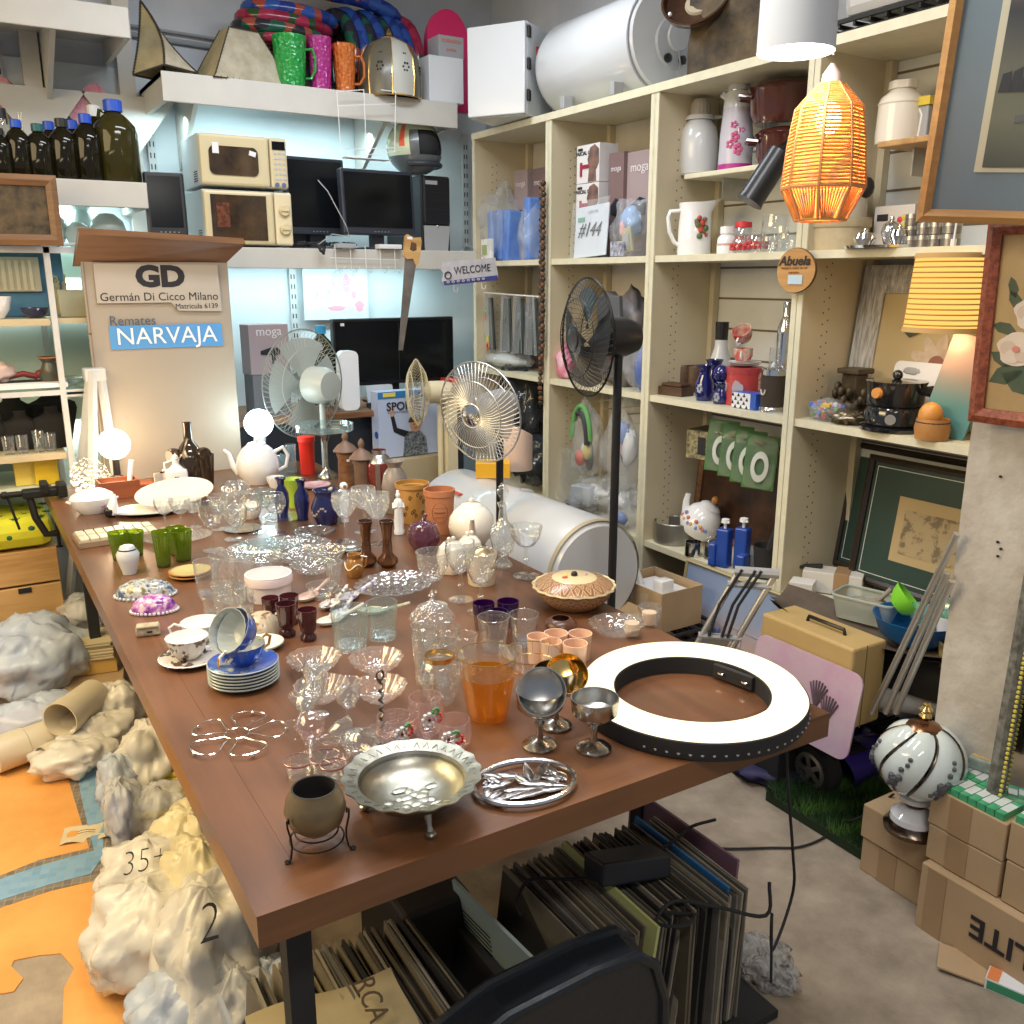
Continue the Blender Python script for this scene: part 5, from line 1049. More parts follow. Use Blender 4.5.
t=thing('black_basket','black mesh pen holder holding a dark umbrella','holder',(2.47,(2.47,2.242,0.6)[1],ZC_+.001));M().lathe(vessel([(.04,0),(.05,.12)],.002),24).build('holder_cup',BLACKM,t);M().tube([(0,0,.05),(.02,-.06,.32)],[.02,.008],8).build('umbrella',BLACKM,t);M().tube([(-.02,0,.04),(.03,-.02,.22)],.006,6).build('brush',DKW,t)
solo(M().lathe(vessel([(.05,0),(.055,.02),(.06,.05)],.003),24),'grey_mug',GREY,'grey metal bowl beside the blue dispensers','bowl',(2.55,(2.55,2.39,0.6)[1],ZC_+.001))
#fourth bay
zs4=(2.5,1.921,2.026)[2]+.001
t=thing('lidded_crock','white ceramic churn with a lid on the orange-edged shelf','crock',(2.60,(2.6,1.953,2)[1],zs4));r=.068;h=.185
M().lathe([(0,0),(r,0),(r*1.02,h*.15),(r*.98,h*.6),(0,h*.6)],32).build('crock_body',IVORY,t)
M().lathe([(r*.96,h*.58),(r*1.02,h*.62),(r*.9,h*.72),(r*.5,h*.84),(r*.5,h*.86)],32).build('shoulder',IVORY,t);M().lathe([(0,h*.84),(r*.6,h*.85),(r*.58,h*.97),(r*.3,h),(0,h)],24,None,0,(6,.05)).build('lid',IVORY,t)
for s_ in(-1,1):M().tube([(0,s_*r,h*.5),(0,s_*r*1.15,h*.4),(0,s_*r*1.05,h*.05)],.006,6).build('handle',IVORY,t)
solo(M().box(0,0,0,.05,.06,.10,0,.004).box(0,0,.10,.06,.07,.025,1),'spice_tin',[GREY,mat('yellow_lid',(.75,.55,.05),.4)],'pale tin with a yellow lid beside the white churn','tin',(2.62,(2.62,1.883,2)[1],zs4))
BASK=mat('pale_basket',(.60,.50,.32),.6,var=.15,vs=30)
t=thing('pale_bucket','pale wooden bucket on the shelf behind the woven lantern','bucket',(2.52,(2.52,2.087,1.8)[1],ZA));M().lathe(vessel([(.09,0),(.10,.10)],.004),32).build('bucket_body',BASK,t);M().lathe([(.085,.10),(.08,.24),(0,.25)],28).build('pale_jar',mat('warm_white',(.62,.56,.45),.4),t);M().lathe([(.1,.07),(.103,.075),(.103,.10),(.1,.10)],32).build('hoop',BASK,t)
t=thing('tea_set_tray','small mirrored tray holding chrome tea pieces','tray',(2.46,(2.46,1.862,1.75)[1],ZA),-90);M().lathe([(0,0),(.11,0),(.115,.008),(.108,.006),(0,.004)],32).build('tray',CHROME,t)
for i,(dx,dy,r,h,nm)in enumerate(((-.07,0,.036,.05,'round chrome bowl left on the tea tray'),(.0,.03,.03,.085,'chrome teapot in the middle of the tea tray'),(.06,-.01,.034,.055,'chrome sugar bowl at the far end of the tea tray'))):
 t=thing('chrome_tea_piece',('round chrome bowl on the tea tray nearest the bucket','chrome teapot with a knob in the middle of the tea tray','chrome sugar bowl on the tea tray beside the tins')[i],'tea set',(2.46+dy,(2.46,1.862,1.75)[1]-dx,ZA+.009));M().lathe([(0,0),(r*.6,0),(r,h*.45),(r*.8,h*.75),(r*.3,h*.85),(0,h*.85)],24).build('body',CHROME,t);M().ball(0,0,h*.92,.008,n=8).build('knob',CHROME,t)
t=thing('food_box','white box printed with colourful fruit skewers behind the tins','box',(2.60,(2.6,1.94,1.8)[1],ZA),RZ);wb=0.146;M().box(0,.04,0,wb,.08,.135,0,.001).build('box_body',mat('warm_white_card',(.66,.60,.54),.5),t)
m=M()
for k in range(9):m.ball(wb*.1+.016*(k%3)+.004*(k//3),-.001,.055+.018*(k//3)+.006*(k%2),.010,.002,.010,8,k%3)
m.build('fruit_print',[mat('fp_red',(.6,.04,.04),.5),mat('fp_yel',(.7,.5,.05),.5),mat('fp_green',(.15,.35,.05),.5)],t);M().box(-wb*.28,-.001,.09,.04,.002,.02).build('dark_text_block',INK,t)
TIN=mat('grey_tin',(.30,.28,.26),.35,.8)
tinl=[]
zz=0
for i,(px_y,row,st)in enumerate((((2.45,1.759,1.75)[1],0,1),((2.45,1.72,1.75)[1],0,2),((2.45,1.682,1.75)[1],0,2),((2.45,1.635,1.75)[1],0,3),((2.56,1.869,1.75)[1],1,1),((2.56,1.827,1.75)[1],1,3),((2.56,1.78,1.75)[1],1,3))):
 for k in range(st):
  r=.021 if i!=3 else .026
  t=thing('small_tin','small grey tin, %s of the pile %s'%(('lowest','second','third')[k],('next to the tea tray','second from the tea tray','third from the tea tray','thickest one under the picture frame','at the back behind the tea tray','at the back, tall one','at the back, behind the third pile')[i]),'tin',(2.45+row*.09,px_y,ZA+k*.034),0,'small grey tins on the shelf')
  M().lathe([(0,0),(r,0),(r,.022),(0,.022)],20).build('tin_base',TIN,t);M().lathe([(r*1.05,.02),(r*1.05,.032),(0,.033)],20).build('lid',STEEL,t)
random.seed(6)
t=thing('bead_bag','little clear bag of multicoloured beads on the shelf','beads',(2.46,(2.46,2.016,1.18)[1],ZB_+.001));m=M()
cols=[mat('bd_%d'%k,c_,.35)for k,c_ in enumerate(((.6,.05,.05),(.1,.4,.1),(.1,.2,.6),(.7,.5,.1),(.5,.3,.6),(.7,.7,.7)))]
for k in range(60):m.ball(random.uniform(-.04,.04),random.uniform(-.05,.05),.01+random.uniform(0,.045),.0095,n=6,mi=k%6)
m.build('bead',cols,t);M().blob((0,0,.032),(.055,.065,.04),4,.15,3,20,0,0).build('film',CLB,t)
solo(M().blob((0,0,.02),(.04,.05,.025),9,.4,5,20,0,0).tube([(.02*math.cos(a*1.7),.045*math.cos(a),.03+.01*math.sin(a*2.3))for a in[k*.5 for k in range(24)]],.003,5),'metal_scrap',mat('old_metal',(.22,.18,.12),.3,.8),'heap of small old metal jewellery beside the beads','jewellery',(2.45,(2.45,1.931,1.18)[1],ZB_+.001))
OLDB=mat('old_bronze',(.12,.09,.05),.5,.5,col2=(.05,.04,.03),vs=20)
t=thing('cast_ornament','rustic bronze ornament of leaves and a square post','ornament',(2.56,(2.56,1.998,1.2)[1],ZB_+.001))
m=M().blob((0,0,.035),(.06,.06,.04),6,.5,5,22,0,0);random.seed(12)
for k in range(14):a=random.uniform(0,6.28);m.ball(.05*math.cos(a),.06*math.sin(a),.06+random.uniform(0,.05),.018,.012,.02,6)
m.build('leafy_base',OLDB,t);M().box(0,0,.03,.06,.06,.12,0,.006).box(0,0,.15,.085,.085,.018,0,.004).build('post',OLDB,t)
BP=mat('black_pot',(.012,.013,.016),.12,coat=.6);r=0.173/2
t=thing('fondue_pot','glossy black fondue pot with a wooden knob on its burner stand','fondue pot',(2.48,(2.48,1.78,1.2)[1],ZB_+.001),-60)
M().lathe([(0,0),(r*1.12,0),(r*1.14,.01),(r*.9,.014),(0,.012)],36).build('tray',BP,t);M().lathe([(r*.85,.012),(r*.95,.02),(r*.98,.06),(r*.9,.072),(r*.95,.076)],36).build('stand',BP,t)
for a in(0,90,180,270):M().lathe([(0,0),(.016,0),(.016,.001),(0,.001)],16,rot(0,0,a)@tr(r*.97,0,.04)@rot(0,90)).build('air_hole',mat('grey_hole',(.25,.25,.25),.5),t)
M().lathe(vessel([(r*.92,.076),(r*.98,.088),(r*1.02,.140),(r*1.04,.148)],.003),40).build('pan',BP,t);M().lathe([(r*1.05,.146),(r*1.06,.151),(r*.5,.155),(0,.156)],36).build('lid',BP,t)
M().lathe([(0,0),(.017,0),(.015,.012),(0,.013)],20,rot(0,0,-120)@tr(r*1.0,0,.118)@rot(0,90)).build('wooden_knob',mat('orange_wood',(.65,.28,.07),.4),t);M().ball(0,0,.168,.016,.016,.016,12).build('lid_knob',BP,t);M().tube([(r*.95,0,.125),(r*1.35,0,.128)],[.012,.018],10,T=rot(0,0,-25)).build('handle',BP,t)
t=thing('white_board','white rounded cutting board leaning behind the fondue pot','board',(2.60,(2.6,1.806,1.2)[1],ZB_+.001),R=rot(0,0,-90)@rot(-10));M().prism(rrect(.19,.20,.02),-.004,.004,0,tr(0,0,.10)@rot(90)).build('board',PORC,t);M().blob((-.03,-.005,.17),(.03,.002,.012),3).build('grey_print',GREY,t)
t=thing('magnolia_picture','framed drawing of a magnolia in a distressed white wood frame','picture',(2.63,(2.63,1.786,1.3)[1]+.0,ZB_+.002),R=rot(0,0,-90)@rot(-7));fw,fh=.60,.50
DIST=mat('distressed_white_wood',(.56,.56,.54),.6,col2=(.22,.21,.20),vs=9,stretch=(14,14,1.4))
frame_m(fw,fh,.09,.025).build('frame',DIST,t);M().box(0,-.004,.08,fw-.16,.004,fh-.16).build('paper',mat('parchment',(.50,.40,.22),.7),t)
m=M()
for k in range(9):
 a=2*PI*k/9;m.prism([(c_*math.cos(a)-s_*math.sin(a),c_*math.sin(a)+s_*math.cos(a))for c_,s_ in((.01,0),(.045,-.022),(.09,-.012),(.10,0),(.09,.014),(.045,.024))],.008+k*.0002,.009+k*.0003,0,tr(.02,0,.19)@rot(90))
m.build('magnolia_petal',mat('cream_petal',(.62,.50,.38),.7,col2=(.45,.33,.24),vs=20),t);M().lathe([(0,.010),(.03,.010),(.0,.016)],20,tr(.02,0,.19)@rot(90)).build('magnolia_heart',mat('rust_brown',(.25,.10,.06),.7),t)
[M().prism([(x,z),(x+.05,z+.015),(x+.085,z-.01),(x+.04,z-.03)],.010,.011,0,rot(90)).build('leaf_drawing',mat('dark_leaf',(.06,.07,.06),.7),t)for x,z in((.07,.13),(-.12,.16),(-.13,.30))];0
def grad(name,cs,ax=2,r=.3):
 mt,n,l,b_=nodes(name);tc=n.new('ShaderNodeTexCoord');sx_=n.new('ShaderNodeSeparateXYZ');l.new(tc.outputs['Generated'],sx_.inputs[0]);rp=n.new('ShaderNodeValToRGB')
 el=rp.color_ramp.elements;el[0].color=(*cs[0],1);el[1].color=(*cs[-1],1)
 for k in range(1,len(cs)-1):e=el.new(k/(len(cs)-1));e.color=(*cs[k],1)
 l.new(sx_.outputs[ax],rp.inputs[0]);l.new(rp.outputs[0],b_.inputs['Base Color']);b_.inputs['Roughness'].default_value=r;return mt
t=thing('painted_plank','long pink to teal gradient plank leaning in front of the magnolia','plank',(2.47,(2.47,1.61,1.2)[1],ZB_+.002),R=rot(0,0,-75)@rot(-6,12,0));M().prism(rrect(.13,.30,.012),-.006,.006,0,tr(0,0,.15)@rot(90)).build('plank',grad('pink_teal',[(.08,.25,.27),(.10,.28,.30),(.40,.30,.32),(.48,.25,.24)]),t);M().box(.02,-.008,.255,.022,.002,.022).build('dark_square',INK,t)
t=thing('leather_pouch','tan leather gourd-shaped pouch at the shelf end','pouch',(2.425,(2.425,1.608,1.17)[1],ZB_+.001));LTH=mat('tan_leather',(.52,.24,.07),.55,var=.2,vs=20)
M().lathe([(0,0),(.045,0),(.05,.03),(.045,.06),(.04,.05)],24).build('pouch_body',LTH,t);M().ball(0,.01,.065,.035,.035,.042,16).build('gourd',mat('orange_gourd',(.60,.27,.06),.4),t);M().tube([(.046*math.cos(a),.046*math.sin(a),.05)for a in[2*PI*k/20 for k in range(20)]],.002,5,True).build('stitching',INK,t)
GRNF=mat('deep_green_mat',(.022,.055,.045),.5)
for i,(pp,dx,fw,fh,lab)in enumerate((((2.68,1.834,0.8),2.68,.50,.46,'dark framed print with a green mount, half hidden behind the other'),((2.6,1.703,0.8),2.61,.56,.44,'dark framed landscape etching with a green mount, in front'))):
 t=thing('framed_print',lab,'picture',(dx,pp[1]+(.03 if i==0 else 0),.60),R=rot(0,0,-90)@rot(-8));frame_m(fw,fh,.022,.02).build('frame',mat('black_brown_frame',(.03,.018,.012),.35),t);M().box(0,-.002,.015,fw-.03,.004,fh-.03).build('mount',GRNF,t)
 m=M()
 for(a,b_,c_,d_)in((0,.035,fw-.07,.002),(0,fh-.037,fw-.07,.002)):m.box(a,-.005,b_,c_,.001,d_)
 for s_ in(-1,1):m.box(s_*(fw/2-.036),-.005,.035,.002,.001,fh-.07)
 m.build('mount_line',PAPER,t)
 if i:M().box(0.02,-.005,.10,.32,.002,.22).build('sepia_sheet',mat('sepia_sheet',(.50,.38,.20),.6),t);M().box(.02,-.007,.13,.26,.001,.15).build('landscape_etching',mat('etching_sepia2',(.44,.34,.19),.6,col2=(.20,.15,.09),vs=26,pos=(.42,.5)),t)
t=thing('white_cartons','two small white cartons strapped with brown tape','box',(2.50,(2.5,1.995,0.62)[1],ZC_+.002),-70)
t['label']='open white carton strapped with brown tape on the low shelf'
M().box(.02,.05,0,.20,.09,.075,0,.003,rot(0,0,12)).build('carton_body',mat('off_white_card',(.68,.66,.62),.6),t);M().box(.05,.05,-.001,.05,.095,.08,0,.002,rot(0,0,12)).build('brown_tape',CARDL,t);M().box(-.05,.06,.078,.08,.03,.012,0,.003,rot(0,-8,12)).build('open_flap',BLACKM,t)
solo(M().box(0,0,0,.08,.07,.055,0,.002),'small_carton',mat('off_white_card',(.7,.7,.7)),'small white carton at the corner of the strapped one','box',(2.42,(2.42,2.025,0.6)[1],ZC_+.002),-60)
t=thing('dark_wood_tray','long curved dark wooden tray under the plastic tub and bowls','tray',(2.34,1.645,0.536),-78);TX=0
M().grid(lambda u,v:((u-.5)*.72,(v-.5)*.26*(1-.5*(2*u-1)**4),.05*(2*u-1)**2*1+.03*(2*v-1)**2),20,8).grid(lambda u,v:((.5-u)*.72,(v-.5)*.26*(1-.5*(2*u-1)**4),-.012+.05*(2*u-1)**2+.03*(2*v-1)**2),20,8).build('tray_board',mat('dusty_dark_wood',(.10,.07,.05),.6,col2=(.16,.13,.10),vs=6),t)
M().box(0,.05,-.14,.5,.12,.13).build('support_block',BLACKM,t)
zt=(2.34,1.645,0.536)[2];TUB=film('milky_tub',(.45,.50,.44),.75,.3,.05,10)
t=thing('plastic_tub','milky rectangular plastic tub holding scraps','tub',(2.42,(2.42,1.758,0.6)[1],zt+.02),-75);m=M();lo,up_=rrect(.17,.11,.02),rrect(.20,.13,.025)
m.add([(x,y,0)for x,y in lo]+[(x,y,.075)for x,y in up_],[(i,(i+1)%len(lo),len(lo)+(i+1)%len(lo),len(lo)+i)for i in range(len(lo))]+[tuple(range(len(lo)))]);m.build('tub_body',TUB,t)
M().tube([(x,y,.076)for x,y in up_],.005,6,True).build('tub_rim',TUB,t);M().blob((0,0,.045),(.07,.04,.02),5,.3).tube([(.02,0,.05),(.06,.02,.11)],.008,6).build('scraps',mat('dusty_scraps',(.28,.25,.20),.7),t)
bz=(2.40,(2.4,1.567,0.55)[1])
t=thing('blue_bowl','large glossy blue plastic bowl holding the strainer and glass bowls','bowl',(bz[0],bz[1],zt+.005));r=.125;M().lathe(vessel([(r*.5,0),(r*.85,.035),(r,.085),(r*1.03,.09)],.003),36).build('bowl_body',mat('azure_plastic',(.01,.12,.38),.2),t)
t=thing('green_strainer','lime green strainer resting in the blue bowl','strainer',(bz[0],bz[1]+.075,zt+.10),R=rot(35,35,0));LIM=mat('lime_plastic',(.22,.65,.04),.3)
M().lathe(vessel([(.03,0),(.05,.025),(.06,.05)],.003),28).build('strainer_body',LIM,t);m=M();[m.box(.035*math.cos(a),.035*math.sin(a),.008,.005,.005,.02)for a in[k*.7 for k in range(9)]];m.build('drain_hole',mat('dark_lime',(.06,.22,.02),.5),t)
for k,(dx,dy,dz,r,lab,mt)in enumerate(((0,-.01,.07,.055,'pale green glass bowl on its side beside the strainer',glass('aqua_glass',tint=(.75,.93,.85),body=.3,bcol=(.55,.85,.72))),(.02,-.075,.085,.065,'larger pale green glass bowl behind the first one',glass('aqua_glass')))):
 solo(M().lathe(vessel([(r*.4,0),(r*.85,r*.35),(r,r*.8)],.003),28),'glass_bowl',mt,lab,'bowl',(bz[0]+dx,bz[1]+dy,zt+dz),R=rot(20,50,30))
solo(M().lathe(vessel([(.03,0),(.04,.06)],.003),24),'white_cup',PORC,'white cup tucked behind the chrome poles','cup',(2.42,(2.42,1.477,0.6)[1],zt+.06))
solo(M().lathe(vessel([(.05,0),(.06,.08)],.004),24,None,0),'patterned_pot',mat('patterned_yellow',(.45,.36,.15),.5,col2=(.12,.10,.06),vs=30),'patterned yellowish pot low beside the column','pot',(2.40,(2.4,1.422,0.45)[1],zt-.02))
t=thing('paper_roll','roll of white paper lying in the dark space under the tray','roll',(2.42,1.558,0.359),R=rot(90,0,35));M().lathe([(.03,-.12),(.05,-.12),(.05,.12),(.03,.12),(.03,-.12)],28).build('roll',PAPER,t);M().lathe([(0,-.1),(.03,-.11),(.03,.1),(0,.1)],20).build('core',BLUE,t)
#hanging lamps
WC=mat('white_cable',(.62,.62,.64),.5)
c_=(1.489,1.371,2.05)
t=thing('drum_pendant','white cylinder pendant lamp glowing from below','pendant lamp',(c_[0],c_[1],2.05));r=0.149/2;hgt=.30
M().lathe([(r,0),(r*.94,hgt)],48).lathe([(r*.985,0),(r*.925,hgt)],48).lathe([(r*.985,0),(r,0)],48).build('shade',mat('white_fabric',(.62,.66,.70),.7),t);M().lathe([(0,.004),(r*.98,.004)],40).build('glowing_diffuser',glow('lamp_white',(1,.93,.82),14),t)
M().lathe([(0,hgt),(r*.94,hgt),(r*.94,hgt+.002),(0,hgt+.002)],40).build('shade_top',PORC,t);M().tube([(0,0,hgt),(0,0,1.24)],.003,6).build('cable',WC,t)
point('pendant_bulb',(c_[0],c_[1],2.02),3.5,(1,.88,.72),.06)
c_=(1.638,1.38,1.741);sw=-0.002
sc_=0.002;
zb2=0
t=thing('woven_lantern','orange woven rope lantern with a faceted frame and a lit bulb','pendant lamp',((1.608,1.38,1.65)[0],1.38,c_[2]),-10)
H_=lambda px:px*sc_
ring=[(26,0),(42,34),(38.5,80),(33,118),(13,142)]
ring=[(H_(a),H_(b)*.93)for a,b in ring]
WOV=mat('orange_raffia',(.78,.34,.09),.7,var=.3,vs=60);WOV.node_tree.nodes['Principled BSDF'].inputs['Transmission Weight'].default_value=.0
NS=8
def rp_(u,lev):
 a=2*PI*u/NS;r,z=ring[lev];return V((r*math.cos(a),r*math.sin(a),z))
fm=M()
for k in range(NS):
 fm.tube([rp_(k,l_)for l_ in range(5)],.0035,5)
for l_ in(0,1,4):fm.tube([rp_(k,l_)for k in range(NS)],.0035,5,True)
fm.build('wire_frame',mat('rope_bound_wire',(.62,.28,.10),.8),t)
def zig(z0,z1,lev0,lev1,rows,rr):
 m=M()
 for i in range(rows):
  f=(i+.5)/rows;P_=[]
  for k in range(NS):
   a,b=rp_(k,lev0).lerp(rp_(k,lev1),f),rp_(k+1,lev0).lerp(rp_(k+1,lev1),f)
   for j in range(3):q_=a.lerp(b,j/3);q_.z+=random.uniform(-.0007,.0007);P_.append(q_)
  m.tube(P_,rr*1.35,4,True)
 return m
random.seed(3)
zig(0,0,1,2,12,.0021).build('woven_band',WOV,t);zig(0,0,2,3,10,.0021).build('woven_band',WOV,t);zig(0,0,3,4,9,.002).build('woven_band',WOV,t)
m=M()
for k in range(NS):
 for j in range(9):
  a=rp_(k,1).lerp(rp_(k+1,1),j/9);b=rp_(k,0).lerp(rp_(k+1,0),.2+.6*j/9);m.tube([a,b],.0017,4)
m.build('woven_skirt',WOV,t)
M().ball(0,0,H_(100),.026,.026,.034,16).build('bulb',glow('bulb_warm',(1,.72,.36),30),t);M().lathe([(0,H_(116)),(.014,H_(116)),(.014,H_(130)),(.02,H_(134)),(.018,H_(142)),(.004,H_(152)),(0,H_(152))],20).build('lamp_holder',mat('pale_pink_plastic',(.70,.52,.48),.4),t);M().tube([(0,0,H_(160)),(0,0,1.6)],.0022,6).build('cable',WC,t)
point('lantern_bulb',((1.608,1.38,1.65)[0],1.38,c_[2]+H_(60)),3.2,(1,.62,.28),.03)
zl=(2.422,1.6,1.475)[2];lx2=(2.412,1.6,1.6)[0];sc2=0.003
t=thing('ribbed_pendant','yellow ribbed raffia drum lampshade lit from inside','pendant lamp',(lx2,1.6,zl),0);h=71*sc2;r0,r1=36*sc2,31*sc2
m=M();NR=15
for k in range(NR):f=(k+.5)/NR;m.tube([((r0+(r1-r0)*f)*math.cos(a),(r0+(r1-r0)*f)*math.sin(a),f*h)for a in[2*PI*i/36 for i in range(36)]],.0022,4,True)
m.build('raffia_rib',mat('raffia_rib',(.55,.30,.07),.8),t)
M().lathe([(r0*.99,0),(r1*.99,h)],40).build('lit_fabric',glow('lit_yellow_fabric',(1,.55,.13),1.7),t)
for z,r in((0,r0),(h-.012,r1)):M().lathe([(r*1.0,z),(r*1.03,z),(r*1.02,z+.014),(r,z+.014)],40).build('hem',mat('ochre_hem',(.58,.36,.14),.8),t)
M().tube([(0,0,h),(0,0,h+.04)],.008,8).build('lamp_holder',PORC,t);M().tube([(0,0,h+.03),(.006,0,h+.12),(.012,0,h+.9)],.0028,6).build('cable',WIRE,t)
point('ribbed_bulb',(lx2,1.6,zl-.02),1.3,(1,.68,.3),.03)
#rough column and its pictures
CX,CW=2.12,.26
cyl_=1.30
STUC=mat('peeling_white_plaster',(.60,.57,.52),.85,col2=(.40,.36,.31),vs=5,bump=.5,bs=22)
m=M();random.seed(11);n1=44
ca=[(0,0),(.0,-CW),(.16,-CW),(.16,0)]
vs=[];fs=[]
for j in range(n1+1):
 z=3.3*j/n1
 for i,(x,y)in enumerate(ca):
  for q_ in range(5):
   x2,y2=ca[(i+1)%4];f=q_/5;px_,py_2=x+(x2-x)*f,y+(y2-y)*f
   nz=noise.noise(V((px_*9,py_2*9,z*7)))*.007+(noise.noise(V((px_*30,3,z*30)))*.006 if q_==0 else 0);vs.append((px_+nz,py_2+nz,z))
k=20
for j in range(n1):fs+=[(j*k+i,j*k+(i+1)%k,(j+1)*k+(i+1)%k,(j+1)*k+i)for i in range(k)]
m.add(vs,fs,0,False)
for(dy,z)in((-.105,1.0),(-.115,.985),(-.11,.965),(-.03,1.35),(-.09,1.16)):m.ball(-.004,dy,z,.004,n=6,mi=1)
o=m.build('wall_column',[STUC,INK]);o.location=(CX,cyl_,0);o['kind']='structure'
R0=(2.05,1.273,1.292);R1=(2.05,1.28,1.75)
fh=R1[2]-R0[2];fw=.42
t=thing('rose_painting','painting of white roses in a red-brown carved frame on the column','picture',(2.07,R0[1]-fw/2,R0[2]),R=rot(0,0,-90)@rot(2,0,0));FRM=mat('carved_redwood',(.36,.10,.05),.45,col2=(.16,.04,.02),vs=90)
frame_m(fw,fh,.034,.022).build('frame',FRM,t);M().box(0,-.004,.03,fw-.06,.004,fh-.06).build('canvas',mat('golden_canvas',(.46,.34,.16),.6,col2=(.36,.25,.12),vs=5),t)
def rose(cx,cz,s,mt_):
 m=M();m.prism([(cx+s*(1+.12*math.sin(5*a))*math.cos(a),cz+s*.85*math.sin(a))for a in[2*PI*i/26 for i in range(26)]],.006,.008,0,rot(90));m.build('rose',mt_[0],t)
 for k in range(5):a=2*PI*k/5+s*40;M().prism([(cx+s*.45*math.cos(a)+s*.42*math.cos(b_),cz+s*.4*math.sin(a)+s*.36*math.sin(b_))for b_ in[2*PI*i/14 for i in range(14)]],.008,.0085+k*.0004,0,rot(90)).build('petal',mt_[k%2],t)
 M().prism([(cx+s*.2*math.cos(b_),cz+s*.16*math.sin(b_))for b_ in[2*PI*i/10 for i in range(10)]],.010,.012,0,rot(90)).build('rose_heart',mt_[2],t)
RS=[mat('rose_white',(.66,.58,.50),.6),mat('rose_shade',(.58,.48,.40),.6),mat('rose_pink',(.62,.22,.18),.6)]
LF=mat('painted_leaf',(.04,.08,.05),.6,col2=(.08,.10,.06),vs=20)
random.seed(2)
for(x,z,a,s)in((-.13,.12,.5,.05),(-.09,.10,-.3,.06),(-.15,.15,2.6,.03),(-.02,.13,1.0,.05),(-.15,.22,2.9,.03),(-.13,.28,2.2,.03),(-.14,.31,1.9,.025),(-.09,.33,1.5,.03),(.04,.12,.1,.07),(.03,.30,.9,.03)):M().prism([(x+s*(c2*math.cos(a)-s2*math.sin(a)),z+s*(c2*math.sin(a)+s2*math.cos(a)))for c2,s2 in((-1,0),(-.3,-.45),(.5,-.35),(1,0),(.4,.4),(-.4,.4))],.005,.0065,0,rot(90)).build('painted_leaf',LF,t)
M().prism([(-.10,.035),(.0,.035),(.03,.12),(-.12,.12)],.0045,.0055,0,rot(90)).build('painted_vase',mat('painted_mauve',(.28,.14,.11),.6),t)
rose(-.115,.175,.045,RS);rose(-.085,.255,.045,RS);rose(.02,.255,.05,RS);rose(.05,.17,.045,RS)
t=thing('lake_picture','misty lake picture with a blue mount in a golden wood frame','picture',(1.9,1.357,1.746),R=rot(0,0,-62)@rot(6,3.5,0));fw,fh=.62,.62
fo=[(0,0),(fw,0),(fw,fh),(0,fh)]
tmp=frame_m(fw,fh,.028,.022);tmp.v=[q_+V((fw/2,0,0))for q_ in tmp.v];tmp.build('frame',wood('golden_wood',(.48,.26,.08),(.34,.17,.05),2,coat=.3),t)
M().box(fw/2,-.004,.02,fw-.04,.004,fh-.04).build('mount',mat('blue_mount',(.17,.23,.27),.5),t)
M().box(fw/2+.03,-.008,.105,fw-.14,.002,fh-.12).build('mount_line',mat('cream_line',(.58,.56,.42),.6),t);M().box(fw/2+.035,-.011,.115,fw-.16,.002,fh-.13).build('picture',grad('misty_lake',[(.09,.10,.08),(.17,.18,.13),(.14,.15,.12),(.06,.065,.07),(.20,.16,.16),(.28,.20,.19)],r=.35),t)
m=M()
for k in range(26):x=.12+k*.02;m.prism([(x,.26),(x+.022,.26),(x+.02,.30+.02*noise.noise(V((k*.7,0,0)))),(x+.004,.295+.03*noise.noise(V((k*.4,3,0))))],.0125,.013,0,rot(90))
m.build('tree_line',mat('dark_mist',(.04,.045,.05),.7),t)
M().prism([(.16,.215),(.30,.245),(.42,.28),(.42,.272),(.30,.232),(.16,.20)],.0135,.014,0,rot(90)).build('jetty',mat('jetty_grey',(.12,.13,.13),.7),t)
BL,TL=V((2.05,1.096,0.366)),V((2.1,1.108,0.941))
za=(TL-BL).normalized();xa=V((.25,-1,0));xa=(xa-za*xa.dot(za)).normalized();ya=za.cross(xa)
t=thing('leaning_mirror','mirror with a mottled grey frame and yellow beading leaning by the column','mirror',tuple(BL+xa*.25),R=Matrix((xa,ya,za)).transposed().to_4x4());fw,fh=.5,.62
frame_m(fw,fh,.035,.03).build('frame',mat('mottled_grey_frame',(.22,.22,.20),.6,col2=(.06,.06,.05),vs=40),t);m=M();[m.ball(-fw/2+.034,-.03,.04+k*.012,.005,n=6)for k in range(46)];m.build('yellow_bead',mat('yellow_bead',(.65,.55,.10),.4),t)
M().box(0,-.004,.03,fw-.06,.004,fh-.06).build('mirror_glass',mat('mirror_glass',(.6,.62,.62),.04,1),t)
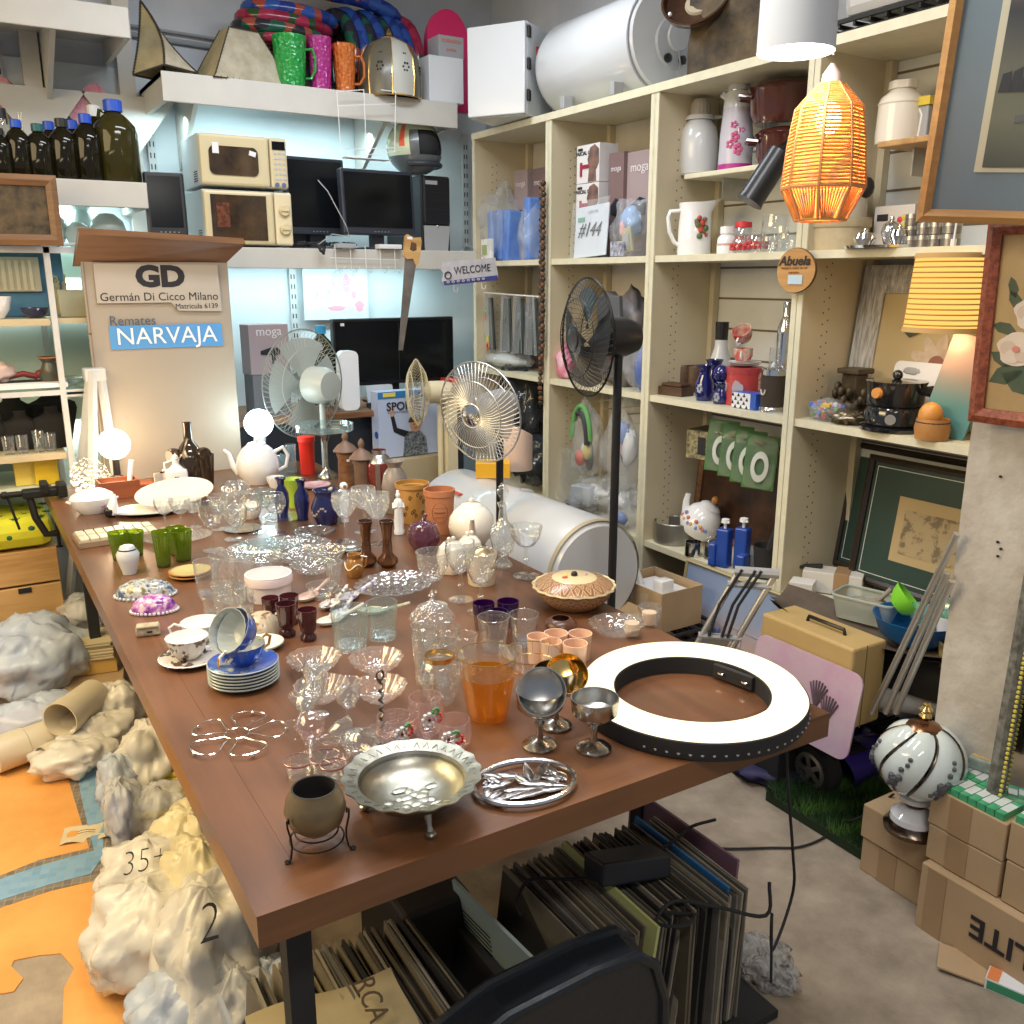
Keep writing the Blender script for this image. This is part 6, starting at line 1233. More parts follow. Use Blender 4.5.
#glassware and china on the table
TZ=.7805
def at(p,dz=0):return(p[0],p[1],TZ+dz)
def simple(name,outer,t_,mt,lab,cat,loc,n=32,fl=None,R=None,grp=None,rz=0,cat2=None):
 return solo(M().lathe(vessel(outer,t_),n,None,0,fl),name,mt,lab,cat,loc,rz,grp,R)
def goblet(loc,rb,h,lab,mt=CLEAR,shape='wine',foot=None,R=None,grp=None,fl=None,bh=.5,rf=None,stem=.004,knop=0):
 """stemmed glass: bowl, stem and foot"""
 t=thing('stemmed_glass',lab,'glass',loc,0,grp,R);rf=rf or rb*.82;z0=h*(1-bh);b=h*bh
 sh=dict(wine=[(rb*.12,z0),(rb*.55,z0+b*.12),(rb*.92,z0+b*.45),(rb*1.0,z0+b*.7),(rb*.95,h)],coupe=[(rb*.12,z0),(rb*.5,z0+b*.1),(rb*.88,z0+b*.5),(rb,h)],flute=[(rb*.2,z0),(rb*.6,z0+b*.15),(rb*.8,z0+b*.5),(rb,h)],ball=[(rb*.12,z0),(rb*.6,z0+b*.1),(rb,z0+b*.45),(rb*.95,z0+b*.75),(rb*.75,h)])[shape]
 m=M().lathe(vessel(sh,.0014),32,None,0,fl);q_=sh[-1];m.tube([(q_[0]*math.cos(a),q_[0]*math.sin(a),q_[1])for a in[PI*i/14 for i in range(28)]],.0009,5,True).build('bowl',mt,t)
 pr=[(rf*.12,h*.03),(stem,h*.08),(stem*.9,z0*.55),(stem*1.2,z0*.9),(rb*.13,z0)]
 if knop:pr[2:3]=[(stem,z0*.45),(stem*2.6,z0*.58),(stem,z0*.7)]
 M().lathe(pr,14).build('stem',foot or CLEAR,t)
 M().lathe([(0,0),(rf,0),(rf,.0015),(rf*.4,h*.02),(rf*.12,h*.035),(0,h*.035)],32).build('foot',foot or CLEAR,t)
 return t
def tumbler(loc,r1,r0,h,lab,mt=CLEAR,grp=None,base=None,fl=None,band=None,name='glass_tumbler',R=None):
 t=thing(name,lab,'glass',loc,0,grp,R)
 M().lathe([(r0*.97,.004),(r0,.006),(r1,h),(r1-.0016,h),(r0-.0016,.008)],32,None,0,fl).tube([(r1*math.cos(a),r1*math.sin(a),h)for a in[PI*i/14 for i in range(28)]],.0009,5,True).build('wall',mt,t)
 M().lathe([(0,0),(r0*.96,0),(r0,.004),(r0*.98,.010),(0,.009)],28,None,0,fl).build('thick_base',base or mt,t)
 if band:M().lathe([(r1*1.005,h),(r1*1.01,h-.0015),(r1,h-.003),(r1-.002,h)],36).build('rim_band',band,t)
 return t
GC='clear stemmed glasses on the table'
#far end
t=thing('lidded_tureen','small white lidded tureen beside the wooden box and the vise','tureen',at((0.379,3.602,0.78)));r=0.156/2;h=0.088
M().lathe(vessel([(r*.6,0),(r*.66,.006),(r*.9,h*.3),(r,h*.62)],.003),40,None,0,(10,.015),1,.78).build('tureen_body',PORC,t)
M().lathe([(r*1.02,h*.62),(r*.9,h*.8),(r*.5,h*.98),(r*.1,h*1.04),(0,h*1.04)],40,None,0,(10,.015),1,.78).build('lid',PORC,t)
M().tube([(-.012,0,h*1.02),(-.008,0,h*1.25),(.008,0,h*1.25),(.012,0,h*1.02)],.004,8).build('loop_knob',CUT,t)
for s_ in(-1,1):M().tube([(s_*r*.95,-.015,h*.5),(s_*r*1.12,0,h*.55),(s_*r*.95,.015,h*.5)],.004,6).build('handle',PORC,t)
m=M();[m.ball(r*.93*math.cos(a),-r*.73*abs(math.sin(a)),h*.34,.005,n=6)for a in(.9,1.05,1.2)];m.build('violet_flower',mat('violet_print',(.35,.15,.35),.5),t)
r=0.164/2
simple('cut_glass_plate',[(r*.35,0),(r*.8,.012),(r,.022)],.003,CUTB,'ornate cut glass plate standing upright behind the tureen','plate',at((0.407,3.927,0.78),.062),40,(12,.03),rot(66,0,20))
t=thing('wooden_box','open reddish wooden box holding a white tube, before the lit globe','box',at((0.5,3.828,0.78)),2);bw=0.148;bh=0.069;bd=.10
RW=wood('reddish_box_wood',(.34,.10,.04),(.22,.06,.025),2)
m=M().box(0,-bd/2,0,bw,.006,bh).box(0,bd/2,0,bw,.006,bh).box(-bw/2+.003,0,0,.006,bd,bh).box(bw/2-.003,0,0,.006,bd,bh).box(0,0,0,bw,bd,.006);m.build('box_body',RW,t)
solo(M().lathe([(0,0),(.010,0),(.011,.13),(0,.13)],14),'white_tube',PORC,'white tube standing up in the open wooden box','tube',at((0.544,3.863,0.78),.006),R=rot(0,10,0))
solo(M().blob((0,0,.02),(.05,.035,.012),3,.3),'crumpled_paper',PAPER,'crumpled pale paper inside the open wooden box','paper',at((0.49,3.855,0.78),.018))
t=thing('globe_lamp','table lamp with a glowing white glass globe on a black neck','lamp',at((0.518,3.942,0.78)));gz=0.191;gr=0.123/2
M().lathe([(0,0),(.05,0),(.048,.03),(.03,.055),(.014,.065),(.013,gz-gr*.8),(0,gz-gr*.8)],24).build('lamp_base',BLACK,t)
M().ball(0,0,gz,gr,n=32).build('glowing_globe',glow('globe_warm',(1,.78,.5),26),t)
p_=(0.518,3.942,0.78);point('globe_bulb',(p_[0]+.0,p_[1]-.10,TZ+0.191),3,(1,.66,.36),.06)
solo(M().box(0,0,0,.16,.10,.012,0,.003).tube([(.0,-.03,.02),(.05,0,.02),(.09,.03,.018)],.004,6),'flat_tray',RW,'flat red-brown tray with a pen, behind the orange-lit table top','tray',at((0.655,4.011,0.78)))
t=thing('folding_card','tiny white and gold folding card standing beside the china bottle','card',at((0.695,3.964,0.78)),15);M().box(-.02,0,0,.05,.004,.055,0,0,rot(0,0,20)).build('frame_leaf',IVORY,t);M().box(.025,0,0,.05,.004,.065,0,0,rot(0,0,-25)).build('frame_leaf',PORC,t);M().box(0,-.004,.05,.08,.005,.006).build('gold_edge',GOLD,t)
t=thing('china_bottle','square white china bottle with a blue windmill picture','bottle',at((0.728,3.832,0.78)),-10);w_=0.087;h=0.142
M().box(0,0,0,w_,w_*.8,h*.6,0,.010).lathe([(w_*.4,h*.58),(w_*.18,h*.72),(w_*.14,h*.76),(w_*.14,h*.9),(w_*.2,h*.92),(0,h*.92)],24).build('bottle_body',PORC,t);M().ball(0,0,h*.95,w_*.14,n=12).build('stopper',IVORY,t);M().tube([(-w_*.14,0,h*.86),(-w_*.5,0,h*.8),(-w_*.5,0,h*.6)],.004,7).build('handle',PORC,t)
m=M();[m.ball(.010*math.cos(a),-w_*.405,h*.32+.012*math.sin(a),.005,.002,.005,6)for a in range(6)];m.build('windmill_print',mat('dusk_blue',(.06,.06,.10),.5),t)
BG=glass('brown_smoked_glass',tint=(.30,.20,.13),body=.55,bcol=(.10,.06,.035),edge=.35);pj=(0.795,3.879,0.78);r=0.151/2;h=0.267
t=thing('brown_glass_jug','dark brown glass jug with a narrow neck and two round lobes','jug',at(pj),-20)
M().lathe(vessel([(r*.75,0),(r*.8,h*.2),(r*.82,h*.45),(r*.5,h*.62),(r*.24,h*.72),(r*.22,h*.95),(r*.25,h)],.003),32).build('jug_body',BG,t)
for s_ in(-1,1):M().lathe([(0,-.02),(r*.34,-.02),(r*.4,-.01),(r*.4,.01),(r*.34,.02),(0,.015)],24,tr(s_*r*.78,-.02,h*.5)@rot(80,0,s_*30)).build('round_lobe',BG,t)
for pp,lab,s_ in(((0.848,3.846,0.78),'brown glass tumbler before the dark brown jug',1),((0.794,3.971,0.78),'brown glass tumbler on the other side of the dark brown jug',.85)):tumbler(at(pp),0.076/2*s_,0.059/2*s_,0.132*s_,lab,BG,'brown glass tumblers')
t=solo(M().lathe(vessel([(.06,0),(.10,.006),(.125,.014)],.003),44,None,0,None,1.15,.8),'oval_plate',PORC,'large white plate with a green-grey edge under the tilted oval platter','plate',at((0.572,3.5,0.78)))
M().lathe([(.126,.0135),(.1275,.0145),(.126,.0155)],44,None,0,None,1.15,.8).build('green_rim',mat('green_grey_rim',(.12,.22,.18),.3),t)
solo(M().lathe(vessel([(.05,0),(.10,.006),(.13,.018)],.003),44,None,0,(2,.12)),'oval_platter',IVORY,'long white oval platter tilted on top of the plate','platter',at((0.662,3.553,0.78),.038),R=rot(12,-6,10))
t=thing('tile_box','shallow wooden box of cream letter tiles in two rows','game box',at((0.395,3.181,0.78)),2);bw,bd=.25,.15
T0=(0.269,3.176,0.78);T1=(0.497,3.132,0.78)
M().box(0,0,0,bw,bd,.020,0,.002).build('box_tray',wood('dusty_box',(.30,.22,.14),(.2,.14,.09),2),t)
m=M()
for i in range(8):
 for j in(-1,1):m.box(-bw/2+.020+i*.030,j*.035,.018,.026,.06,.009,0,.002)
m.build('cream_tile',mat('cream_tile',(.62,.58,.45),.3,var=.15,vs=40),t)
m=M();[m.ball(-bw*.45+k*.008,bd/2+.004*math.sin(k),.022,.004,n=6)for k in range(14)];m.build('bead_strand',BLACK,t)
t=thing('seated_figure','small white and black cat figure leaning against the tureen','figurine',at((0.422,3.49,0.78)),10);M().blob((0,0,.02),(.022,.018,.022),2,.2).build('dark_base',BLACK,t);M().lathe([(0,0),(.017,.01),(.02,.04),(.012,.065),(.004,.085),(0,.085)],18,rot(0,14,0)).build('white_body',PORC,t)
GRG=glass('moss_green_glass',tint=(.52,.66,.12),body=.28,bcol=(.34,.46,.03),edge=.45)
GRD=glass('dark_moss_glass',tint=(.16,.28,.02),body=.5,bcol=(.10,.16,.01),edge=.3)
for i,(pp,w1,h,lab)in enumerate((((0.368,2.923,0.78),0.062,0.087,'first, behind the white ginger jar'),((0.415,2.943,0.78),0.060,0.078,'second, touching the first near the ginger jar'),((0.467,2.778,0.78),0.054,0.110,'third, nearest the orange saucers'),((0.531,2.809,0.78),0.062,0.096,'fourth, beside the third'),((0.529,2.884,0.78),0.060,0.088,'fifth, at the back of the pair by the saucers'))):
 tumbler(at(pp),w1/2,w1*.36,h,'ribbed moss green tumbler, '+lab,GRG,'moss green tumblers',GRD,(20,.02))
t=thing('ginger_jar','small white ginger jar with a blue line under its lid','jar',at((0.367,2.761,0.78)));r=0.065/2;h=0.086
M().lathe([(0,0),(r*.6,0),(r*.65,h*.1),(r*.95,h*.5),(r,h*.7),(r*.8,h*.84),(0,h*.84)],32).build('jar_body',GLOSSW,t);M().lathe([(r*.79,h*.835),(r*.83,h*.86),(r*.72,h*.88)],32).build('blue_line',NAVY,t);M().lathe([(0,h*.86),(r*.72,h*.87),(r*.6,h*.97),(r*.2,h),(0,h)],28).build('lid',GLOSSW,t)
def dome(pp,wpx,lab,c1,c2,c3):
 mt,n,l,b_=nodes('banded_stone_'+lab[:5]);tc=n.new('ShaderNodeTexCoord');nz=n.new('ShaderNodeTexNoise');nz.inputs['Scale'].default_value=55;nz.inputs['Detail'].default_value=3;l.new(tc.outputs['Object'],nz.inputs[0]);rp=n.new('ShaderNodeValToRGB');e=rp.color_ramp.elements
 e[0].position=.36;e[0].color=(*c1,1);e[1].position=.62;e[1].color=(*c3,1);x=e.new(.5);x.color=(*c2,1);l.new(nz.outputs['Fac'],rp.inputs[0]);l.new(rp.outputs[0],b_.inputs['Base Color']);b_.inputs['Roughness'].default_value=.2;b_.inputs['Coat Weight'].default_value=.5
 t=thing('beaded_dome',lab,'ornament',at(pp),-20);r=wpx/2
 M().lathe([(r,0),(r*.97,.012),(r*.8,.03),(r*.5,.042),(0,.046)],40,None,0,(12,.02),1,.62).build('dome',mt,t)
 m=M();[m.ball(r*math.cos(a),r*.62*math.sin(a),.004,.0045,n=6)for a in[2*PI*i/34 for i in range(34)]];m.build('bead_edge',GLOSSW,t)
dome((0.371,2.533,0.78),0.159,'silver and blue-grey ornate dome behind the purple one',(.06,.09,.16),(.45,.47,.48),(.16,.13,.05))
dome((0.368,2.39,0.78),0.117,'purple and pink beaded dome next to the silver one',(.10,.02,.22),(.40,.12,.42),(.65,.50,.60))
t=thing('stone_trinket_box','tiny cream carved stone box near the table edge','trinket box',at((0.324,2.231,0.78)),-12);M().box(0,0,0,.056,.034,.022,0,.005).build('box_body',mat('carved_ivory',(.52,.46,.34),.5,col2=(.34,.28,.18),vs=50,bump=.5,bs=90),t);M().box(0,-.004,.021,.052,.03,.006,0,.002).build('lid',mat('carved_ivory',(.5,.4,.3)),t);M().box(.004,-.018,.010,.012,.002,.004).build('dark_inlay',INK,t)
ORR=mat('orange_glaze',(.45,.17,.05),.3)
for k in range(2):
 t=thing('small_saucer',('lower yellow and orange saucer of the pair by the green tumblers','upper yellow and orange saucer of the pair by the green tumblers')[k],'saucer',at((0.514,2.637,0.78),k*.009));r=0.120/2
 M().lathe([(0,0),(r*.6,0),(r,.010),(r*.97,.012),(r*.62,.004),(0,.004)],36).build('saucer',mat('mustard_glaze',(.50,.42,.18),.3),t);M().lathe([(r*.97,.010),(r*1.01,.0115),(r*.93,.0125)],36).build('orange_rim',ORR,t)
DEC=mat('chintz_print',(.72,.68,.62),.25,col2=(.10,.06,.05),vs=40,coat=.4,pos=(.45,.49))
def teacup(loc,r,h,lab,body,rz,R=None,inner=PORC,grp=None):
 t=thing('teacup',lab,'cup',loc,rz,grp,R)
 M().lathe([(0,0),(r*.5,0),(r*.55,h*.06),(r*.8,h*.35),(r*.95,h*.8),(r,h)],36,None,0,(16,.012)).build('outer_wall',body,t)
 M().lathe([(r,h),(r*.97,h),(r*.9,h*.75),(r*.75,h*.35),(r*.5,h*.1),(0,h*.08)],36,None,0,(16,.012)).build('inner_wall',inner,t)
 M().tube([(r*.92,0,h*.85),(r*1.25,0,h*1.02),(r*1.5,0,h*.85),(r*1.4,0,h*.45),(r*.85,0,h*.25)],.0035,8).build('handle',GOLD if body is BLUC else PORC,t)
 return t
def saucer(loc,r,lab,mt,rim=None,grp=None):
 t=thing('saucer',lab,'saucer',loc,0,grp)
 M().lathe([(0,0),(r*.55,0),(r*.62,.004),(r,.012),(r*.985,.0145),(r*.6,.006),(0,.004)],44).build('dish',mt,t)
 if rim:M().lathe([(r*.985,.0125),(r*1.008,.0138),(r*.975,.0152)],44).build('rim',rim,t)
 return t
BLUC=mat('royal_blue_glaze',(.035,.10,.48),.12,coat=.5)
BLUP=mat('royal_blue_print',(.05,.12,.50),.15,col2=(.40,.45,.40),vs=24,coat=.5,pos=(.40,.43))
GRYG=mat('celadon_inside',(.42,.46,.44),.15,coat=.4)
saucer(at((0.375,2.01,0.78)),0.138/2,'white chintz saucer under the teacup nearest the table edge',DEC,PORC)
teacup(at((0.373,2.024,0.78),.006),0.093/2,.050,'teacup with a dark chintz print, on the saucer nearest the table edge',DEC,-10)
saucer(at((0.423,2.104,0.78)),0.129/2,'saucer half hidden under the ribbed white teacup',DEC,PORC)
teacup(at((0.426,2.116,0.78),.006),0.096/2,.045,'ribbed white teacup with a curled handle behind the chintz one',mat('white_line_print',(.70,.68,.62),.2,col2=(.30,.28,.22),vs=22,coat=.4,pos=(.36,.40)),170)
bs=(0.448,1.835,0.78);r=0.148/2
for k in range(6):
 saucer(at(bs,k*.0072),r,'blue saucer with a celadon rim, %s in the stack under the blue cups'%('lowest','second from below','third from below','fourth from below','fifth from below','topmost')[k],BLUP if k==5 else GRYG,GRYG,'stack of blue saucers')
rb=r*.66
teacup(at(bs,.048),rb,.042,'royal blue cup standing upright on the saucer stack',BLUC,20,None,GRYG,'royal blue cups')
teacup(at(bs,.112),rb,.042,'royal blue cup lying inside the upright one, its pale inside showing',BLUC,0,tr(0,0,0)@rot(0,0,-150)@rot(0,62,0),GRYG,'royal blue cups')
t=teacup((bs[0]+.012,bs[1]-.018,TZ+.112),rb,.042,'royal blue cup with a pale flower leaning in front of the other leaning cup',BLUP,0,rot(0,0,195)@rot(0,58,0),GRYG,'royal blue cups')
pu=(0.567,2.104,0.78)
teacup(at(pu,.045),0.098/2,.045,'brown and cream cup turned upside down among the small glasses',mat('brown_leaf_print',(.55,.46,.32),.3,col2=(.20,.10,.05),vs=34,coat=.3,pos=(.44,.49)),0,rot(180,0,20))
saucer(at((0.536,2.006,0.78)),0.104/2,'cream saucer with a dark edge behind the stack of blue saucers',IVORY,mat('olive_edge',(.25,.22,.12),.4))
saucer(at((0.547,2.147,0.78)),0.100/2,'brown patterned saucer under the upturned cup',mat('brown_leaf_print',(.5,.4,.3)),GOLD)
t=thing('wire_trivet','shiny wire trivet shaped like a five-petalled flower','trivet',at((0.369,1.6,0.78),.008));R0_=0.182/2
m=M();m.tube([(.022*math.cos(a),.022*math.sin(a),0)for a in[2*PI*i/24 for i in range(24)]],.0016,6,True);m.build('centre_ring',CHROME,t)
for k in range(5):
 a=rad(72*k+200);P_=[]
 for i in range(17):
  f=i/16;rr=.022+(R0_-.022)*math.sin(PI*f)**.8;b_=a+.34*math.sin(2*PI*f)-.5*(f-.5);P_.append((rr*math.cos(b_),rr*math.sin(b_),.0))
 M().tube(P_,.0016,6).build('petal_loop',CHROME,t)
 M().ball(R0_*math.cos(a),R0_*math.sin(a),-.003,.0045,n=10).build('foot_bead',CHROME,t)
crg='tumbled crystal glasses'
def lay(pp,rx,rz,z):return dict(loc=at(pp,z),R=rot(0,0,rz)@rot(rx,0,0))
goblet(at((0.454,1.516,0.78),.030),.028,.13,'crystal glass lying with its cut bowl towards the trivet',CUT,'flute',R=rot(0,0,-35)@rot(-78,0,0),grp=crg,bh=.6)
goblet(at((0.486,1.466,0.78),.016),.027,.12,'crystal glass lying across the middle of the tumbled group',CUT,'wine',R=rot(0,0,25)@rot(72,0,0),grp=crg,bh=.5)
goblet(at((0.55,1.489,0.78)),.026,.115,'small cut glass standing upright behind the tumbled group',CUT,'wine',grp=crg,bh=.48)
goblet(at((0.444,1.399,0.78),.028),.027,.10,'crystal glass lying with its rim towards the bronze pot',PINKG,'wine',R=rot(0,0,160)@rot(76,0,0),grp=crg,bh=.45)
goblet(at((0.486,1.588,0.78),.055),.025,.10,'crystal glass resting on the others, rim up',CUT,'coupe',R=rot(25,20,0),grp=crg)
goblet(at((0.529,1.606,0.78),.0),.027,.105,'cut glass standing at the back of the tumbled group',CUT,'flute',grp=crg,bh=.6)
goblet(at((0.486,1.384,0.78)),.022,.030,'rose-rimmed low glass foot upturned in the tumbled group',PINKG,'coupe',grp=crg,bh=.6,rf=.03)
goblet(at((0.45,1.455,0.78),.030),.024,.09,'clear glass lying at the near edge of the tumbled group',CLEAR,'coupe',R=rot(0,0,80)@rot(80,0,0),grp=crg)
for pp,lab,r_ in(((0.425,1.407,0.78),'nearest the trivet',.026),((0.468,1.395,0.78),'in the middle',.028),((0.471,1.363,0.78),'beside the pewter bowl',.022)):
 solo(M().lathe(vessel([(r_*.3,0),(r_*.8,.012),(r_,.028)],.0014),28),'small_glass_bowl',PINKG,'small clear upturned glass with a rosy rim, '+lab,'glass',at(pp),grp and None if 0 else 0,'rosy rimmed glasses')if 0 else tumbler(at(pp),r_,r_*.8,.03,'short clear glass with a rosy rim, '+lab,CLEAR,'rosy rimmed glasses',None,None,mat('rosy_rim',(.40,.10,.10),.2))
def scallop(pp,wpx,lab):
 t=thing('dessert_dish',lab,'dish',at(pp),0,'scalloped glass dessert dishes');r=wpx/2
 M().lathe(vessel([(r*.45,0),(r*.55,.006),(r*.85,.022),(r,.034)],.0022),72,None,0,(14,.035)).build('dish_body',glass('rosy_cut_glass',tint=(.98,.93,.90),body=.16,cut=0,bcol=(.95,.85,.80),cs=90),t)
 m=M();[m.ball(r*.80*math.cos(a),r*.80*math.sin(a),.022,.0062,n=8)for a in[2*PI*i/14 for i in range(14)]];m.build('pressed_bead',CUT,t)
 M().lathe([(0,0),(r*.42,0),(r*.44,.004),(0,.005)],32).build('frosted_base',ETCH,t)
for i,(pp,w_,lab)in enumerate((((0.597,1.815,0.78),0.120,'farther row, beside the blue saucers'),((0.714,1.743,0.78),0.120,'farther row, next to the short tumblers'),((0.562,1.669,0.78),0.113,'nearer row, behind the tumbled glasses'),((0.663,1.607,0.78),0.113,'nearer row, behind the twisted handle'))):scallop(pp,w_,'scalloped glass dessert dish, '+lab)
for pp,w_,tp,lab in(((0.714,1.896,0.78),0.085,0.097,'short ribbed glass tumbler beside the spoons'),((0.803,1.913,0.78),0.075,0.090,'short ribbed glass tumbler behind the other, by the oval dish')):
 tumbler(at(pp),w_/2,w_*.45,tp,lab,BLUEG,'short ribbed tumblers',ETCH,(28,.012))
for i,(pp,a,mt,lab)in enumerate((((0.739,2.268,0.78),35,mat('spoon_red',(.62,.35,.28),.3,col2=(.70,.62,.52),vs=30),'ceramic spoon with a reddish print behind the amethyst glasses'),((0.767,2.178,0.78),40,DEC,'ceramic spoon with a black print crossing the others'),((0.831,2.211,0.78),20,mat('spoon_blue',(.66,.64,.68),.2,col2=(.20,.20,.52),vs=60,pos=(.42,.47)),'oval blue patterned ceramic spoon rest'),((0.763,2.095,0.78),45,mat('spoon_blue',(.6,.6,.6)),'ceramic spoon with a blue handle lying by the ribbed tumblers'),((0.727,2.068,0.78),10,IVORY,'cream ceramic spoon beside the amethyst glasses'),((0.844,2.078,0.78),-30,mat('spoon_green',(.62,.60,.50),.3,col2=(.30,.32,.20),vs=40),'cream and green ceramic spoon half behind a ribbed tumbler'))):
 t=thing('ceramic_spoon',lab,'spoon',at(pp),a,'patterned ceramic spoons');M().lathe([(0,.002),(.025,.004),(.030,.012),(.028,.013),(.022,.006),(0,.005)],28,None,0,None,1.25,.8).build('spoon_bowl',mt,t);M().tube([(.028,0,.010),(.055,0,.016),(.10,0,.028)],[.006,.0045,.005],8).build('handle',mt,t)
AME=glass('amethyst_glass',tint=(.42,.22,.26),body=.4,bcol=(.16,.04,.06),edge=.4)
for i,(pp,w_,tp,lab)in enumerate((((0.611,2.046,0.78),0.049,0.083,'small amethyst glass beside the upturned brown cup'),((0.643,2.12,0.78),0.048,0.075,'small amethyst glass hidden behind the first one'),((0.646,1.995,0.78),0.048,0.077,'small amethyst glass nearest the ribbed tumbler'),((0.602,2.145,0.78),0.043,0.069,'pale amethyst glass below the round lidded box'))):
 t=thing('amethyst_glass',lab,'glass',at(pp),0,'small amethyst glasses');r=w_/2;M().lathe(vessel([(r*.78,0),(r*.82,tp*.1),(r*.55,tp*.22),(r*.8,tp*.35),(r,tp)],.0018),28,None,0,(10,.02)).build('glass_body',AME,t)
t=thing('round_box','round white china box with a pink lid and blue flowers','box',at((0.656,2.338,0.78)));r=0.128/2;h=0.069
M().lathe([(0,0),(r*.92,0),(r*.94,h*.7),(0,h*.7)],44).build('box_body',mat('blue_flower_china',(.72,.66,.66),.2,col2=(.22,.24,.50),vs=22,coat=.4,pos=(.38,.42)),t);M().lathe([(r,h*.66),(r,h*.92),(r*.94,h),(0,h*1.0)],44).build('lid',mat('pink_white_china',(.68,.56,.56),.2,coat=.4),t);M().lathe([(r*.94,h*.98),(r*.97,h*1.01),(r*.9,h*1.01)],44).build('lid_rim',PORC,t)
for i,(pp,w_,tp,mt,lab)in enumerate((((0.518,2.442,0.78),0.069,0.098,CLEAR,'tall plain clear tumbler before the orange saucers'),((0.562,2.434,0.78),0.072,0.110,CUT,'ribbed clear tumbler behind the plain tall one'),((0.619,2.438,0.78),0.061,0.099,CUT,'clear tumbler touching the round lidded box'),((0.493,2.295,0.78),0.052,0.047,CLEAR,'small clear shot glass nearest the white teacup'),((0.521,2.244,0.78),0.056,0.054,CUT,'small faceted shot glass beside the plain one'),((0.57,2.265,0.78),0.052,0.055,CUT,'small faceted shot glass below the round box'),((0.567,2.338,0.78),0.053,0.056,CLEAR,'small clear shot glass behind the faceted ones'),((0.532,2.359,0.78),0.053,0.056,CUT,'small cut shot glass between the two tall tumblers'))):
 tumbler(at(pp),w_/2,w_*.42,tp,lab,mt,'clear tumblers near the round box',None,(14,.015))
for i,(pp,w_,tp,mt,sh,lab)in enumerate((((0.558,3.213,0.78),0.069,0.107,CUT,'coupe','first of the three on the glass plate'),((0.605,3.183,0.78),0.073,0.110,CUT,'coupe','second of the three on the glass plate'),((0.65,3.186,0.78),0.059,0.101,CUT,'coupe','third of the three on the glass plate'),((0.637,2.869,0.78),0.083,0.155,CLEAR,'coupe','large plain one beside the glass plate'),((0.725,2.963,0.78),0.073,0.137,CUT,'coupe','before the striped sugar bowl'),((0.711,2.862,0.78),0.078,0.133,CUT,'coupe','standing closest to the round box'),((0.807,3.013,0.78),0.075,0.144,CLEAR,'coupe','behind the blue-tinted dish'),((0.87,2.959,0.78),0.075,0.140,CLEAR,'ball','balloon one before the navy vases'),((0.861,3.055,0.78),0.070,0.136,BLUEG,'wine','bluish one behind the balloon one'),((0.718,3.114,0.78),0.069,0.121,CUT,'coupe','farther one behind the large plain one'),((1.034,2.743,0.78),0.083,0.163,ETCH,'wine','etched one nearest the brown pitcher'),((1.135,2.825,0.78),0.086,0.155,ETCH,'wine','etched one with a dull rim before the red vase'),((1.11,2.655,0.78),0.085,0.171,ETCH,'wine','etched one beside the white statuette'),((1.008,2.047,0.78),0.090,0.150,CUT,'coupe','cut one standing behind the covered candy dish'),((1.091,2.05,0.78),0.081,0.166,CUT,'wine','cut one before the white creamer'),((1.092,1.942,0.78),0.086,0.163,CUTB,'coupe','coarsely cut one before the beige mug'))):
 goblet(at(pp),w_/2,tp,'clear stemmed glass, '+lab,mt,sh,None,None,GC,(14,.02)if mt is CUT else None,.55 if i>12 else .5,None,.004,i>12)
t=solo(M().lathe(vessel([(.05,0),(.09,.004),(.11,.012)],.002),44,None,0,(22,.01),1,.8),'glass_plate',CUT,'oval clear glass plate under the three small coupes','plate',at((0.569,3.059,0.78)))
simple('glass_cloche',[(.060,0),(.056,.03),(.035,.05),(.0,.056)],.002,CUT,'low ribbed glass dome behind the coupes','dish',at((0.912,3.633,0.78)),36,(18,.03))
t=thing('striped_sugar_bowl','cream ribbed sugar bowl with a dull lid between the stemmed glasses','sugar bowl',at((0.852,3.222,0.78)));M().lathe([(0,0),(.03,0),(.042,.025),(.04,.045),(0,.045)],36,None,0,(18,.02)).build('bowl_body',IVORY,t);M().lathe([(.041,.044),(.03,.056),(.0,.06)],30).ball(0,0,.064,.006,n=8).build('lid',IVORY,t)
simple('white_pot',[(.022,0),(.034,.03),(.036,.046)],.003,PORC,'small white ribbed bowl before the white teapot','bowl',at((1.083,3.655,0.78)),30,(16,.03))
simple('silver_tray',[(.05,0),(.065,.006)],.002,SILVER,'small silvery tray between the coupes and the sugar bowl','tray',at((0.785,3.072,0.78)),30)
def teapot(loc,r,h,lab,mt,rz,extra=None):
 t=thing('teapot',lab,'teapot',loc,rz)
 M().lathe([(0,0),(r*.6,0),(r*.62,h*.03),(r*.93,h*.2),(r,h*.4),(r*.93,h*.6),(r*.72,h*.76),(r*.5,h*.84),(0,h*.84)],40).build('pot_body',mt,t)
 M().lathe([(r*.52,h*.83),(r*.4,h*.9),(0,h*.93)],30).build('lid',mt,t);M().ball(0,0,h*.965,r*.12,n=12).build('lid_knob',mt,t)
 M().tube([(-r*.85,0,h*.25),(-r*1.15,0,h*.42),(-r*1.3,0,h*.68),(-r*1.52,0,h*.76)],[r*.22,r*.15,r*.1,r*.08],12).build('spout',mt,t)
 M().tube([(r*.8,0,h*.68),(r*1.2,0,h*.78),(r*1.42,0,h*.6),(r*1.3,0,h*.35),(r*.9,0,h*.25)],r*.09,9).build('handle',mt,t)
 return t
teapot(at((1.051,3.788,0.78)),0.179/2,0.190,'white teapot at the far end under the bright clip lamp',PORC,-20)
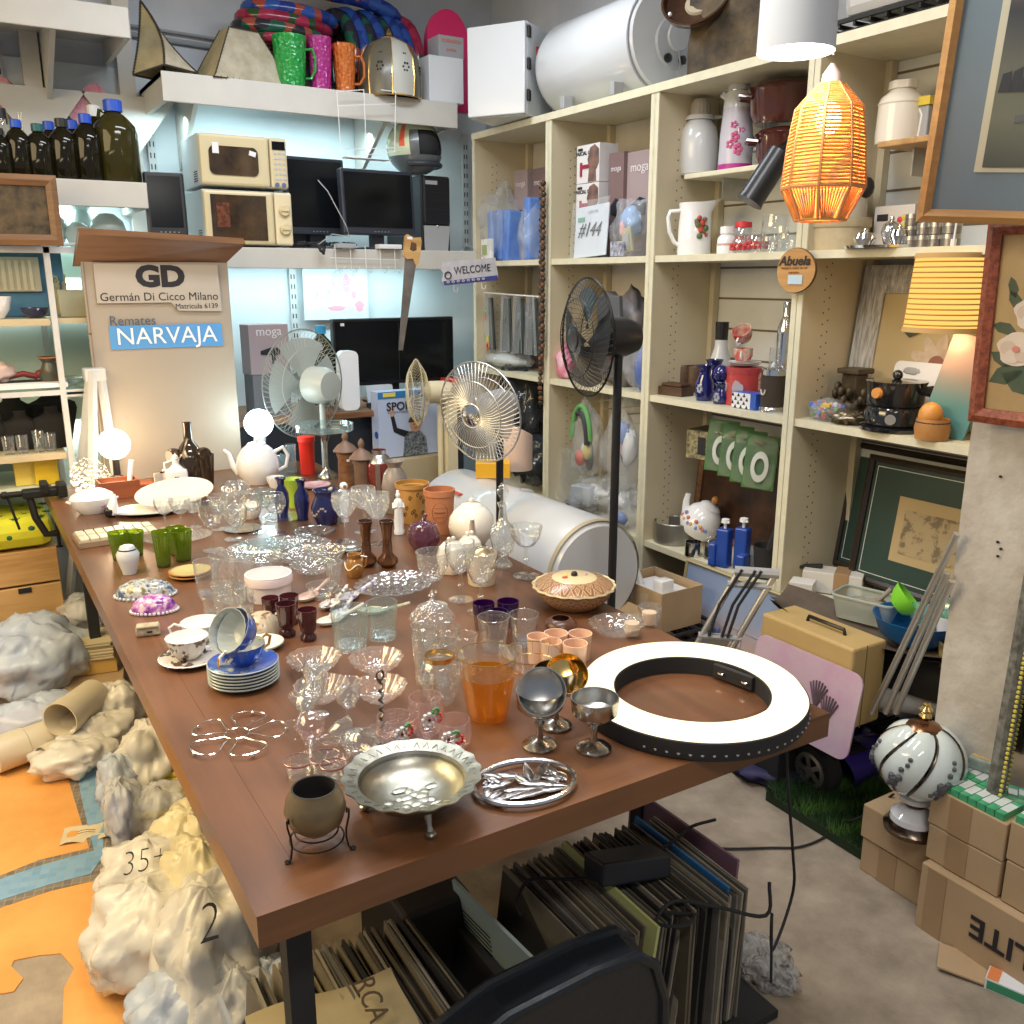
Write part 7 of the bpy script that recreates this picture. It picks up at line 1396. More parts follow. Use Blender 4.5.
t=thing('clip_lamp','small bright white globe lamp shining above the far white teapot','lamp',at((1.117,3.964,0.78),0.225),0);r=0.125/2;M().ball(0,0,0,r,n=24).build('glowing_globe',glow('globe_cool',(.72,.95,1),22),t);M().lathe([(r*.4,-r*1.5),(r*.45,-r*.8),(0,-r*.8)],14).tube([(0,0,-r*1.3),(0,.06,-.16),(0,.08,-0.225)],.005,6).build('lamp_stem',GREY,t)
p_=(1.117,3.964,0.78);point('clip_bulb',(p_[0],p_[1]-.09,TZ+0.225),1.2,(.7,.93,1),.04)
LIME=mat('lime_glaze',(.40,.58,.06),.2,coat=.5)
simple('lime_vase',[(.018,0),(.020,.03),(.024,.075),(.038,.105),(.040,.112)],.003,LIME,'lime green vase with a flared green rim behind the navy vases','vase',at((1.037,3.283,0.78)),28)
for pp,lab in(((0.954,3.159,0.78),'slim navy blue vase beside the lime green vase'),((1.007,3.093,0.78),'slim navy blue vase closer to the round navy pot')):
 t=thing('navy_vase',lab,'vase',at(pp),0,'navy blue vases');r=0.054/2;h=0.148;M().lathe(vessel([(r*.75,0),(r*.7,h*.08),(r,h*.4),(r*.95,h*.62),(r*.45,h*.8),(r*.5,h*.93),(r*.8,h)],.002),28).build('vase_body',NAVY,t)
t=thing('navy_pot','round navy pot with flowers painted on its side','pot',at((1.061,2.994,0.78)));r=0.106/2;h=0.124;M().lathe(vessel([(r*.65,0),(r*.95,h*.3),(r,h*.5),(r*.7,h*.8),(r*.72,h*.9),(r*.86,h)],.003),36).build('pot_body',NAVY,t)
m=M();[m.ball(r*.97*math.cos(a),r*.97*math.sin(a),h*(.42+.12*math.sin(a*5)),.0045,n=6)for a in[3.2+.16*k for k in range(8)]];m.build('flower_decoration',mat('dull_gold_flower',(.42,.34,.26),.4),t)
t=thing('red_canister','tall bright red plastic cylinder at the far end of the table','canister',at((1.291,3.856,0.78)));r=0.071/2;h=0.167;RC2=mat('bright_red_plastic',(.80,.035,.02),.35);RC2.node_tree.nodes['Principled BSDF'].inputs['Emission Color'].default_value=(.8,.05,.02,1)
M().lathe([(0,0),(r*.9,0),(r*.95,h*.85),(r*1.08,h*.88),(r*1.08,h),(0,h)],32).build('canister_body',RC2,t)
t=saucer(at((1.221,3.569,0.78)),0.133/2,'dark-rimmed plate with pink roses under the red cylinder',mat('rose_plate',(.60,.50,.50),.25,col2=(.45,.16,.22),vs=14),mat('bottle_green_rim',(.02,.08,.06),.3))
simple('glass_bowl',[(.035,0),(.045,.012),(.06,.03)],.002,CUTB,'gold-tinted cut glass bowl before the wooden jars','bowl',at((1.242,3.307,0.78)),36,(12,.03))
t=thing('cake_stand','tall silvery cake stand with a glass-edged tray','cake stand',at((1.333,3.73,0.78)));r=0.245/2;h=0.203
M().lathe([(0,0),(.042,0),(.040,.012),(.018,.03),(.009,.05),(.008,h*.55),(.010,h*.75),(.022,h*.93),(.035,h*.97),(0,h*.97)],32).build('pedestal',SILVER,t);M().lathe([(0,h*.96),(r*.7,h*.98),(r*.72,h*1.0),(0,h)],40).build('tray',SILVER,t)
M().lathe([(r*.7,h),(r,h+.006),(r,h+.034),(r*.98,h+.034),(r*.97,h+.01)],44).build('glass_rim',BLUEG,t)
for pp,r_,h_,lab in(((1.17,3.832,0.78),.022,.10,'tall clear glass behind the small white ribbed bowl'),((1.23,3.893,0.78),.024,.13,'taller clear cylinder glass behind the lime vase'),((1.147,3.945,0.78),.02,.085,'clear glass beside the handle of the far teapot')):tumbler(at(pp),r_,r_*.9,h_,lab,BLUEG,'clear glasses by the far teapot')
CERW=mat('brown_stoneware',(.20,.12,.08),.5,var=.25,vs=20)
for pp,w_,tp,s_,lab in(((1.363,3.571,0.78),0.110,0.223,1,'brown turned jar with a knobbed lid and a white sticker'),((1.363,3.395,0.78),0.106,0.219,0,'brown turned jar with a knobbed lid beside the red vase')):
 t=thing('turned_jar',lab,'jar',at(pp),0,'brown turned jars');r=w_/2*.62
 M().lathe([(0,0),(r,0),(r*1.0,tp*.5),(r*1.15,tp*.56),(r*1.1,tp*.6),(0,tp*.6)],32).build('jar_body',BROWNW if s_ else CERW,t);M().lathe([(r*1.5,tp*.62),(r*1.55,tp*.64),(r*1.0,tp*.74),(r*.4,tp*.8),(r*.25,tp*.84),(0,tp*.84)],32).build('lid',CERW,t)
 M().lathe([(0,tp*.82),(r*.3,tp*.84),(r*.42,tp*.9),(r*.3,tp*.96),(r*.1,tp),(0,tp)],18).build('lid_knob',CERW,t)
 if s_:M().box(-.004,-r*1.03,tp*.45,.012,.003,.010).build('sticker',PAPER,t)
t=thing('striped_vase','dark red and silver striped vase beside the grey one','vase',at((1.422,3.358,0.78)));r=0.102/2;h=0.174
for k,mt in((0,mat('oxblood_glaze',(.16,.02,.015),.15,coat=.6)),):M().lathe(vessel([(r*.7,0),(r,h*.4),(r*1.0,h*.7),(r*.75,h*.84),(r*.5,h*.9),(r*.55,h)],.003),36).build('vase_body',mt,t)
M().lathe([(r*.98,h*.715),(r*.77,h*.85),(r*.52,h*.9),(r*.57,h*1.0)],36).build('silver_shoulder',STEEL,t);m=M()
for a in(-120,-60):m.add([V((math.cos(rad(a+d))*q_[0]*1.01,math.sin(rad(a+d))*q_[0]*1.01,q_[1]))for q_ in((r*.7,0),(r,h*.4),(r*1.0,h*.7))for d in(-11,0,11)],[(0,1,4,3),(1,2,5,4),(3,4,7,6),(4,5,8,7)])
m.build('silver_stripe',STEEL,t)
t=thing('grey_vase','tall grey stoneware vase with a flared neck and purple panel','vase',at((1.34,3.022,0.78)));r=0.101/2;h=0.193;M().lathe(vessel([(r*.75,0),(r*.9,h*.3),(r,h*.5),(r*.8,h*.75),(r*.45,h*.88),(r*.7,h)],.003),36).build('vase_body',mat('grey_stoneware',(.30,.25,.22),.35,var=.3,vs=14),t);M().prism([(.6*r*math.cos(a),.02+.05*math.sin(a)+.02)for a in[PI*i/10 for i in range(11)]]+[(-.6*r,0.01),(.6*r,0.01)],r*.92,r*.96,0,rot(90)).build('purple_panel',mat('mauve_glaze',(.13,.08,.12),.3),t)
t=thing('ochre_pot','ochre pot with dark scroll ornament','pot',at((1.338,2.871,0.78)));r=0.118/2;h=0.140;OC=mat('ochre_glaze',(.52,.27,.07),.35,var=.2,vs=16)
M().lathe(vessel([(r*.92,0),(r*.95,.006),(r*.93,h*.5),(r*.95,h*.88),(r*1.04,h*.9),(r*1.04,h)],.004),40).build('pot_body',OC,t);m=M();random.seed(4)
for k in range(16):
 a=rad(-150+k*8+random.uniform(-3,3));z=h*random.uniform(.15,.8);m.tube([(r*.955*math.cos(a+.10*math.cos(b_)*(1-b_/9)),r*.955*math.sin(a+.10*math.cos(b_)*(1-b_/9)),z+.010*math.sin(b_)*(1-b_/9))for b_ in[i*.6 for i in range(11)]],.0013,4)
m.build('scroll_ornament',mat('dark_scroll',(.06,.03,.01),.6),t)
t=thing('terracotta_pot','plain terracotta pot with an oval stamp beside the ochre one','pot',at((1.354,2.689,0.78)));r=0.106/2;h=0.151;M().lathe(vessel([(r*.82,0),(r*.96,h*.85),(r*1.02,h*.87),(r*1.02,h)],.005),40).build('pot_body',TERRA,t)
m=M();m.tube([(r*.93*math.cos(rad(-115)+.55*math.cos(b_)),r*.93*math.sin(rad(-115)+.55*math.cos(b_)),h*.52+h*.22*math.sin(b_))for b_ in[2*PI*i/30 for i in range(30)]],.0008,4,True)
for z in(.42,.52,.62):m.tube([(r*.925*math.cos(rad(-115)+b_),r*.925*math.sin(rad(-115)+b_),h*z)for b_ in[-.4+.08*i for i in range(11)]],.0006 if z!=.52 else .0014,4)
m.build('oval_stamp',mat('stamp_dark',(.16,.05,.02),.6),t)
BRV=mat('copper_brown_glaze',(.20,.075,.02),.12,.5,col2=(.05,.016,.008),vs=9,coat=.6)
for pp,w_,tp,lab in(((0.992,2.465,0.78),0.064,0.141,'slim copper-brown vase beside the little pitcher'),((1.042,2.422,0.78),0.063,0.144,'slim copper-brown vase farther from the little pitcher')):
 t=thing('bronze_vase',lab,'vase',at(pp),0,'slim copper-brown vases');r=w_/2;M().lathe(vessel([(r*.6,0),(r*1.0,tp*.1),(r*.95,tp*.18),(r*.5,tp*.3),(r*.42,tp*.6),(r*.55,tp*.85),(r*.72,tp)],.002),32).build('vase_body',BRV,t)
t=thing('small_pitcher','little brown glazed pitcher with a cream drip before the slim vases','jug',at((0.921,2.385,0.78)),-30);r=0.055/2;h=0.070;M().lathe(vessel([(r*.7,0),(r,h*.3),(r*.95,h*.55),(r*.6,h*.8),(r*.75,h)],.002),28).build('pitcher_body',mat('amber_glaze',(.30,.13,.02),.12,coat=.6),t);M().tube([(r*.6,0,h*.9),(r*1.3,0,h*.85),(r*1.2,0,h*.5),(r*.9,0,h*.4)],.003,7).build('handle',mat('amber_glaze',(.3,.1,.02)),t);M().tube([(-r*.98*math.cos(a),-r*.98*math.sin(a),h*(.5+.12*math.cos(3*a)))for a in[.2*i for i in range(14)]],.0018,5).build('cream_drip',IVORY,t)
t=thing('bird_figurine','white parrot figurine behind the etched wine glasses','figurine',at((1.126,2.986,0.78)));h=0.150;M().lathe([(0,0),(.014,0),(.012,h*.2),(.017,h*.45),(.015,h*.7),(.010,h*.82),(0,h*.84)],20).build('body',PORC,t);M().ball(0,-.002,h*.87,.015,n=14).build('head',PORC,t);M().ball(-.002,-.015,h*.87,.006,.006,.007,8).build('beak',mat('beak_brown',(.25,.15,.08),.4),t)
t=thing('robed_statuette','slim white porcelain statuette of a robed standing figure','figurine',at((1.224,2.74,0.78)),-20);h=0.154
M().lathe([(0,0),(.017,0),(.018,h*.08),(.015,h*.12),(.017,h*.3),(.014,h*.5),(.017,h*.68),(.013,h*.77),(.006,h*.81),(0,h*.82)],24,None,0,(7,.06)).build('robed_body',PORC,t);M().ball(0,0,h*.87,.0085,.009,.011,14).ball(0,.002,h*.94,.006,.006,.008,10).build('head',PORC,t)
for s_ in(-1,1):M().tube([(s_*.015,0,h*.7),(s_*.016,-.008,h*.6),(s_*.003,-.016,h*.64)],[.006,.006,.004],8).build('sleeve',PORC,t)
simple('pewter_ashtray',[(.028,0),(.036,.008),(.04,.012)],.003,SILVER,'dark silvery dish behind the slim copper-brown vases','dish',at((1.008,2.626,0.78)),8)
t=thing('glass_gourd','purple ribbed glass gourd with a stem','glass ornament',at((1.208,2.515,0.78)));r=0.102/2;h=0.102;PG=glass('plum_glass',tint=(.45,.22,.35),body=.62,bcol=(.26,.10,.17),edge=.4,cut=.35,cs=80)
M().lathe([(0,0),(r*.55,0),(r*.95,h*.3),(r,h*.55),(r*.8,h*.85),(r*.25,h*.97),(0,h*.93)],48,None,0,(10,.04)).build('gourd_body',PG,t);M().tube([(0,0,h*.9),(.002,0,h*1.08),(.010,0,h*1.16)],[.008,.005,.006],10).build('stem',PG,t)
teapot(at((1.382,2.514,0.78)),0.154/2,0.149,'large round cream teapot with its spout facing out, behind the creamers',IVORY,62)
for i,(pp,w_,tp,lab)in enumerate((((1.183,2.278,0.78),0.092,0.096,'white lidded creamer with two knobs before the cream teapot'),((1.257,2.301,0.78),0.082,0.097,'white creamer hidden behind the cut glasses'))):
 t=thing('china_creamer',lab,'creamer',at(pp),10,'white creamers');r=w_/2;M().lathe(vessel([(r*.75,0),(r*.8,.004),(r,tp*.5),(r*.8,tp*.8)],.002),32,None,0,(6,.03)).build('body',IVORY,t);M().lathe([(r*.8,tp*.8),(r*.5,tp*.95),(0,tp)],24).build('lid',IVORY,t)
 for s_ in(-1,1):M().ball(s_*.008,0,tp*1.06,.007,n=10).build('lid_knob',IVORY,t)
t=thing('beige_mug','beige mug with a gold lid among the cut glasses','mug',at((1.209,2.144,0.78)));r=0.083/2;h=0.092;M().lathe(vessel([(r*.95,0),(r,h*.4),(r*.98,h)],.003),32).build('mug_body',mat('beige_glaze',(.62,.50,.35),.25,coat=.4),t);M().lathe([(0,h),(r*.9,h),(r*.6,h*1.12),(0,h*1.2)],28).build('gold_lid',GOLD,t)
t=thing('glass_decanter','cut glass decanter with a pointed stopper at the table edge','decanter',at((1.342,2.248,0.78)));r=0.079/2;h=0.260
M().lathe(vessel([(r*.75,0),(r*.7,h*.03),(r*.28,h*.10),(r*.75,h*.18),(r*1.0,h*.36),(r*.85,h*.46),(r*.35,h*.55),(r*.26,h*.68),(r*.42,h*.76)],.002),36,None,0,(12,.025)).build('decanter_body',CUT,t);M().lathe([(0,h*.7),(r*.22,h*.74),(r*.15,h*.79),(r*.4,h*.86),(r*.42,h*.9),(r*.2,h*.97),(0,h)],20,None,0,(8,.06)).build('stopper',CUT,t)
goblet(at((1.35,2.131,0.78)),0.093/2,0.151,'wide fluted crystal goblet standing alone beside the decanter',CUT,'coupe',grp=None,fl=(16,.03),bh=.42,knop=1)
t=thing('covered_candy_dish','frosted covered candy dish before the cut stemmed glasses','candy dish',at((0.886,1.81,0.78)));r=0.107/2;h=0.113
M().lathe(vessel([(r*.5,0),(r*.55,.006),(r*.8,h*.35),(r*.85,h*.6)],.002),40,None,0,(18,.02)).build('dish_body',CUT,t);M().lathe([(r,h*.6),(r*.97,h*.66),(r*.6,h*.86),(r*.2,h*.96),(0,h*.98)],40,None,0,(18,.02)).build('lid',ETCH,t);M().lathe([(0,h*.95),(.006,h),(.003,h*1.05),(.009,h*1.1),(0,h*1.18)],16).build('lid_knob',CUT,t)
solo(M().lathe(vessel([(.055,0),(.075,.006),(.105,.02),(.118,.026)],.0024),60,None,0,(20,.02),1.0,.86),'oval_glass_dish',CUTB,'large oval pressed glass dish in the middle of the table','dish',at((0.966,2.204,0.78)),20)
for i,(pp,w_,h_,mt,lab)in enumerate((((0.967,2.855,0.78),0.148,.02,CLEAR,'shallow swirled dish before the navy pot'),((0.891,2.724,0.78),0.160,.022,CUT,'shallow ribbed dish behind the ornate bowls'),((0.829,2.601,0.78),0.159,.035,CUTB,'ornate pressed bowl nearest the round box'),((0.9,2.569,0.78),0.129,.04,CUTB,'ornate pressed bowl beside the little pitcher'),((0.829,2.475,0.78),0.135,.03,CUTB,'pressed glass bowl in front of the two ornate ones'),((0.764,2.777,0.78),0.178,.02,BLUEG,'bluish shallow glass dish beside the coupes'),((0.716,2.613,0.78),0.138,.035,CUT,'cut bowl behind the round lidded box'),((0.676,2.708,0.78),0.123,.03,CUT,'cut bowl under the stemmed glasses'),((0.851,2.815,0.78),0.131,.012,ETCH,'frosted plate under the balloon glass'),((0.949,3.129,0.78),0.144,.012,CLEAR,'clear plate at the foot of the navy vases'))):
 simple('glass_dish',[(w_*.22,0),(w_*.40,h_*.5),(w_*.5,h_)],.002,mt,'clear glass dish, '+lab,'dish',at(pp),44,(18,.03)if mt is not CLEAR else(9,.03),None,'clear glass dishes')
for i,(pp,w_,tp,mt,lab)in enumerate((((0.83,2.307,0.78),0.050,0.082,CUT,'small cut vase before the ornate bowls'),((0.71,2.402,0.78),0.056,0.053,CUT,'small cut glass behind the round box'),((0.777,2.263,0.78),0.082,0.037,CLEAR,'low clear bowl by the spoons'),((0.807,2.171,0.78),0.053,0.039,CLEAR,'low clear salt cellar by the spoons'))):
 tumbler(at(pp),w_/2,w_*.38,tp,'clear piece, '+lab,mt,'small clear pieces mid-table',None,(12,.02))
PUR=glass('violet_glass',tint=(.20,.04,.35),body=.45,bcol=(.08,.01,.16),edge=.3);PUB=glass('violet_etched',tint=(.62,.45,.5),body=.5,bcol=(.35,.24,.22),cut=.5,edge=.3)
for pp,lab in(((1.043,1.841,0.78),'beside the covered candy dish'),((1.101,1.821,0.78),'nearest the patterned casserole'),((1.041,1.773,0.78),'between and before the other two')):
 t=thing('violet_glass','small gold-etched glass with a violet rim, '+lab,'glass',at(pp),0,'violet rimmed glasses');r=0.055/2;h=0.066;M().lathe([(0,0),(r*.78,0),(r*.8,.004),(r*.95,h*.62),(r*.8-.002,.006)],28).build('etched_wall',PUB,t);M().lathe([(r*.95,h*.6),(r,h),(r*.92,h),(r*.88,h*.6)],28).build('violet_band',PUR,t)
t=thing('patterned_casserole','round casserole with brown and cream diamond pattern and a flowered lid','casserole',at((1.328,1.858,0.78)),0);r=0.218/2;h=0.078
def diamond(name):
 mt,n,l,b_=nodes(name);tc=n.new('ShaderNodeTexCoord');sx_=n.new('ShaderNodeSeparateXYZ');l.new(tc.outputs['Object'],sx_.inputs[0])
 at2=n.new('ShaderNodeMath');at2.operation='ARCTAN2';l.new(sx_.outputs[1],at2.inputs[0]);l.new(sx_.outputs[0],at2.inputs[1])
 def mth(op,a,b2=None):
  q_=n.new('ShaderNodeMath');q_.operation=op
  for k_,x in enumerate((a,b2)):
   if x is None:continue
   if isinstance(x,(int,float)):q_.inputs[k_].default_value=x
   else:l.new(x,q_.inputs[k_])
  return q_.outputs[0]
 ln=n.new('ShaderNodeVectorMath');ln.operation='LENGTH';l.new(tc.outputs['Object'],ln.inputs[0]);u=mth('PINGPONG',mth('MULTIPLY',at2.outputs[0],9/PI),.5);v=mth('PINGPONG',mth('ADD',mth('MULTIPLY',sx_.outputs[2],10),mth('MULTIPLY',ln.outputs['Value'],48)),.5)
 d=mth('ADD',u,v);s_=mth('SINE',mth('MULTIPLY',d,12));rp=n.new('ShaderNodeValToRGB');rp.color_ramp.interpolation='CONSTANT';e=rp.color_ramp.elements
 e[0].color=(.26,.11,.06,1);e[1].position=.42;e[1].color=(.62,.48,.24,1);x=e.new(.75);x.color=(.34,.17,.09,1)
 l.new(mth('MULTIPLY_ADD',s_,.5)if 0 else mth('ADD',mth('MULTIPLY',s_,.5),.5),rp.inputs[0]);l.new(rp.outputs[0],b_.inputs['Base Color']);b_.inputs['Roughness'].default_value=.25;return mt
DIA=diamond('diamond_pattern');CRM=mat('cream_glaze',(.70,.58,.34),.25,coat=.3)
M().lathe(vessel([(r*.55,0),(r*.62,.004),(r*.85,h*.35),(r*.95,h*.7)],.004),56).build('dish_body',DIA,t);M().lathe([(r*.95,h*.68),(r*1.02,h*.72),(r*1.0,h*.78),(r*.93,h*.74)],84,None,0,(18,.02)).build('scalloped_rim',CRM,t)
M().lathe([(r*.95,h*.76),(r*.8,h*.9),(r*.55,h*1.0)],56).build('lid',DIA,t);M().lathe([(r*.55,h*.995),(r*.5,h*1.03),(0,h*1.06)],48).build('lid_centre',CRM,t)
m=M();[m.ball(x,y,h*1.055,.009,.007,.003,8,k)for k,(x,y)in enumerate(((-.03,.0),(-.02,.012),(.03,-.006)))];m.build('flower_decoration',[RED,mat('yellow_flower',(.7,.5,.08),.4),mat('dull_pink_flower',(.55,.30,.25),.4)],t);M().ball(.0,0,h*1.1,.009,n=12).build('lid_knob',BLACK,t)
t=thing('clay_bowl','small dark brown clay pot before the patterned casserole','bowl',at((1.194,1.724,0.78)));r=0.081/2;M().lathe(vessel([(r*.6,0),(r,.014),(r*.95,.024),(r*.62,.034)],.004),32).build('bowl_body',mat('clay_brown',(.14,.055,.03),.3,col2=(.07,.03,.02),vs=16),t)
for pp,w_,tp,lab in(((1,1.719,0.78),0.075,0.078,'wide clear tumbler before the violet glasses'),((1.073,1.702,0.78),0.071,0.076,'wide clear tumbler beside the clay pot')):tumbler(at(pp),w_/2,w_*.4,tp,lab,CLEAR,'wide clear tumblers',None,None,CLEAR)
for i,(pp,w_,tp,lab)in enumerate((((1.078,1.5,0.78),0.055,0.073,'nearest and in front of the others'),((1.138,1.565,0.78),0.055,0.061,'behind the nearest one, by the ring lamp'),((1.085,1.585,0.78),0.055,0.066,'behind the clay pot side'),((1.051,1.554,0.78),0.049,0.064,'half hidden behind the gold-rimmed glass'),((1.044,1.597,0.78),0.050,0.063,'seen through the gold-rimmed glass'))):
 t=thing('peach_tumbler','peach milk-glass tumbler, '+lab,'glass',at(pp),0,'peach milk-glass tumblers');r=w_/2;M().lathe(vessel([(r*.86,0),(r,tp)],.0022),32).build('tumbler_wall',PEACH,t)
for i,(pp,w_,tp,lab)in enumerate((((0.815,1.713,0.78),0.052,0.096,'farther row by the candy dish'),((0.868,1.693,0.78),0.052,0.089,'farther row, middle'),((0.78,1.636,0.78),0.052,0.106,'nearer row by the dessert dishes'),((0.809,1.595,0.78),0.051,0.103,'nearer row, middle'),((0.871,1.616,0.78),0.052,0.096,'nearer row beside the amber glass'))):
 tumbler(at(pp),w_/2,w_*.42,tp,'thin plain water glass, '+lab,CLEAR,'thin plain water glasses',None,None,CLEAR)
t=thing('round_glass_jar','round clear glass jar with a wide gold neck band','jar',at((0.765,1.533,0.78)));r=0.092/2;h=0.104
M().lathe(vessel([(r*.55,0),(r*.9,h*.3),(r,h*.55),(r*.85,h*.82),(r*.62,h*.9),(r*.64,h)],.002),40).build('jar_body',CLEAR,t);M().lathe([(r*.63,h*.89),(r*.66,h*.91),(r*.67,h),(r*.62,h)],40).build('gold_band',GOLD,t)
AMB=glass('amber_glass',tint=(.92,.62,.14),body=.2,bcol=(.80,.45,.05),edge=.5);t=thing('amber_tumbler','large tumbler of amber glass with a clear gold-lined rim','glass',at((0.817,1.429,0.78)));r=0.120/2;h=0.132
M().lathe([(0,0),(r*.62,0),(r*.68,.012),(r*.90,h*.70),(r*.88,h*.70),(r*.64,.014),(0,.012)],40,None,0,(10,.012)).build('amber_part',AMB,t);M().lathe([(r*.90,h*.70),(r,h),(r*.98,h),(r*.88,h*.70)],40).build('clear_rim_part',CLEAR,t);M().lathe([(r,h*.985),(r*1.01,h),(r*.975,h)],44).build('gold_line',GOLD,t)
t=thing('gold_lined_tumbler','large clear tumbler with a gold grid band behind the amber one','glass',at((0.937,1.459,0.78)));r=0.121/2;h=0.098
M().lathe([(0,0),(r*.6,0),(r*.65,.012),(r,h),(r*.985,h),(r*.63,.014)],40).build('tumbler_wall',CLEAR,t);m=M();m.lathe([(r*.995,h*.98),(r*1.01,h),(r*.975,h)],44);m.lathe([(r*.93,h*.72),(r*.94,h*.73),(r*.93,h*.74)],44)
for k in range(20):a=2*PI*k/20;m.tube([(r*.93*math.cos(a),r*.93*math.sin(a),h*.73),(r*1.0*math.cos(a),r*1.0*math.sin(a),h*.98)],.0005,4)
m.build('gold_grid',GOLD,t)
def coupe(pp,wpx,tp,lab,R=None,dz=0,bowl_only=0,gold=0):
 t=thing('silver_coupe',lab,'goblet',at(pp,dz),0,'silver coupes',R);r=wpx/2;h=tp
 if not bowl_only:M().lathe([(0,0),(r*.72,0),(r*.74,.004),(r*.6,.009),(r*.16,.016),(r*.12,h*.3),(r*.2,h*.42),(r*.1,h*.52),(r*.16,h*.56),(0,h*.57)],32).build('stem_and_foot',SILVER,t)
 z0=h*.55 if not bowl_only else 0
 M().lathe([(r*.1,z0),(r*.7,z0+h*.06),(r*.95,z0+h*.16),(r,z0+h*.44)],40).build('bowl',SILVER,t);M().lathe([(r,z0+h*.44),(r*.96,z0+h*.44),(r*.9,z0+h*.17),(r*.6,z0+h*.08),(0,z0+h*.07)],40).build('bowl_inside',GOLD if gold else STEEL,t)
coupe((0.918,1.213,0.78),0.088,0.105,'silver coupe standing upright beside the ring lamp')
coupe((0.839,1.275,0.78),0.088,0.113,'silver coupe supporting another coupe tipped into it')
pc=(0.839,1.275,0.78);t=coupe((0.839,1.275,0.78),0.088,.10,'upturned silver coupe bowl leaning on the coupe before the gold-lined tumbler',rot(0,0,-28)@rot(68,0,0),.112,1)
coupe((0.908,1.324,0.78),0.085,0.122,'silver coupe with a golden inside behind the leaning bowl',None,0,0,1)
t=coupe((0.929,1.33,0.78),0.082,.09,'golden-lined coupe bowl tipped against the rear coupe',rot(0,0,-40)@rot(42,20,0),.088,1,1)
DAI=[GLOSSW,mat('daisy_red',(.65,.04,.03),.4),mat('daisy_green',(.10,.28,.10),.4)]
for i,(pp,w_,tp,da,lab)in enumerate((((0.677,1.419,0.78),0.073,0.081,-105,'beside the amber tumbler'),((0.7,1.352,0.78),0.072,0.057,-130,'nearest the pewter bowl'),((0.613,1.423,0.78),0.073,0.057,-90,'next to the twisted handle'))):
 t=thing('daisy_glass','rosy clear glass painted with a white daisy, '+lab,'glass',at(pp),0,'daisy glasses');r=w_/2
 M().lathe(vessel([(r*.5,0),(r*.8,tp*.15),(r,tp*.5),(r*.95,tp*.8),(r*.85,tp)],.0016),36).build('glass_body',PINKG,t);m=M()
 for(cx,cz,s_,c_)in((0,.62,.0115,0),(.5,.62,.008,1),(.35,.80,.006,2)):
  for j in range(8):
   a=rad(da)+cx+s_/r*math.cos(j*.785);z=tp*cz+s_*math.sin(j*.785);m.ball(r*.99*math.cos(a),r*.99*math.sin(a),z,.005 if c_==0 else .0036,n=6,mi=c_)
 m.build('painted_flower',DAI,t)
 M().ball(r*1.0*math.cos(rad(da)),r*1.0*math.sin(rad(da)),tp*.62,.0032,n=6).build('flower_heart',INK,t)
t=thing('twisted_handle_dish','little glass dish with a tall twisted metal loop handle','dish',at((0.597,1.442,0.78)));h=0.138
M().lathe(vessel([(.014,0),(.026,.012),(.03,.024)],.002),28,None,0,(10,.04)).build('dish_body',CUT,t);M().tube([(.0035*math.cos(k*.9),.0035*math.sin(k*.9),.02+(h-.03)*k/40)for k in range(41)],.0026,6).build('twisted_stem',mat('dark_silver',(.20,.19,.17),.3,1),t);M().tube([(.007*math.cos(a),0,h-.004+.010*math.sin(a))for a in[2*PI*i/16 for i in range(16)]],.0022,6,True).build('loop',mat('dark_silver',(.2,.2,.2)),t)
for a in(0,2.1,4.2):M().ball(.028*math.cos(a),.028*math.sin(a),.006,.005,n=8).build('foot_bead',mat('dark_silver',(.2,.2,.2)),t)
t=thing('pewter_bowl','large pewter bowl with a wavy engraved rim on three cast feet','bowl',at((0.546,1.202,0.78)),0);r=0.222/2
m=M().lathe([(0,.028),(r*.3,.028),(r*.62,.036),(r*.74,.052),(r*.78,.062),(r*1.0,.070),(r*1.0,.068),(r*.76,.057),(r*.72,.047),(r*.6,.031),(r*.3,.023),(0,.023)],108,None,0,None)
for i,q_ in enumerate(m.v):
 rr=math.hypot(q_.x,q_.y)
 if rr>r*.9:s_=1+.022*math.cos(18*math.atan2(q_.y,q_.x));m.v[i]=V((q_.x*s_,q_.y*s_,q_.z))
m.build('bowl_body',PEWTER,t)
m=M()
for k in range(36):a=2*PI*k/36;m.tube([(r*rr*math.cos(a+d),r*rr*math.sin(a+d),.0705-(1-rr)*.035)for rr,d in((.83,-.05),(.93,0),(.84,.05))],.0006,4)
m.build('rim_engraving',mat('dark_pewter',(.30,.30,.25),.4,.9),t)
m=M()
for k in range(6):
 for s_,rr in((1,.014),(.7,.026)):
  a=2*PI*k/6+rr*20;m.ball(rr*math.cos(a),rr*math.sin(a),.029,.013*s_,.008,.0018,8,T=tr(.0,-.01,0)@rot(0,0,0))
for a in(.6,1.8,2.9,4.1,5.3):m.ball(.05*math.cos(a),.035*math.sin(a)-.01,.030,.016,.008,.002,8)
m.build('flower_relief',PEWTER,t)
for a in(-95,25,145):
 c2,s2=math.cos(rad(a)),math.sin(rad(a));M().tube([(r*.60*c2,r*.60*s2,.034),(r*.66*c2,r*.66*s2,.018),(r*.70*c2,r*.70*s2,.007)],[.007,.004,.006],9).ball(r*.72*c2,r*.72*s2,.006,.009,.009,.006,10).build('cast_foot',PEWTER,t)
t=thing('openwork_trivet','oval silver trivet with leaves and flowers in openwork','trivet',at((0.74,1.17,0.78),.010),-12);a_,b_=0.176/2,.068;SLV=mat('cast_silver',(.55,.54,.54),.28,1,col2=(.20,.19,.19),vs=60)
M().tube([(a_*math.cos(k),b_*math.sin(k),0)for k in[2*PI*i/48 for i in range(48)]],.0055,8,True).build('oval_rim',mat('bright_silver',(.7,.7,.7),.2,1),t)
m=M();random.seed(15)
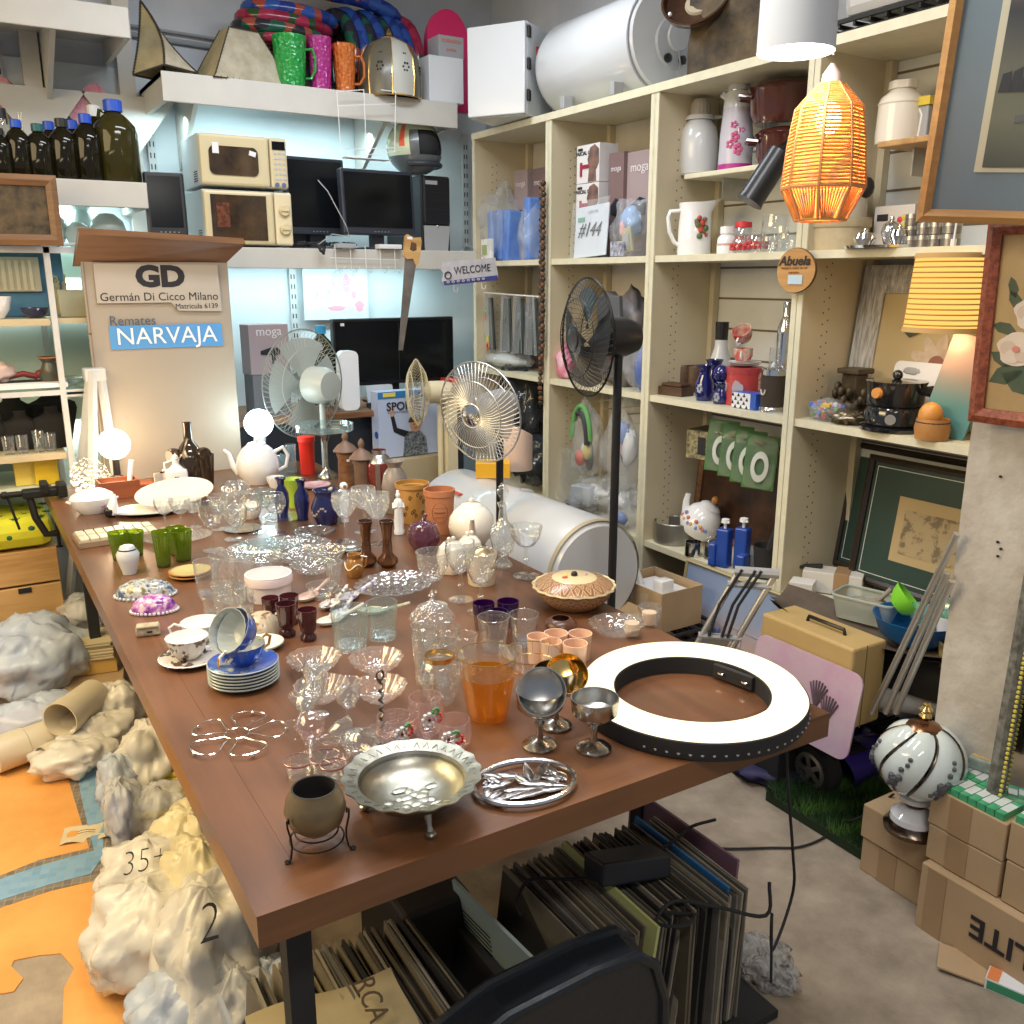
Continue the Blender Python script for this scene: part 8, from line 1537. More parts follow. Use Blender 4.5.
def leaf(m,x,y,ang,l_,w_):m.lathe([(0,-l_),(w_*.7,-l_*.5),(w_,0),(w_*.6,l_*.6),(0,l_)],8,tr(x,y,0)@rot(0,0,ang)@rot(90)@Matrix.Diagonal((1,.35,1,1)))
for(x,y,an,l_)in((.0,.01,20,.03),(.015,.02,-10,.034),(.03,.015,-35,.03),(-.02,.03,60,.02),(-.045,.025,30,.016),(-.05,.005,80,.018),(-.03,.008,110,.018),(.05,-.005,60,.02),(-.03,-.03,100,.034),(.0,-.038,95,.034),(.03,-.035,80,.03),(-.055,-.02,120,.018),(.055,.02,20,.016),(.045,.035,-50,.02),(-.045,.038,50,.016),(.04,-.022,60,.026),(-.05,-.034,110,.02),(-.065,-.008,150,.014),(.065,-.002,10,.014),(-.01,-.02,80,.03),(.02,-.012,70,.028)):leaf(m,x*a_/.085,y,an,l_*1.25,.0095)
m.build('leaf',SLV,t);m=M()
for(x,y)in((.05,.012),(.06,-.012),(.045,-.022),(-.06,.014)):
 for k in range(6):m.ball(x+.007*math.cos(k),y+.006*math.sin(k),.001,.004,.004,.003,6)
m.build('flower',SLV,t)
for(x,y)in((.06,.035),(-.06,.035),(.06,-.035),(-.06,-.035)):M().lathe([(0,-.010),(.005,-.010),(.004,0),(0,0)],10,tr(x*a_/.09,y*.95,0)).build('foot',SLV,t)
t=thing('bronze_pot','round brown-green pottery bowl with a black mouth','pot',at((0.382,1.196,0.78),.022));r=0.095/2
M().lathe([(0,0),(r*.4,.002),(r*.85,r*.45),(r*.98,r*.9),(r*.9,r*1.3),(r*.74,r*1.55),(r*.72,r*1.64)],44).build('pot_body',mat('bronze_pottery',(.24,.18,.09),.4,.25,col2=(.13,.09,.045),vs=6,coat=.2),t);M().lathe([(r*.72,r*1.64),(r*.66,r*1.64),(r*.66,r*1.45),(r*.8,r*1.0),(r*.7,r*.4),(0,r*.2)],40).build('dark_inside',mat('pot_inside',(.02,.017,.015),.7),t)
t=thing('wire_stand','black wrought wire stand carrying the round pottery bowl','stand',at((0.382,1.196,0.78)),-20)
for z,f in((.022,.62),(.010,.78)):M().tube([(r*f*math.cos(a)*1.1,r*f*math.sin(a)*1.1,z+.004)for a in[2*PI*i/30 for i in range(30)]],.0014,6,True).build('ring',IRON,t)
for k in range(3):
 a=rad(-140+120*k);P_=[(r*q_*math.cos(a),r*q_*math.sin(a),z)for q_,z in((1.18,.0015),(1.05,.004),(.98,.02),(1.0,.035),(1.1,.055),(1.12,.068),(1.05,.070),(1.04,.062))];M().tube(P_,.0016,6).tube([(P_[0][0]+.004*math.cos(b_),P_[0][1]+.004*math.sin(b_),.0016)for b_ in[2*PI*i/10 for i in range(10)]],.0013,5,True).build('leg',IRON,t)
simple('cut_glass_bowl',[(.03,0),(.05,.010),(.068,.03)],.003,CUTB,'ornate cut glass bowl between the casserole and the ring lamp','bowl',at((1.298,1.637,0.78)),44,(14,.03))
WAX=mat('pale_wax',(.80,.60,.42),.5,sss=.3)
for pp,lab in(((1.323,1.607,0.78),'faceted candle glass nearest the ring lamp'),((1.405,1.641,0.78),'faceted candle glass behind, at the table edge')):
 t=thing('candle_glass',lab,'candle holder',at(pp),0,'faceted candle glasses');r=0.058/2;M().lathe(vessel([(r*.7,0),(r,.05)],.003),16,None,0,(8,.04)).build('glass_cup',CUT,t);M().lathe([(0,.005),(r*.6,.005),(r*.62,.035),(0,.036)],20).build('candle',WAX,t)
t=thing('ring_lamp','big circular LED ring lamp lying lit at the corner of the table','ring light',at((1.215,1.267,0.78),.0),0)
c0=(1.193,1.254,0.815);t.location=(c0[0],c0[1],TZ);R1=0.458/2;R2=R1*.675
M().lathe([(R2,.0),(R1*.985,0),(R1,.006),(R1,.036),(R1*.99,.038),(R1*.99,.034),(R2*1.015,.034),(R2*1.015,.038),(R2,.036),(R2,0)],96).build('housing',BLACKM,t)
M().lathe([(R2*1.015,.036),(R2*1.08,.048),(R1*.95,.048),(R1*.99,.036)],96).build('glowing_diffuser',glow('ring_white',(1,.85,.56),2.3),t)
m=M()
for k in range(34):a=2*PI*k/68+3.6;m.box(R1*1.0*math.cos(a),R1*1.0*math.sin(a),.012,.004,.004,.003)
m.build('vent_hole',GREY,t)
M().box(0,R2*.93,.004,.10,.012,.03,0,.002,rot(0,0,-80)).build('control_panel',BLACKM,t)
for s_ in(-1,1):M().tube([(s_*.03,R2*.90,.02),(s_*.03,R2*.86,.02),(s_*.03+.012,R2*.85,.02)],.003,6,T=rot(0,0,-80)).build('clamp_screw',CHROME,t)
t=thing('bench_vise','old black iron vise clamped to the far corner of the table','vise',((0.26,3.917,0.78)[0]-.01,(0.26,3.917,0.78)[1]-.01,TZ),0)
m=M().box(-.02,0,.015,.13,.05,.035,0,.008).box(.055,0,.01,.035,.08,.055,0,.006).box(-.005,0,.03,.03,.075,.045,0,.006);m.build('jaws',mat('black_cast_iron',(.02,.022,.02),.5,.5,bump=.3),t)
M().tube([(-.08,0,.035),(-.14,0,.035)],.012,10).ball(-.145,0,.035,.016,n=10).build('screw_spindle',IRON,t);M().tube([(-.14,0,.05),(-.11,-.02,-.10)],.005,7).build('tommy_bar',IRON,t)
M().tube([(-.06,0,.02),(-.05,-.02,-.06),(-.02,-.03,-.13),(.02,-.03,-.13)],.014,9).build('clamp_arm',IRON,t);M().tube([(.02,-.03,-.18),(.02,-.03,-.08)],.007,8).ball(.02,-.03,-.185,.014,.014,.006,10).build('clamp_screw',IRON,t)
M().box(.0,0,.055,.04,.012,.006).build('brass_worn_edge',BRASS,t)
#fans
def fan(loc,rg,lab,cg,cb,Rh,ph,pole=BLACK,motor=None,nb=3,wires=60,base=1,deep=.05):
 """pedestal or desk fan; Rh turns the head (grille faces local -Y)"""
 t=thing('electric_fan',lab,'fan',loc);X=tr(0,0,ph)@Rh
 for nm,s_,dd in(('front_grille',-1,deep),('rear_grille',1,deep)):
  m=M()
  for k in range(wires):
   a=2*PI*k/wires;P_=[(rg*f*math.cos(a+.5*f),s_*dd*(1-f**3),rg*f*math.sin(a+.5*f))for f in(.22,.5,.75,.92,1)];m.tube(P_,.0009,3,T=X,cap=False)
  for f in(1,.66,.24):m.tube([(rg*f*math.cos(a),s_*dd*(1-f**3),rg*f*math.sin(a))for a in[2*PI*i/48 for i in range(48)]],.0035 if f==1 else .0015,5,True,T=X)
  m.build(nm,cg,t)
 for k in range(nb):
  m=M();a0=2*PI*k/nb
  m.grid(lambda u,v:((rg*(.15+.70*v))*math.cos(a0+(u-.5)*(1.25 if v>.3 else .9)),.012*(u-.5)*2+.0,(rg*(.15+.70*v))*math.sin(a0+(u-.5)*(1.25 if v>.3 else .9))),6,6,T=X);m.build('blade',cb,t)
 M().lathe([(0,-deep-.006),(rg*.2,-deep),(rg*.2,-deep+.004),(0,-deep+.004)],24,X@rot(-90)).build('grille_badge',CHROME if cg is CHR2 else cg,t)
 M().lathe([(0,.03),(rg*.2,.04),(rg*.34,deep+.01),(rg*.34,deep+.08),(rg*.26,deep+.12),(0,deep+.125)],28,X@rot(-90)).build('motor_housing',motor or cg,t)
 M().tube([X@V((0,deep+.06,-rg*.2)),X@V((0,deep+.06,-rg*.55)),(X@V((0,deep+.06,0)))[:2]+(0,)if 0 else V(((X@V((0,deep+.06,0))).x,(X@V((0,deep+.06,0))).y,0))],.014,12).build('pole',pole,t)
 if base:q_=X@V((0,deep+.06,0));M().lathe([(0,0),(.12,0),(.115,.02),(.03,.035),(0,.035)],32,tr(q_.x,q_.y,0)).build('base',pole,t)
 return t
CHR2=mat('chrome_wire',(.78,.78,.76),.42,1);GF=mat('grey_green_plastic',(.42,.46,.43),.35);SMB=glass('smoky_blade',tint=(.6,.6,.6),body=.35,bcol=(.5,.5,.5))
fan((1.36,4.05,.60),.245,'large grey-green fan seen from behind, beside the auction board',GF,GF,rot(0,0,205),0.556,GF,GF,4,60,0)
M().box(.155,-.04,-.6,.055,.055,.60+0.467).build('control_column',BEIGE,fan(((1.876,3.98,1.1)[0]+.03,4.0,.62),.16,'small cream fan turned sideways on a square stand',BEIGE,SMB,rot(0,0,-105),0.467,BEIGE,BEIGE,3,50,0))
fan(((1.599,2.84,1)[0],2.84,0),.183,'pedestal fan with a chrome wire grille at the table edge',CHR2,SMB,rot(6,0,-68),1.154,BLACK,GREY,3,64)
fan(((1.7,2.292,1.35)[0]-.03,(1.7,2.292,1.35)[1],0),.178,'tall black pedestal fan before the bookcases, turned sideways',BLACK,BLACK,rot(0,0,-100),1.446,BLACK,BLACK,4,56)
#behind and beside the table
t=thing('white_boiler','large white cylindrical boiler lying beside the table under the yellow box','water heater',(1.86,2.46,.60));r=.2
M().lathe([(0,-.01),(r*.9,0),(r,.03),(r,1.05),(r*.9,1.1),(0,1.12)],48,rot(-90)).build('tank',GLOSSW,t);M().lathe([(r*.985,.012),(r*1.006,.02),(r*1.006,.028)],48,rot(-90)).build('end_seam',mat('gold_seam',(.45,.38,.24),.5),t);M().lathe([(0,0),(.03,0),(.02,.006),(0,.006)],20,tr(.05,.55,r*.975)@rot(0,12,0)).build('grey_cap',GREY,t);M().box(-.13,.8,r*.78,.03,.06,.002,0,0).build('red_print',RED,t)
solo(M().box(-.14,.45,0,.05,.8,.45).box(.14,.45,0,.05,.8,.45).box(0,.45,.40,.33,.8,.03),'low_stand',BLACKM,'dark low stand carrying the white boiler','stand',(1.86,2.50,0))
t=thing('yellow_box','upright deep yellow box behind the cream teapot','box',((1.922,3.3,0.8)[0],3.3,.80),-30);M().box(0,0,0,0.146,.10,0.066,0,.003).build('box_body',mat('deep_yellow',(.78,.42,.02),.45),t)
t=thing('cream_tube','wide cream tube with a slanting cut top beside the yellow box','tube',((2.09,3.36,0.8)[0],3.38,.80));m=M().lathe([(.07,0),(.07,.20),(.066,.20),(.066,0)],32)
for i,q_ in enumerate(m.v):
 if q_.z>.1:m.v[i]=V((q_.x,q_.y,.18-q_.x*.5))
m.build('tube_wall',mat('pinkish_cream',(.70,.52,.42),.5),t);M().prism([(-.05,0),(.055,0),(.055,.10),(.02,.05)],-.072,-.068,0,rot(90)).build('orange_patch',mat('deep_yellow',(.8,.4,0)),t)
LP=(0.482,4.06,1.257);t=thing('folding_trestle','white folding trestle standing beside the auction board','trestle',(LP[0],4.06,0))
for dx,dy in((-.10,-.05),(.06,.03),(-.16,.25),(.02,.30)):M().tube([(.0+(dx>0)*.03,dy*.2,LP[2]),(dx*1.35,dy,0)],.018,4).build('leg',WHITE,t)
M().box(.01,.03,LP[2]-.04,.08,.08,.05,0,.004).build('top_bracket',WHITE,t)
t=thing('wooden_crate','stack of pine drawers with a cut hand hole under the yellow cloth','crate',((0.159,4.2,0.5)[0]-.16,4.35,.20));zc2=(0.181,4.2,0.523)[2]-.20;M().box(0,0,0,.56,.36,zc2*.5,0,.004).build('lower_drawer',PINE,t);M().box(0,0,zc2*.53,.56,.36,zc2*.45,0,.004).build('upper_drawer',PINE,t);M().box(.14,-.182,zc2*.42,.05,.004,.022).build('hand_hole',INK,t)
t=thing('paw_print_cushion','yellow cushion with dark green paw prints lying on the pine drawers','cushion',((0.159,4.2,0.5)[0]-.16,4.35,.20+zc2));M().box(0,0,0,.56,.38,.13,0,.05).build('cushion_cover',mat('lime_yellow_cloth',(.68,.66,.03),.8,var=.15,vs=6,bump=.2,bs=20),t)
m=M()
for k in range(26):
 x,y=-.22+(k%6)*.09+(k//6%2)*.04,-.15+(k//6)*.08
 m.ball(x,y,.128,.016,.014,.004,6);[m.ball(x+.018*math.cos(j),y+.018*math.sin(j)+.004,.128,.007,.006,.004,5)for j in(.3,1.1,2.0,2.8)]
for k in range(6):x=-.23+k*.085;m.ball(x,-.189,.06+(k%2)*.03,.014,.004,.012,6)
m.build('paw_print',mat('dark_green_print',(.02,.13,.06),.8),t)
bag((-.08,4.28,0),(.26,.16,.14),41,'black plastic sack under the pine drawers',FILMD,0)
#bags on the floor
BAGS=[((0.133,3.895,0.16),(.20,.20,.16),51,FILMB,'large bluish plastic bag behind the cartons at the table side',None),((0.346,4.148,0.22),(.10,.10,.075),52,FILMC,'clear bag with round white lids on top of the folded papers','lids'),((0.102,3.471,0.1),(.20,.12,.08),54,FILMB,'long pinkish bag with a red strip in front of the bluish bag','red'),((0.343,3.369,0.16),(.10,.09,.10),55,FILMW,'white bag with a bowl mouth beside the table edge','bowl'),((0.298,3.26,0.1),(.12,.08,.07),56,FILMW,'thin white bag between the cream tubes and the table',None),((0.184,3.163,0.05),(.13,.12,.06),57,FILMW,'flattened white bag tip spreading on the orange floor',None),((0.39,2.905,0.16),(.11,.13,.12),58,FILMW,'white bag with yellow strips against the table leg side','yellow'),((0.283,2.846,0.12),(.07,.10,.09),59,FILMB,'small bluish bag above the slim hanging one',None),((0.259,2.642,0.11),(.055,.12,.10),60,FILMC,'slim clear bag with blue things standing on the mosaic','blue'),((0.359,2.631,0.12),(.09,.09,.08),61,FILMC,'clear bag of glasses wrapped inside the yellow tube coil','pale'),((0.281,2.299,0.12),(.14,.13,.10),62,FILMW,'white bag numbered in pen, behind the bag of dark things','pale'),((0.234,2.043,0.12),(.16,.14,.12),63,FILMW,'translucent bag with dark contents nearest the orange floor','dark'),((0.368,2.063,0.18),(.11,.15,.15),64,FILMY,'yellowish bag leaning under the table edge',None),((0.33,1.829,0.16),(.13,.17,.17),65,FILMW,'big white bag marked with pen strokes, with pastel contents','pastel'),((0.255,1.748,0.1),(.12,.10,.11),66,FILMB,'pale bag with pen marks at the near edge of the heap',None),((0.419,1.683,0.18),(.07,.08,.10),67,FILMB,'lilac bag under the near corner of the table',None),((0.337,1.666,0.12),(.09,.10,.12),68,FILMC,'clear crumpled bag next to the records',None),((0.39,2.332,0.16),(.10,.12,.12),69,FILMY,'yellowish white bag behind the numbered one',None)]
INN=dict(lids=(PORC,'round_lid'),red=(mat('soft_red',(.65,.10,.10),.5),'red_strip'),bowl=(GREY,'bowl'),yellow=(mat('yellow_strip',(.75,.55,.05),.5),'yellow_strip'),blue=(mat('mid_blue',(.12,.2,.5),.4),'blue_thing'),pale=(mat('pale_stuffing',(.6,.6,.55),.5),'pale_contents'),dark=(mat('dark_contents',(.08,.09,.11),.6),'dark_contents'),pastel=(mat('pastel_contents',(.65,.45,.35),.6,col2=(.50,.60,.45),vs=5),'pastel_contents'))
for(p,r,s_,mt,lab,inn)in BAGS:
 zb5=max(0,p[2]-r[2]*.9)
 t=bag((p[0],p[1],0 if zb5<.09 else zb5),r,s_,lab,mt,-30+s_*7%50,[((0,0,r[2]*.8),(r[0]*.72,r[1]*.72,r[2]*.7),*INN[inn])]if inn else None,grp='plastic bags heaped by the table',n=56,wr=.16,amp=.2)
def pen(parent_loc,s_,body,rr):
 solo_=text(body,s_,INK,None,Matrix(),'pen_writing');return solo_
for(p,body,s_,par)in(((0.244,2.141,0.23),'35+',.085,None),((0.293,1.657,0.36),'2',.11,None)):
 best=min([o for o in bpy.data.objects if o.name.startswith('plastic_bag')and o.type=='EMPTY'],key=lambda o:(o.location.xy-V(p).xy).length)
 o=text(body,s_,INK,best,Matrix(),'pen_writing',sx=.8,shear=.2,ext=.001,bold=-.0022);o.matrix_parent_inverse=(tr(*best.location)@rot(0,0,math.degrees(best.rotation_euler.z))).inverted();o.location=p;o.rotation_euler=(rad(-50),0,rad(-8))
def ply(t,n,sx,sy,nm,mt,dz=.008):
 for k in range(n):M().box(random.uniform(-.006,.006),random.uniform(-.006,.006),k*dz,sx,sy,dz*.8,0,.002).build(nm,mt,t)
p=(0.316,3.891,0.12);t=thing('folded_paper_bags','pile of folded yellowish paper bags by the table side','paper bags',(p[0],p[1],.125),-12);ply(t,7,.22,.18,'folded_bag',mat('buff_paper',(.66,.56,.36),.7),.011)
for(p,z,sz_,lab)in(((0.333,3.88,0.08),.062,(.20,.16,.06),'flat yellow carton under the folded paper bags'),((0.324,3.76,0.04),0,(.22,.18,.06),'orange-brown carton below the flat yellow one')):solo(M().box(0,0,0,*sz_,0,.003),'flat_carton',mat('yellow_card',(.66,.42,.12),.7)if z else CARD,lab,'box',(p[0],p[1],z),-10)
CT_=mat('cream_tube',(.66,.58,.42),.35)
for(p,lg,r,rz_,lab)in(((0.11,3.304,0.07),.34,.058,-72,'long cream plastic tube lying across the heap'),((0.221,3.294,0.16),.20,.06,-40,'cream cylinder behind the long tube'),((0.16,3.201,0.05),.16,.05,-62,'short cream cup-ended tube in front of the long one')):
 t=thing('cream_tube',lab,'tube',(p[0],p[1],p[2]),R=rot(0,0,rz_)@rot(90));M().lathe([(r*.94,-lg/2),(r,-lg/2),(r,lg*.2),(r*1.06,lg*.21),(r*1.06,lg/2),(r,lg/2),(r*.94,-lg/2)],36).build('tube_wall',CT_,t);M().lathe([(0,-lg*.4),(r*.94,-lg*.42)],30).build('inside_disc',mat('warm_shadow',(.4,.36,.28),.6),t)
p=(0.369,2.686,0.05);t=thing('tube_coil','coil of yellow flexible tubing beside the table leg','hose coil',(p[0],p[1],.012))
for k in range(5):M().tube([((.10+.004*k)*math.cos(a),(.10+.004*k)*math.sin(a),.012+k*.016)for a in[2*PI*i/40 for i in range(40)]],.010,8,True).build('hose_turn',mat('lemon_tubing',(.72,.58,.10),.4),t)
p=(0.17,2.719,0);t=solo(M().grid(lambda u,v:((u-.5)*.15,(v-.5)*.09,.006+.006*math.sin(u*9)*math.cos(v*5)),8,6),'note_paper',mat('buff_paper',(.6,.5,.3)),'scrap of yellowish paper with handwriting lying on the mosaic','paper',p,-15)
m=M();[m.tube([(-.03+i*.012,-.012*j,.0145+.003*math.sin(i))for i in range(5)],.0009,3)for j in(0,1)];m.build('handwriting',INK,t)
#records under the table
SLV2=[mat('sleeve_%d'%k,c_,.6,var=.2,vs=20)for k,c_ in enumerate(((.13,.11,.075),(.25,.21,.14),(.07,.06,.05),(.36,.32,.25),(.03,.03,.03),(.17,.16,.14)))]
random.seed(21)
def records(x0_,x1_,y_,z_,n,tilt,grp,word,ry=0):
 for k in range(n):
  x=x0_+(x1_-x0_)*k/(n-1);h=.312+random.uniform(-.006,.008)
  mt=SLV2[random.randrange(6)];lab='vinyl record '+word
  solo(M().box(0,random.uniform(-.012,.012),0,random.uniform(.0035,.0055),.312,h),'vinyl_record',mt,lab,'record',(x,y_,z_),R=rot(0,tilt+random.uniform(-2.2,2.2),ry+random.uniform(-1.5,1.5)),group=grp)
records(.30,.64,1.335,.03,44,4,'records in the row under the near corner of the table','in the row under the near corner of the table')
records(.86,1.12,1.34,.05,34,6,'records in the middle block under the table','in the block between the striped cover and the black power brick')
records(1.13,1.285,1.32,.05,26,2,'records in the outer block under the table','in the outer block by the concrete floor')
def cover(x,y,z,mt,lab,w_=.315,R=None):
 return solo(M().box(0,0,0,.007,w_,.33),'record_cover',mt,lab,'record',(x,y,z),R=R or rot(0,-3,0))
t=cover(.835,1.36,.04,mat('pale_teal_cover',(.40,.50,.48),.5),'pale teal record cover with coloured finger shapes, first of the middle block',.32,rot(0,-8,4))
m=M();[m.ball(-.005,-.10+k*.017,.16+.02*math.sin(k*2),.003,.007,.03,8,k%4)for k in range(5)];m.build('coloured_print',[mat('cp_blue',(.05,.2,.5),.5),RED,mat('cp_yel',(.7,.6,.05),.5),mat('cp_green',(.1,.4,.1),.5)],t)
m=M();[m.box(-.0045,.08,.10+k*.012,.001,.11,.003)for k in range(15)];m.build('small_print',INK,t)
cover(1.325,1.42,.04,mat('plum_cover',(.22,.12,.17),.6),'plum coloured large folder at the outer end of the records',.36,rot(0,3,2))
cover(1.225,1.335,.045,mat('bright_blue_cover',(.03,.16,.38),.5),'bright blue record sleeve among the outer records',.31,rot(0,6,0))
cover(1.00,1.32,.055,mat('lime_cover',(.50,.52,.20),.6),'pale lime record sleeve standing out of the middle block',.33,rot(0,8,0))
cover(.285,1.32,.02,mat('blue_white_cover',(.40,.46,.56),.5),'pale blue record cover at the bag end of the near row',.30)
solo(M().box(0,0,0,1.1,.38,.02),'record_crate_base',BLACKM,'black low board under the blocks of records','board',(.85,1.33,.005))
solo(M().box(0,0,0,.02,.34,.24,0,.003,rot(0,10,0)),'wooden_divider',mat('dark_board',(.03,.028,.03),.4),'dark divider panel between the two groups of records','board',(.74,1.4,.03))
solo(M().box(0,0,0,.16,.26,.34,0,.01),'black_case',mat('dark_leatherette',(.03,.025,.022),.5),'dark brown case in the shade between the record blocks','case',(.73,1.62,0))
p=(0.417,1.35,0.36);t=solo(M().grid(lambda u,v:((u-.5)*.27,(v-.5)*.30,.006*math.sin(u*7)-.2*max(0,.45-v)+.01*math.sin(v*5)),14,12),'paper_sleeve',mat('aged_paper',(.46,.38,.22),.8,var=.12,vs=8),'aged paper record sleeve printed with large letters, lying over the near row','record sleeve',((0.411,1.375,0.36)[0],(0.411,1.375,0.36)[1]-.15,.362),-6);text('RCA',.055,mat('faded_ink',(.10,.07,.05),.7),t,tr(.07,.06,.022)@rot(-90,0,-90))
t=thing('power_brick','black power brick with looped cables lying on the records','power adapter',((1.097,1.32,0.4)[0],(1.097,1.32,0.4)[1],.375),-8);M().box(0,0,0,.17,.085,.05,0,.006,rot(-14,8)).build('brick_body',mat('matt_charcoal',(.015,.017,.022),.5),t)
for P_ in([(-.08,0,.02),(-.14,.02,.02),(-.20,.06,.01),(-.24,.04,-.01),(-.26,-.02,0)],[(.08,.02,.02),(.16,.05,.02),(.22,.08,.015),(.30,.10,.0)],[(.02,-.12,-.01),(.06,-.16,0),(.02,-.19,.01),(-.02,-.15,0),(.04,-.12,.01),(.12,-.16,0),(.22,-.19,-.03),(.24,-.17,.03)]):M().tube(P_,.004,6,sp=5).build('cable',BLACKM,t)
cb0=(1.36,1.22);t=thing('floor_cable','black lamp cable hanging from the table and running over the floor to the porcelain lamp','cable',(1.40,1.20,0))
M().tube([(-.02,-.03,.76),(-.01,-.04,.60),(.10,.02,.35),(.15,.05,.2),(.06,.02,.10),(.0,-.02,.25),(-.02,-.05,.1)],.0035,6,sp=6).build('hanging_cable',BLACKM,t)
P_=[(1.689,1.708,0),(1.757,1.655,0),(1.861,1.597,0),(1.939,1.554,0),(2.041,1.549,0),(2.121,1.578,-0),(2.24,1.588,0),(2.331,1.558,0)];M().tube([(q_[0]-1.40,q_[1]-1.20,.006)for q_ in P_[:6]]+[(.66,.25,.12),(.70,.18,.22)],.0035,6,sp=5).build('floor_run',BLACKM,t)
P_=[(2.161,1.857,0),(2.051,1.784,0),(1.998,1.717,0)];M().tube([(q_[0]-1.40,q_[1]-1.2,.01+.04*i)for i,q_ in enumerate(P_)],.003,5).build('loose_end',BLACKM,t)
solo(M().blob((0,0,.04),(.06,.09,.05),5,.3,3,36,0,0,None,.4),'bubble_wrap',film('bubble_film',(.6,.6,.58),.5,.15,1,80),'crumpled bubble wrap on the concrete beside the records','bubble wrap',(1.468,1.254,0))
t=thing('padded_chair','black padded chair back with rounded top standing before the records','chair',(.715,1.045,.058),-3);BV=mat('black_vinyl',(.010,.014,.020),.38,bump=.15,bs=30)
sh=[(-.28,.14),(-.27,.30),(-.22,.39),(-.10,.44),(.06,.455),(.15,.45),(.185,.42),(.21,.34),(.215,.14)]
M().prism(sh,-.035,.035,0,rot(90)).build('padded_back',BV,t);M().tube([(x,-.036,z)for x,z in sh],.010,8).build('piping',BV,t);M().tube([(x,.036,z)for x,z in sh],.010,8).build('piping',BV,t);M().prism([(x*.88,.03+z*.88)for x,z in sh],-.045,-.0,0,tr(0,0,.0)@rot(90)@tr(0,0,.0)).build('inset_pad',BV,t);M().box(-.05,0,0,.04,.04,.2).build('support',BLACKM,t)
#things leaning on the bookcases
pb2=(2.16,2.46,0.35)[1]
t=thing('black_basket','black woven plastic basket under the open carton','basket',(2.16,pb2,.20),0);m=M()
for k in range(6):m.tube([(x*(1+.02*k),y*(1+.02*k),.01+k*.035)for x,y in rrect(.24,.32,.05)],.008,5,True)
for x,y in rrect(.24,.32,.05):m.tube([(x,y,0),(x*1.1,y*1.1,.19)],.006,4)
m.build('basket_weave',BLACK,t);M().box(0,0,-.20,.2,.26,.205).build('block_under',BLACKM,t)
t=thing('open_carton','brown open carton of white parts with torn tape, set in the black basket','box',(2.16,pb2+.02,.375),2);m=M().box(0,-.13,0,.2,.004,.15).box(0,.13,0,.2,.004,.15).box(-.1,0,0,.004,.26,.15).box(.1,0,0,.004,.26,.15).box(0,0,0,.2,.26,.004);m.build('carton_body',CARD,t)
M().box(.0,0,.09,.17,.22,.03).box(-.02,-.05,.12,.06,.05,.05,0,.004).tube([(-.02,.06,.1),(-.04,.09,.19)],.012,8).build('white_parts',PORC,t);M().grid(lambda u,v:(-.104-.01*math.sin(u*9),(u-.5)*.12,.13-v*.11),8,6).build('torn_tape',CLB,t);M().box(-.13,0,.148,.06,.26,.003,0,0,rot(0,-24,0)).build('flap',CARD,t)
A0,A1=(2.36,2.49,0.566),(2.36,2.04,0.53)
t=thing('sunset_print','pale blue and pink sunset print with a drawn house, in a thin gold frame','picture',(2.27,(A0[1]+A1[1])/2+.02,.02),R=rot(0,0,-90)@rot(-9,0,0));fw,fh=A0[1]-A1[1]+.05,A1[2]+.02;frame_m(fw,fh,.012,.014).build('frame',mat('thin_gold',(.40,.33,.18),.5),t)
M().box(0,-.002,.01,fw-.02,.004,fh-.02).build('print',grad('sunset_grad',[(.50,.42,.36),(.46,.44,.46),(.62,.40,.30),(.30,.36,.50),(.22,.30,.48)]),t);m=M()
for a,b_,c2,d2 in((-.16,.22,.30,.004),(-.16,.30,.30,.004),(-.05,.22,.004,.14),(.09,.2,.004,.14),(.02,.36,.18,.004)):m.box(a+c2/2,-.005,b_,c2,.002,d2)
m.build('house_drawing',mat('soft_grey_line',(.34,.36,.42),.6),t);M().box(-.05,-.006,.28,.07,.002,.06).build('blue_window',mat('window_blue',(.10,.16,.42),.5,col2=(.4,.4,.6),vs=60),t)
B0,B1=V((2.12,1.96,0.707)),V((2.02,2.039,0.431));t=thing('luggage_trolley','folded silver luggage trolley with black elastic cords','trolley',tuple(B1));D_=B0-B1;sd=V((.065,-.065,-.0))
for s_ in(-.62,.62):M().tube([sd*s_-D_*.5,D_+sd*s_],.011,10).build('silver_tube',CHR2,t)
for f in(1.0,.84,.18,.02):M().tube([D_*f-sd*.75,D_*f+sd*.75],.017 if f>.9 else .012,8).build('cross_bar',GREY,t)
M().add([D_*f+sd*s_+V((-.012,0,0))for f in(.0,.22)for s_ in(-.5,.5)],[(0,1,3,2)],0,False).build('folding_plate',mat('warm_alu',(.34,.31,.26),.4,.7),t)
for s_ in(-.35,.1,.3):M().tube([D_*1.0+sd*s_+V((-.02,0,.01)),D_*.6+sd*(s_-.15)+V((-.02,0,0)),D_*.2+sd*(s_+.1)+V((-.02,0,0))],.005,6).build('elastic_cord',BLACKM,t)
t=thing('yellow_case','mustard yellow hard case with a black carrying handle','suitcase',(2.10,(2.1,1.908,0.58)[1],.33),0);L_=(2.1,1.908,0.58)[1]-(2.1,1.557,0.56)[1];YC=mat('mustard_leatherette',(.54,.38,.16),.55,var=.08,vs=8)
M().box(.075,-L_/2,0,.15,L_,.26,0,.008).build('case_body',YC,t);M().tube([(.07,-L_*.35,.26),(.07,-L_*.36,.276),(.07,-L_*.74,.276),(.07,-L_*.75,.26)],.006,6).build('handle',BLACK,t);M().box(.06,-L_-.001,0,.002,.003,.26).build('lid_seam',mat('dark_seam',(.2,.13,.05),.6),t);M().box(.075,-.055,-.328,.13,.10,.328).build('plinth',BLACKM,t)
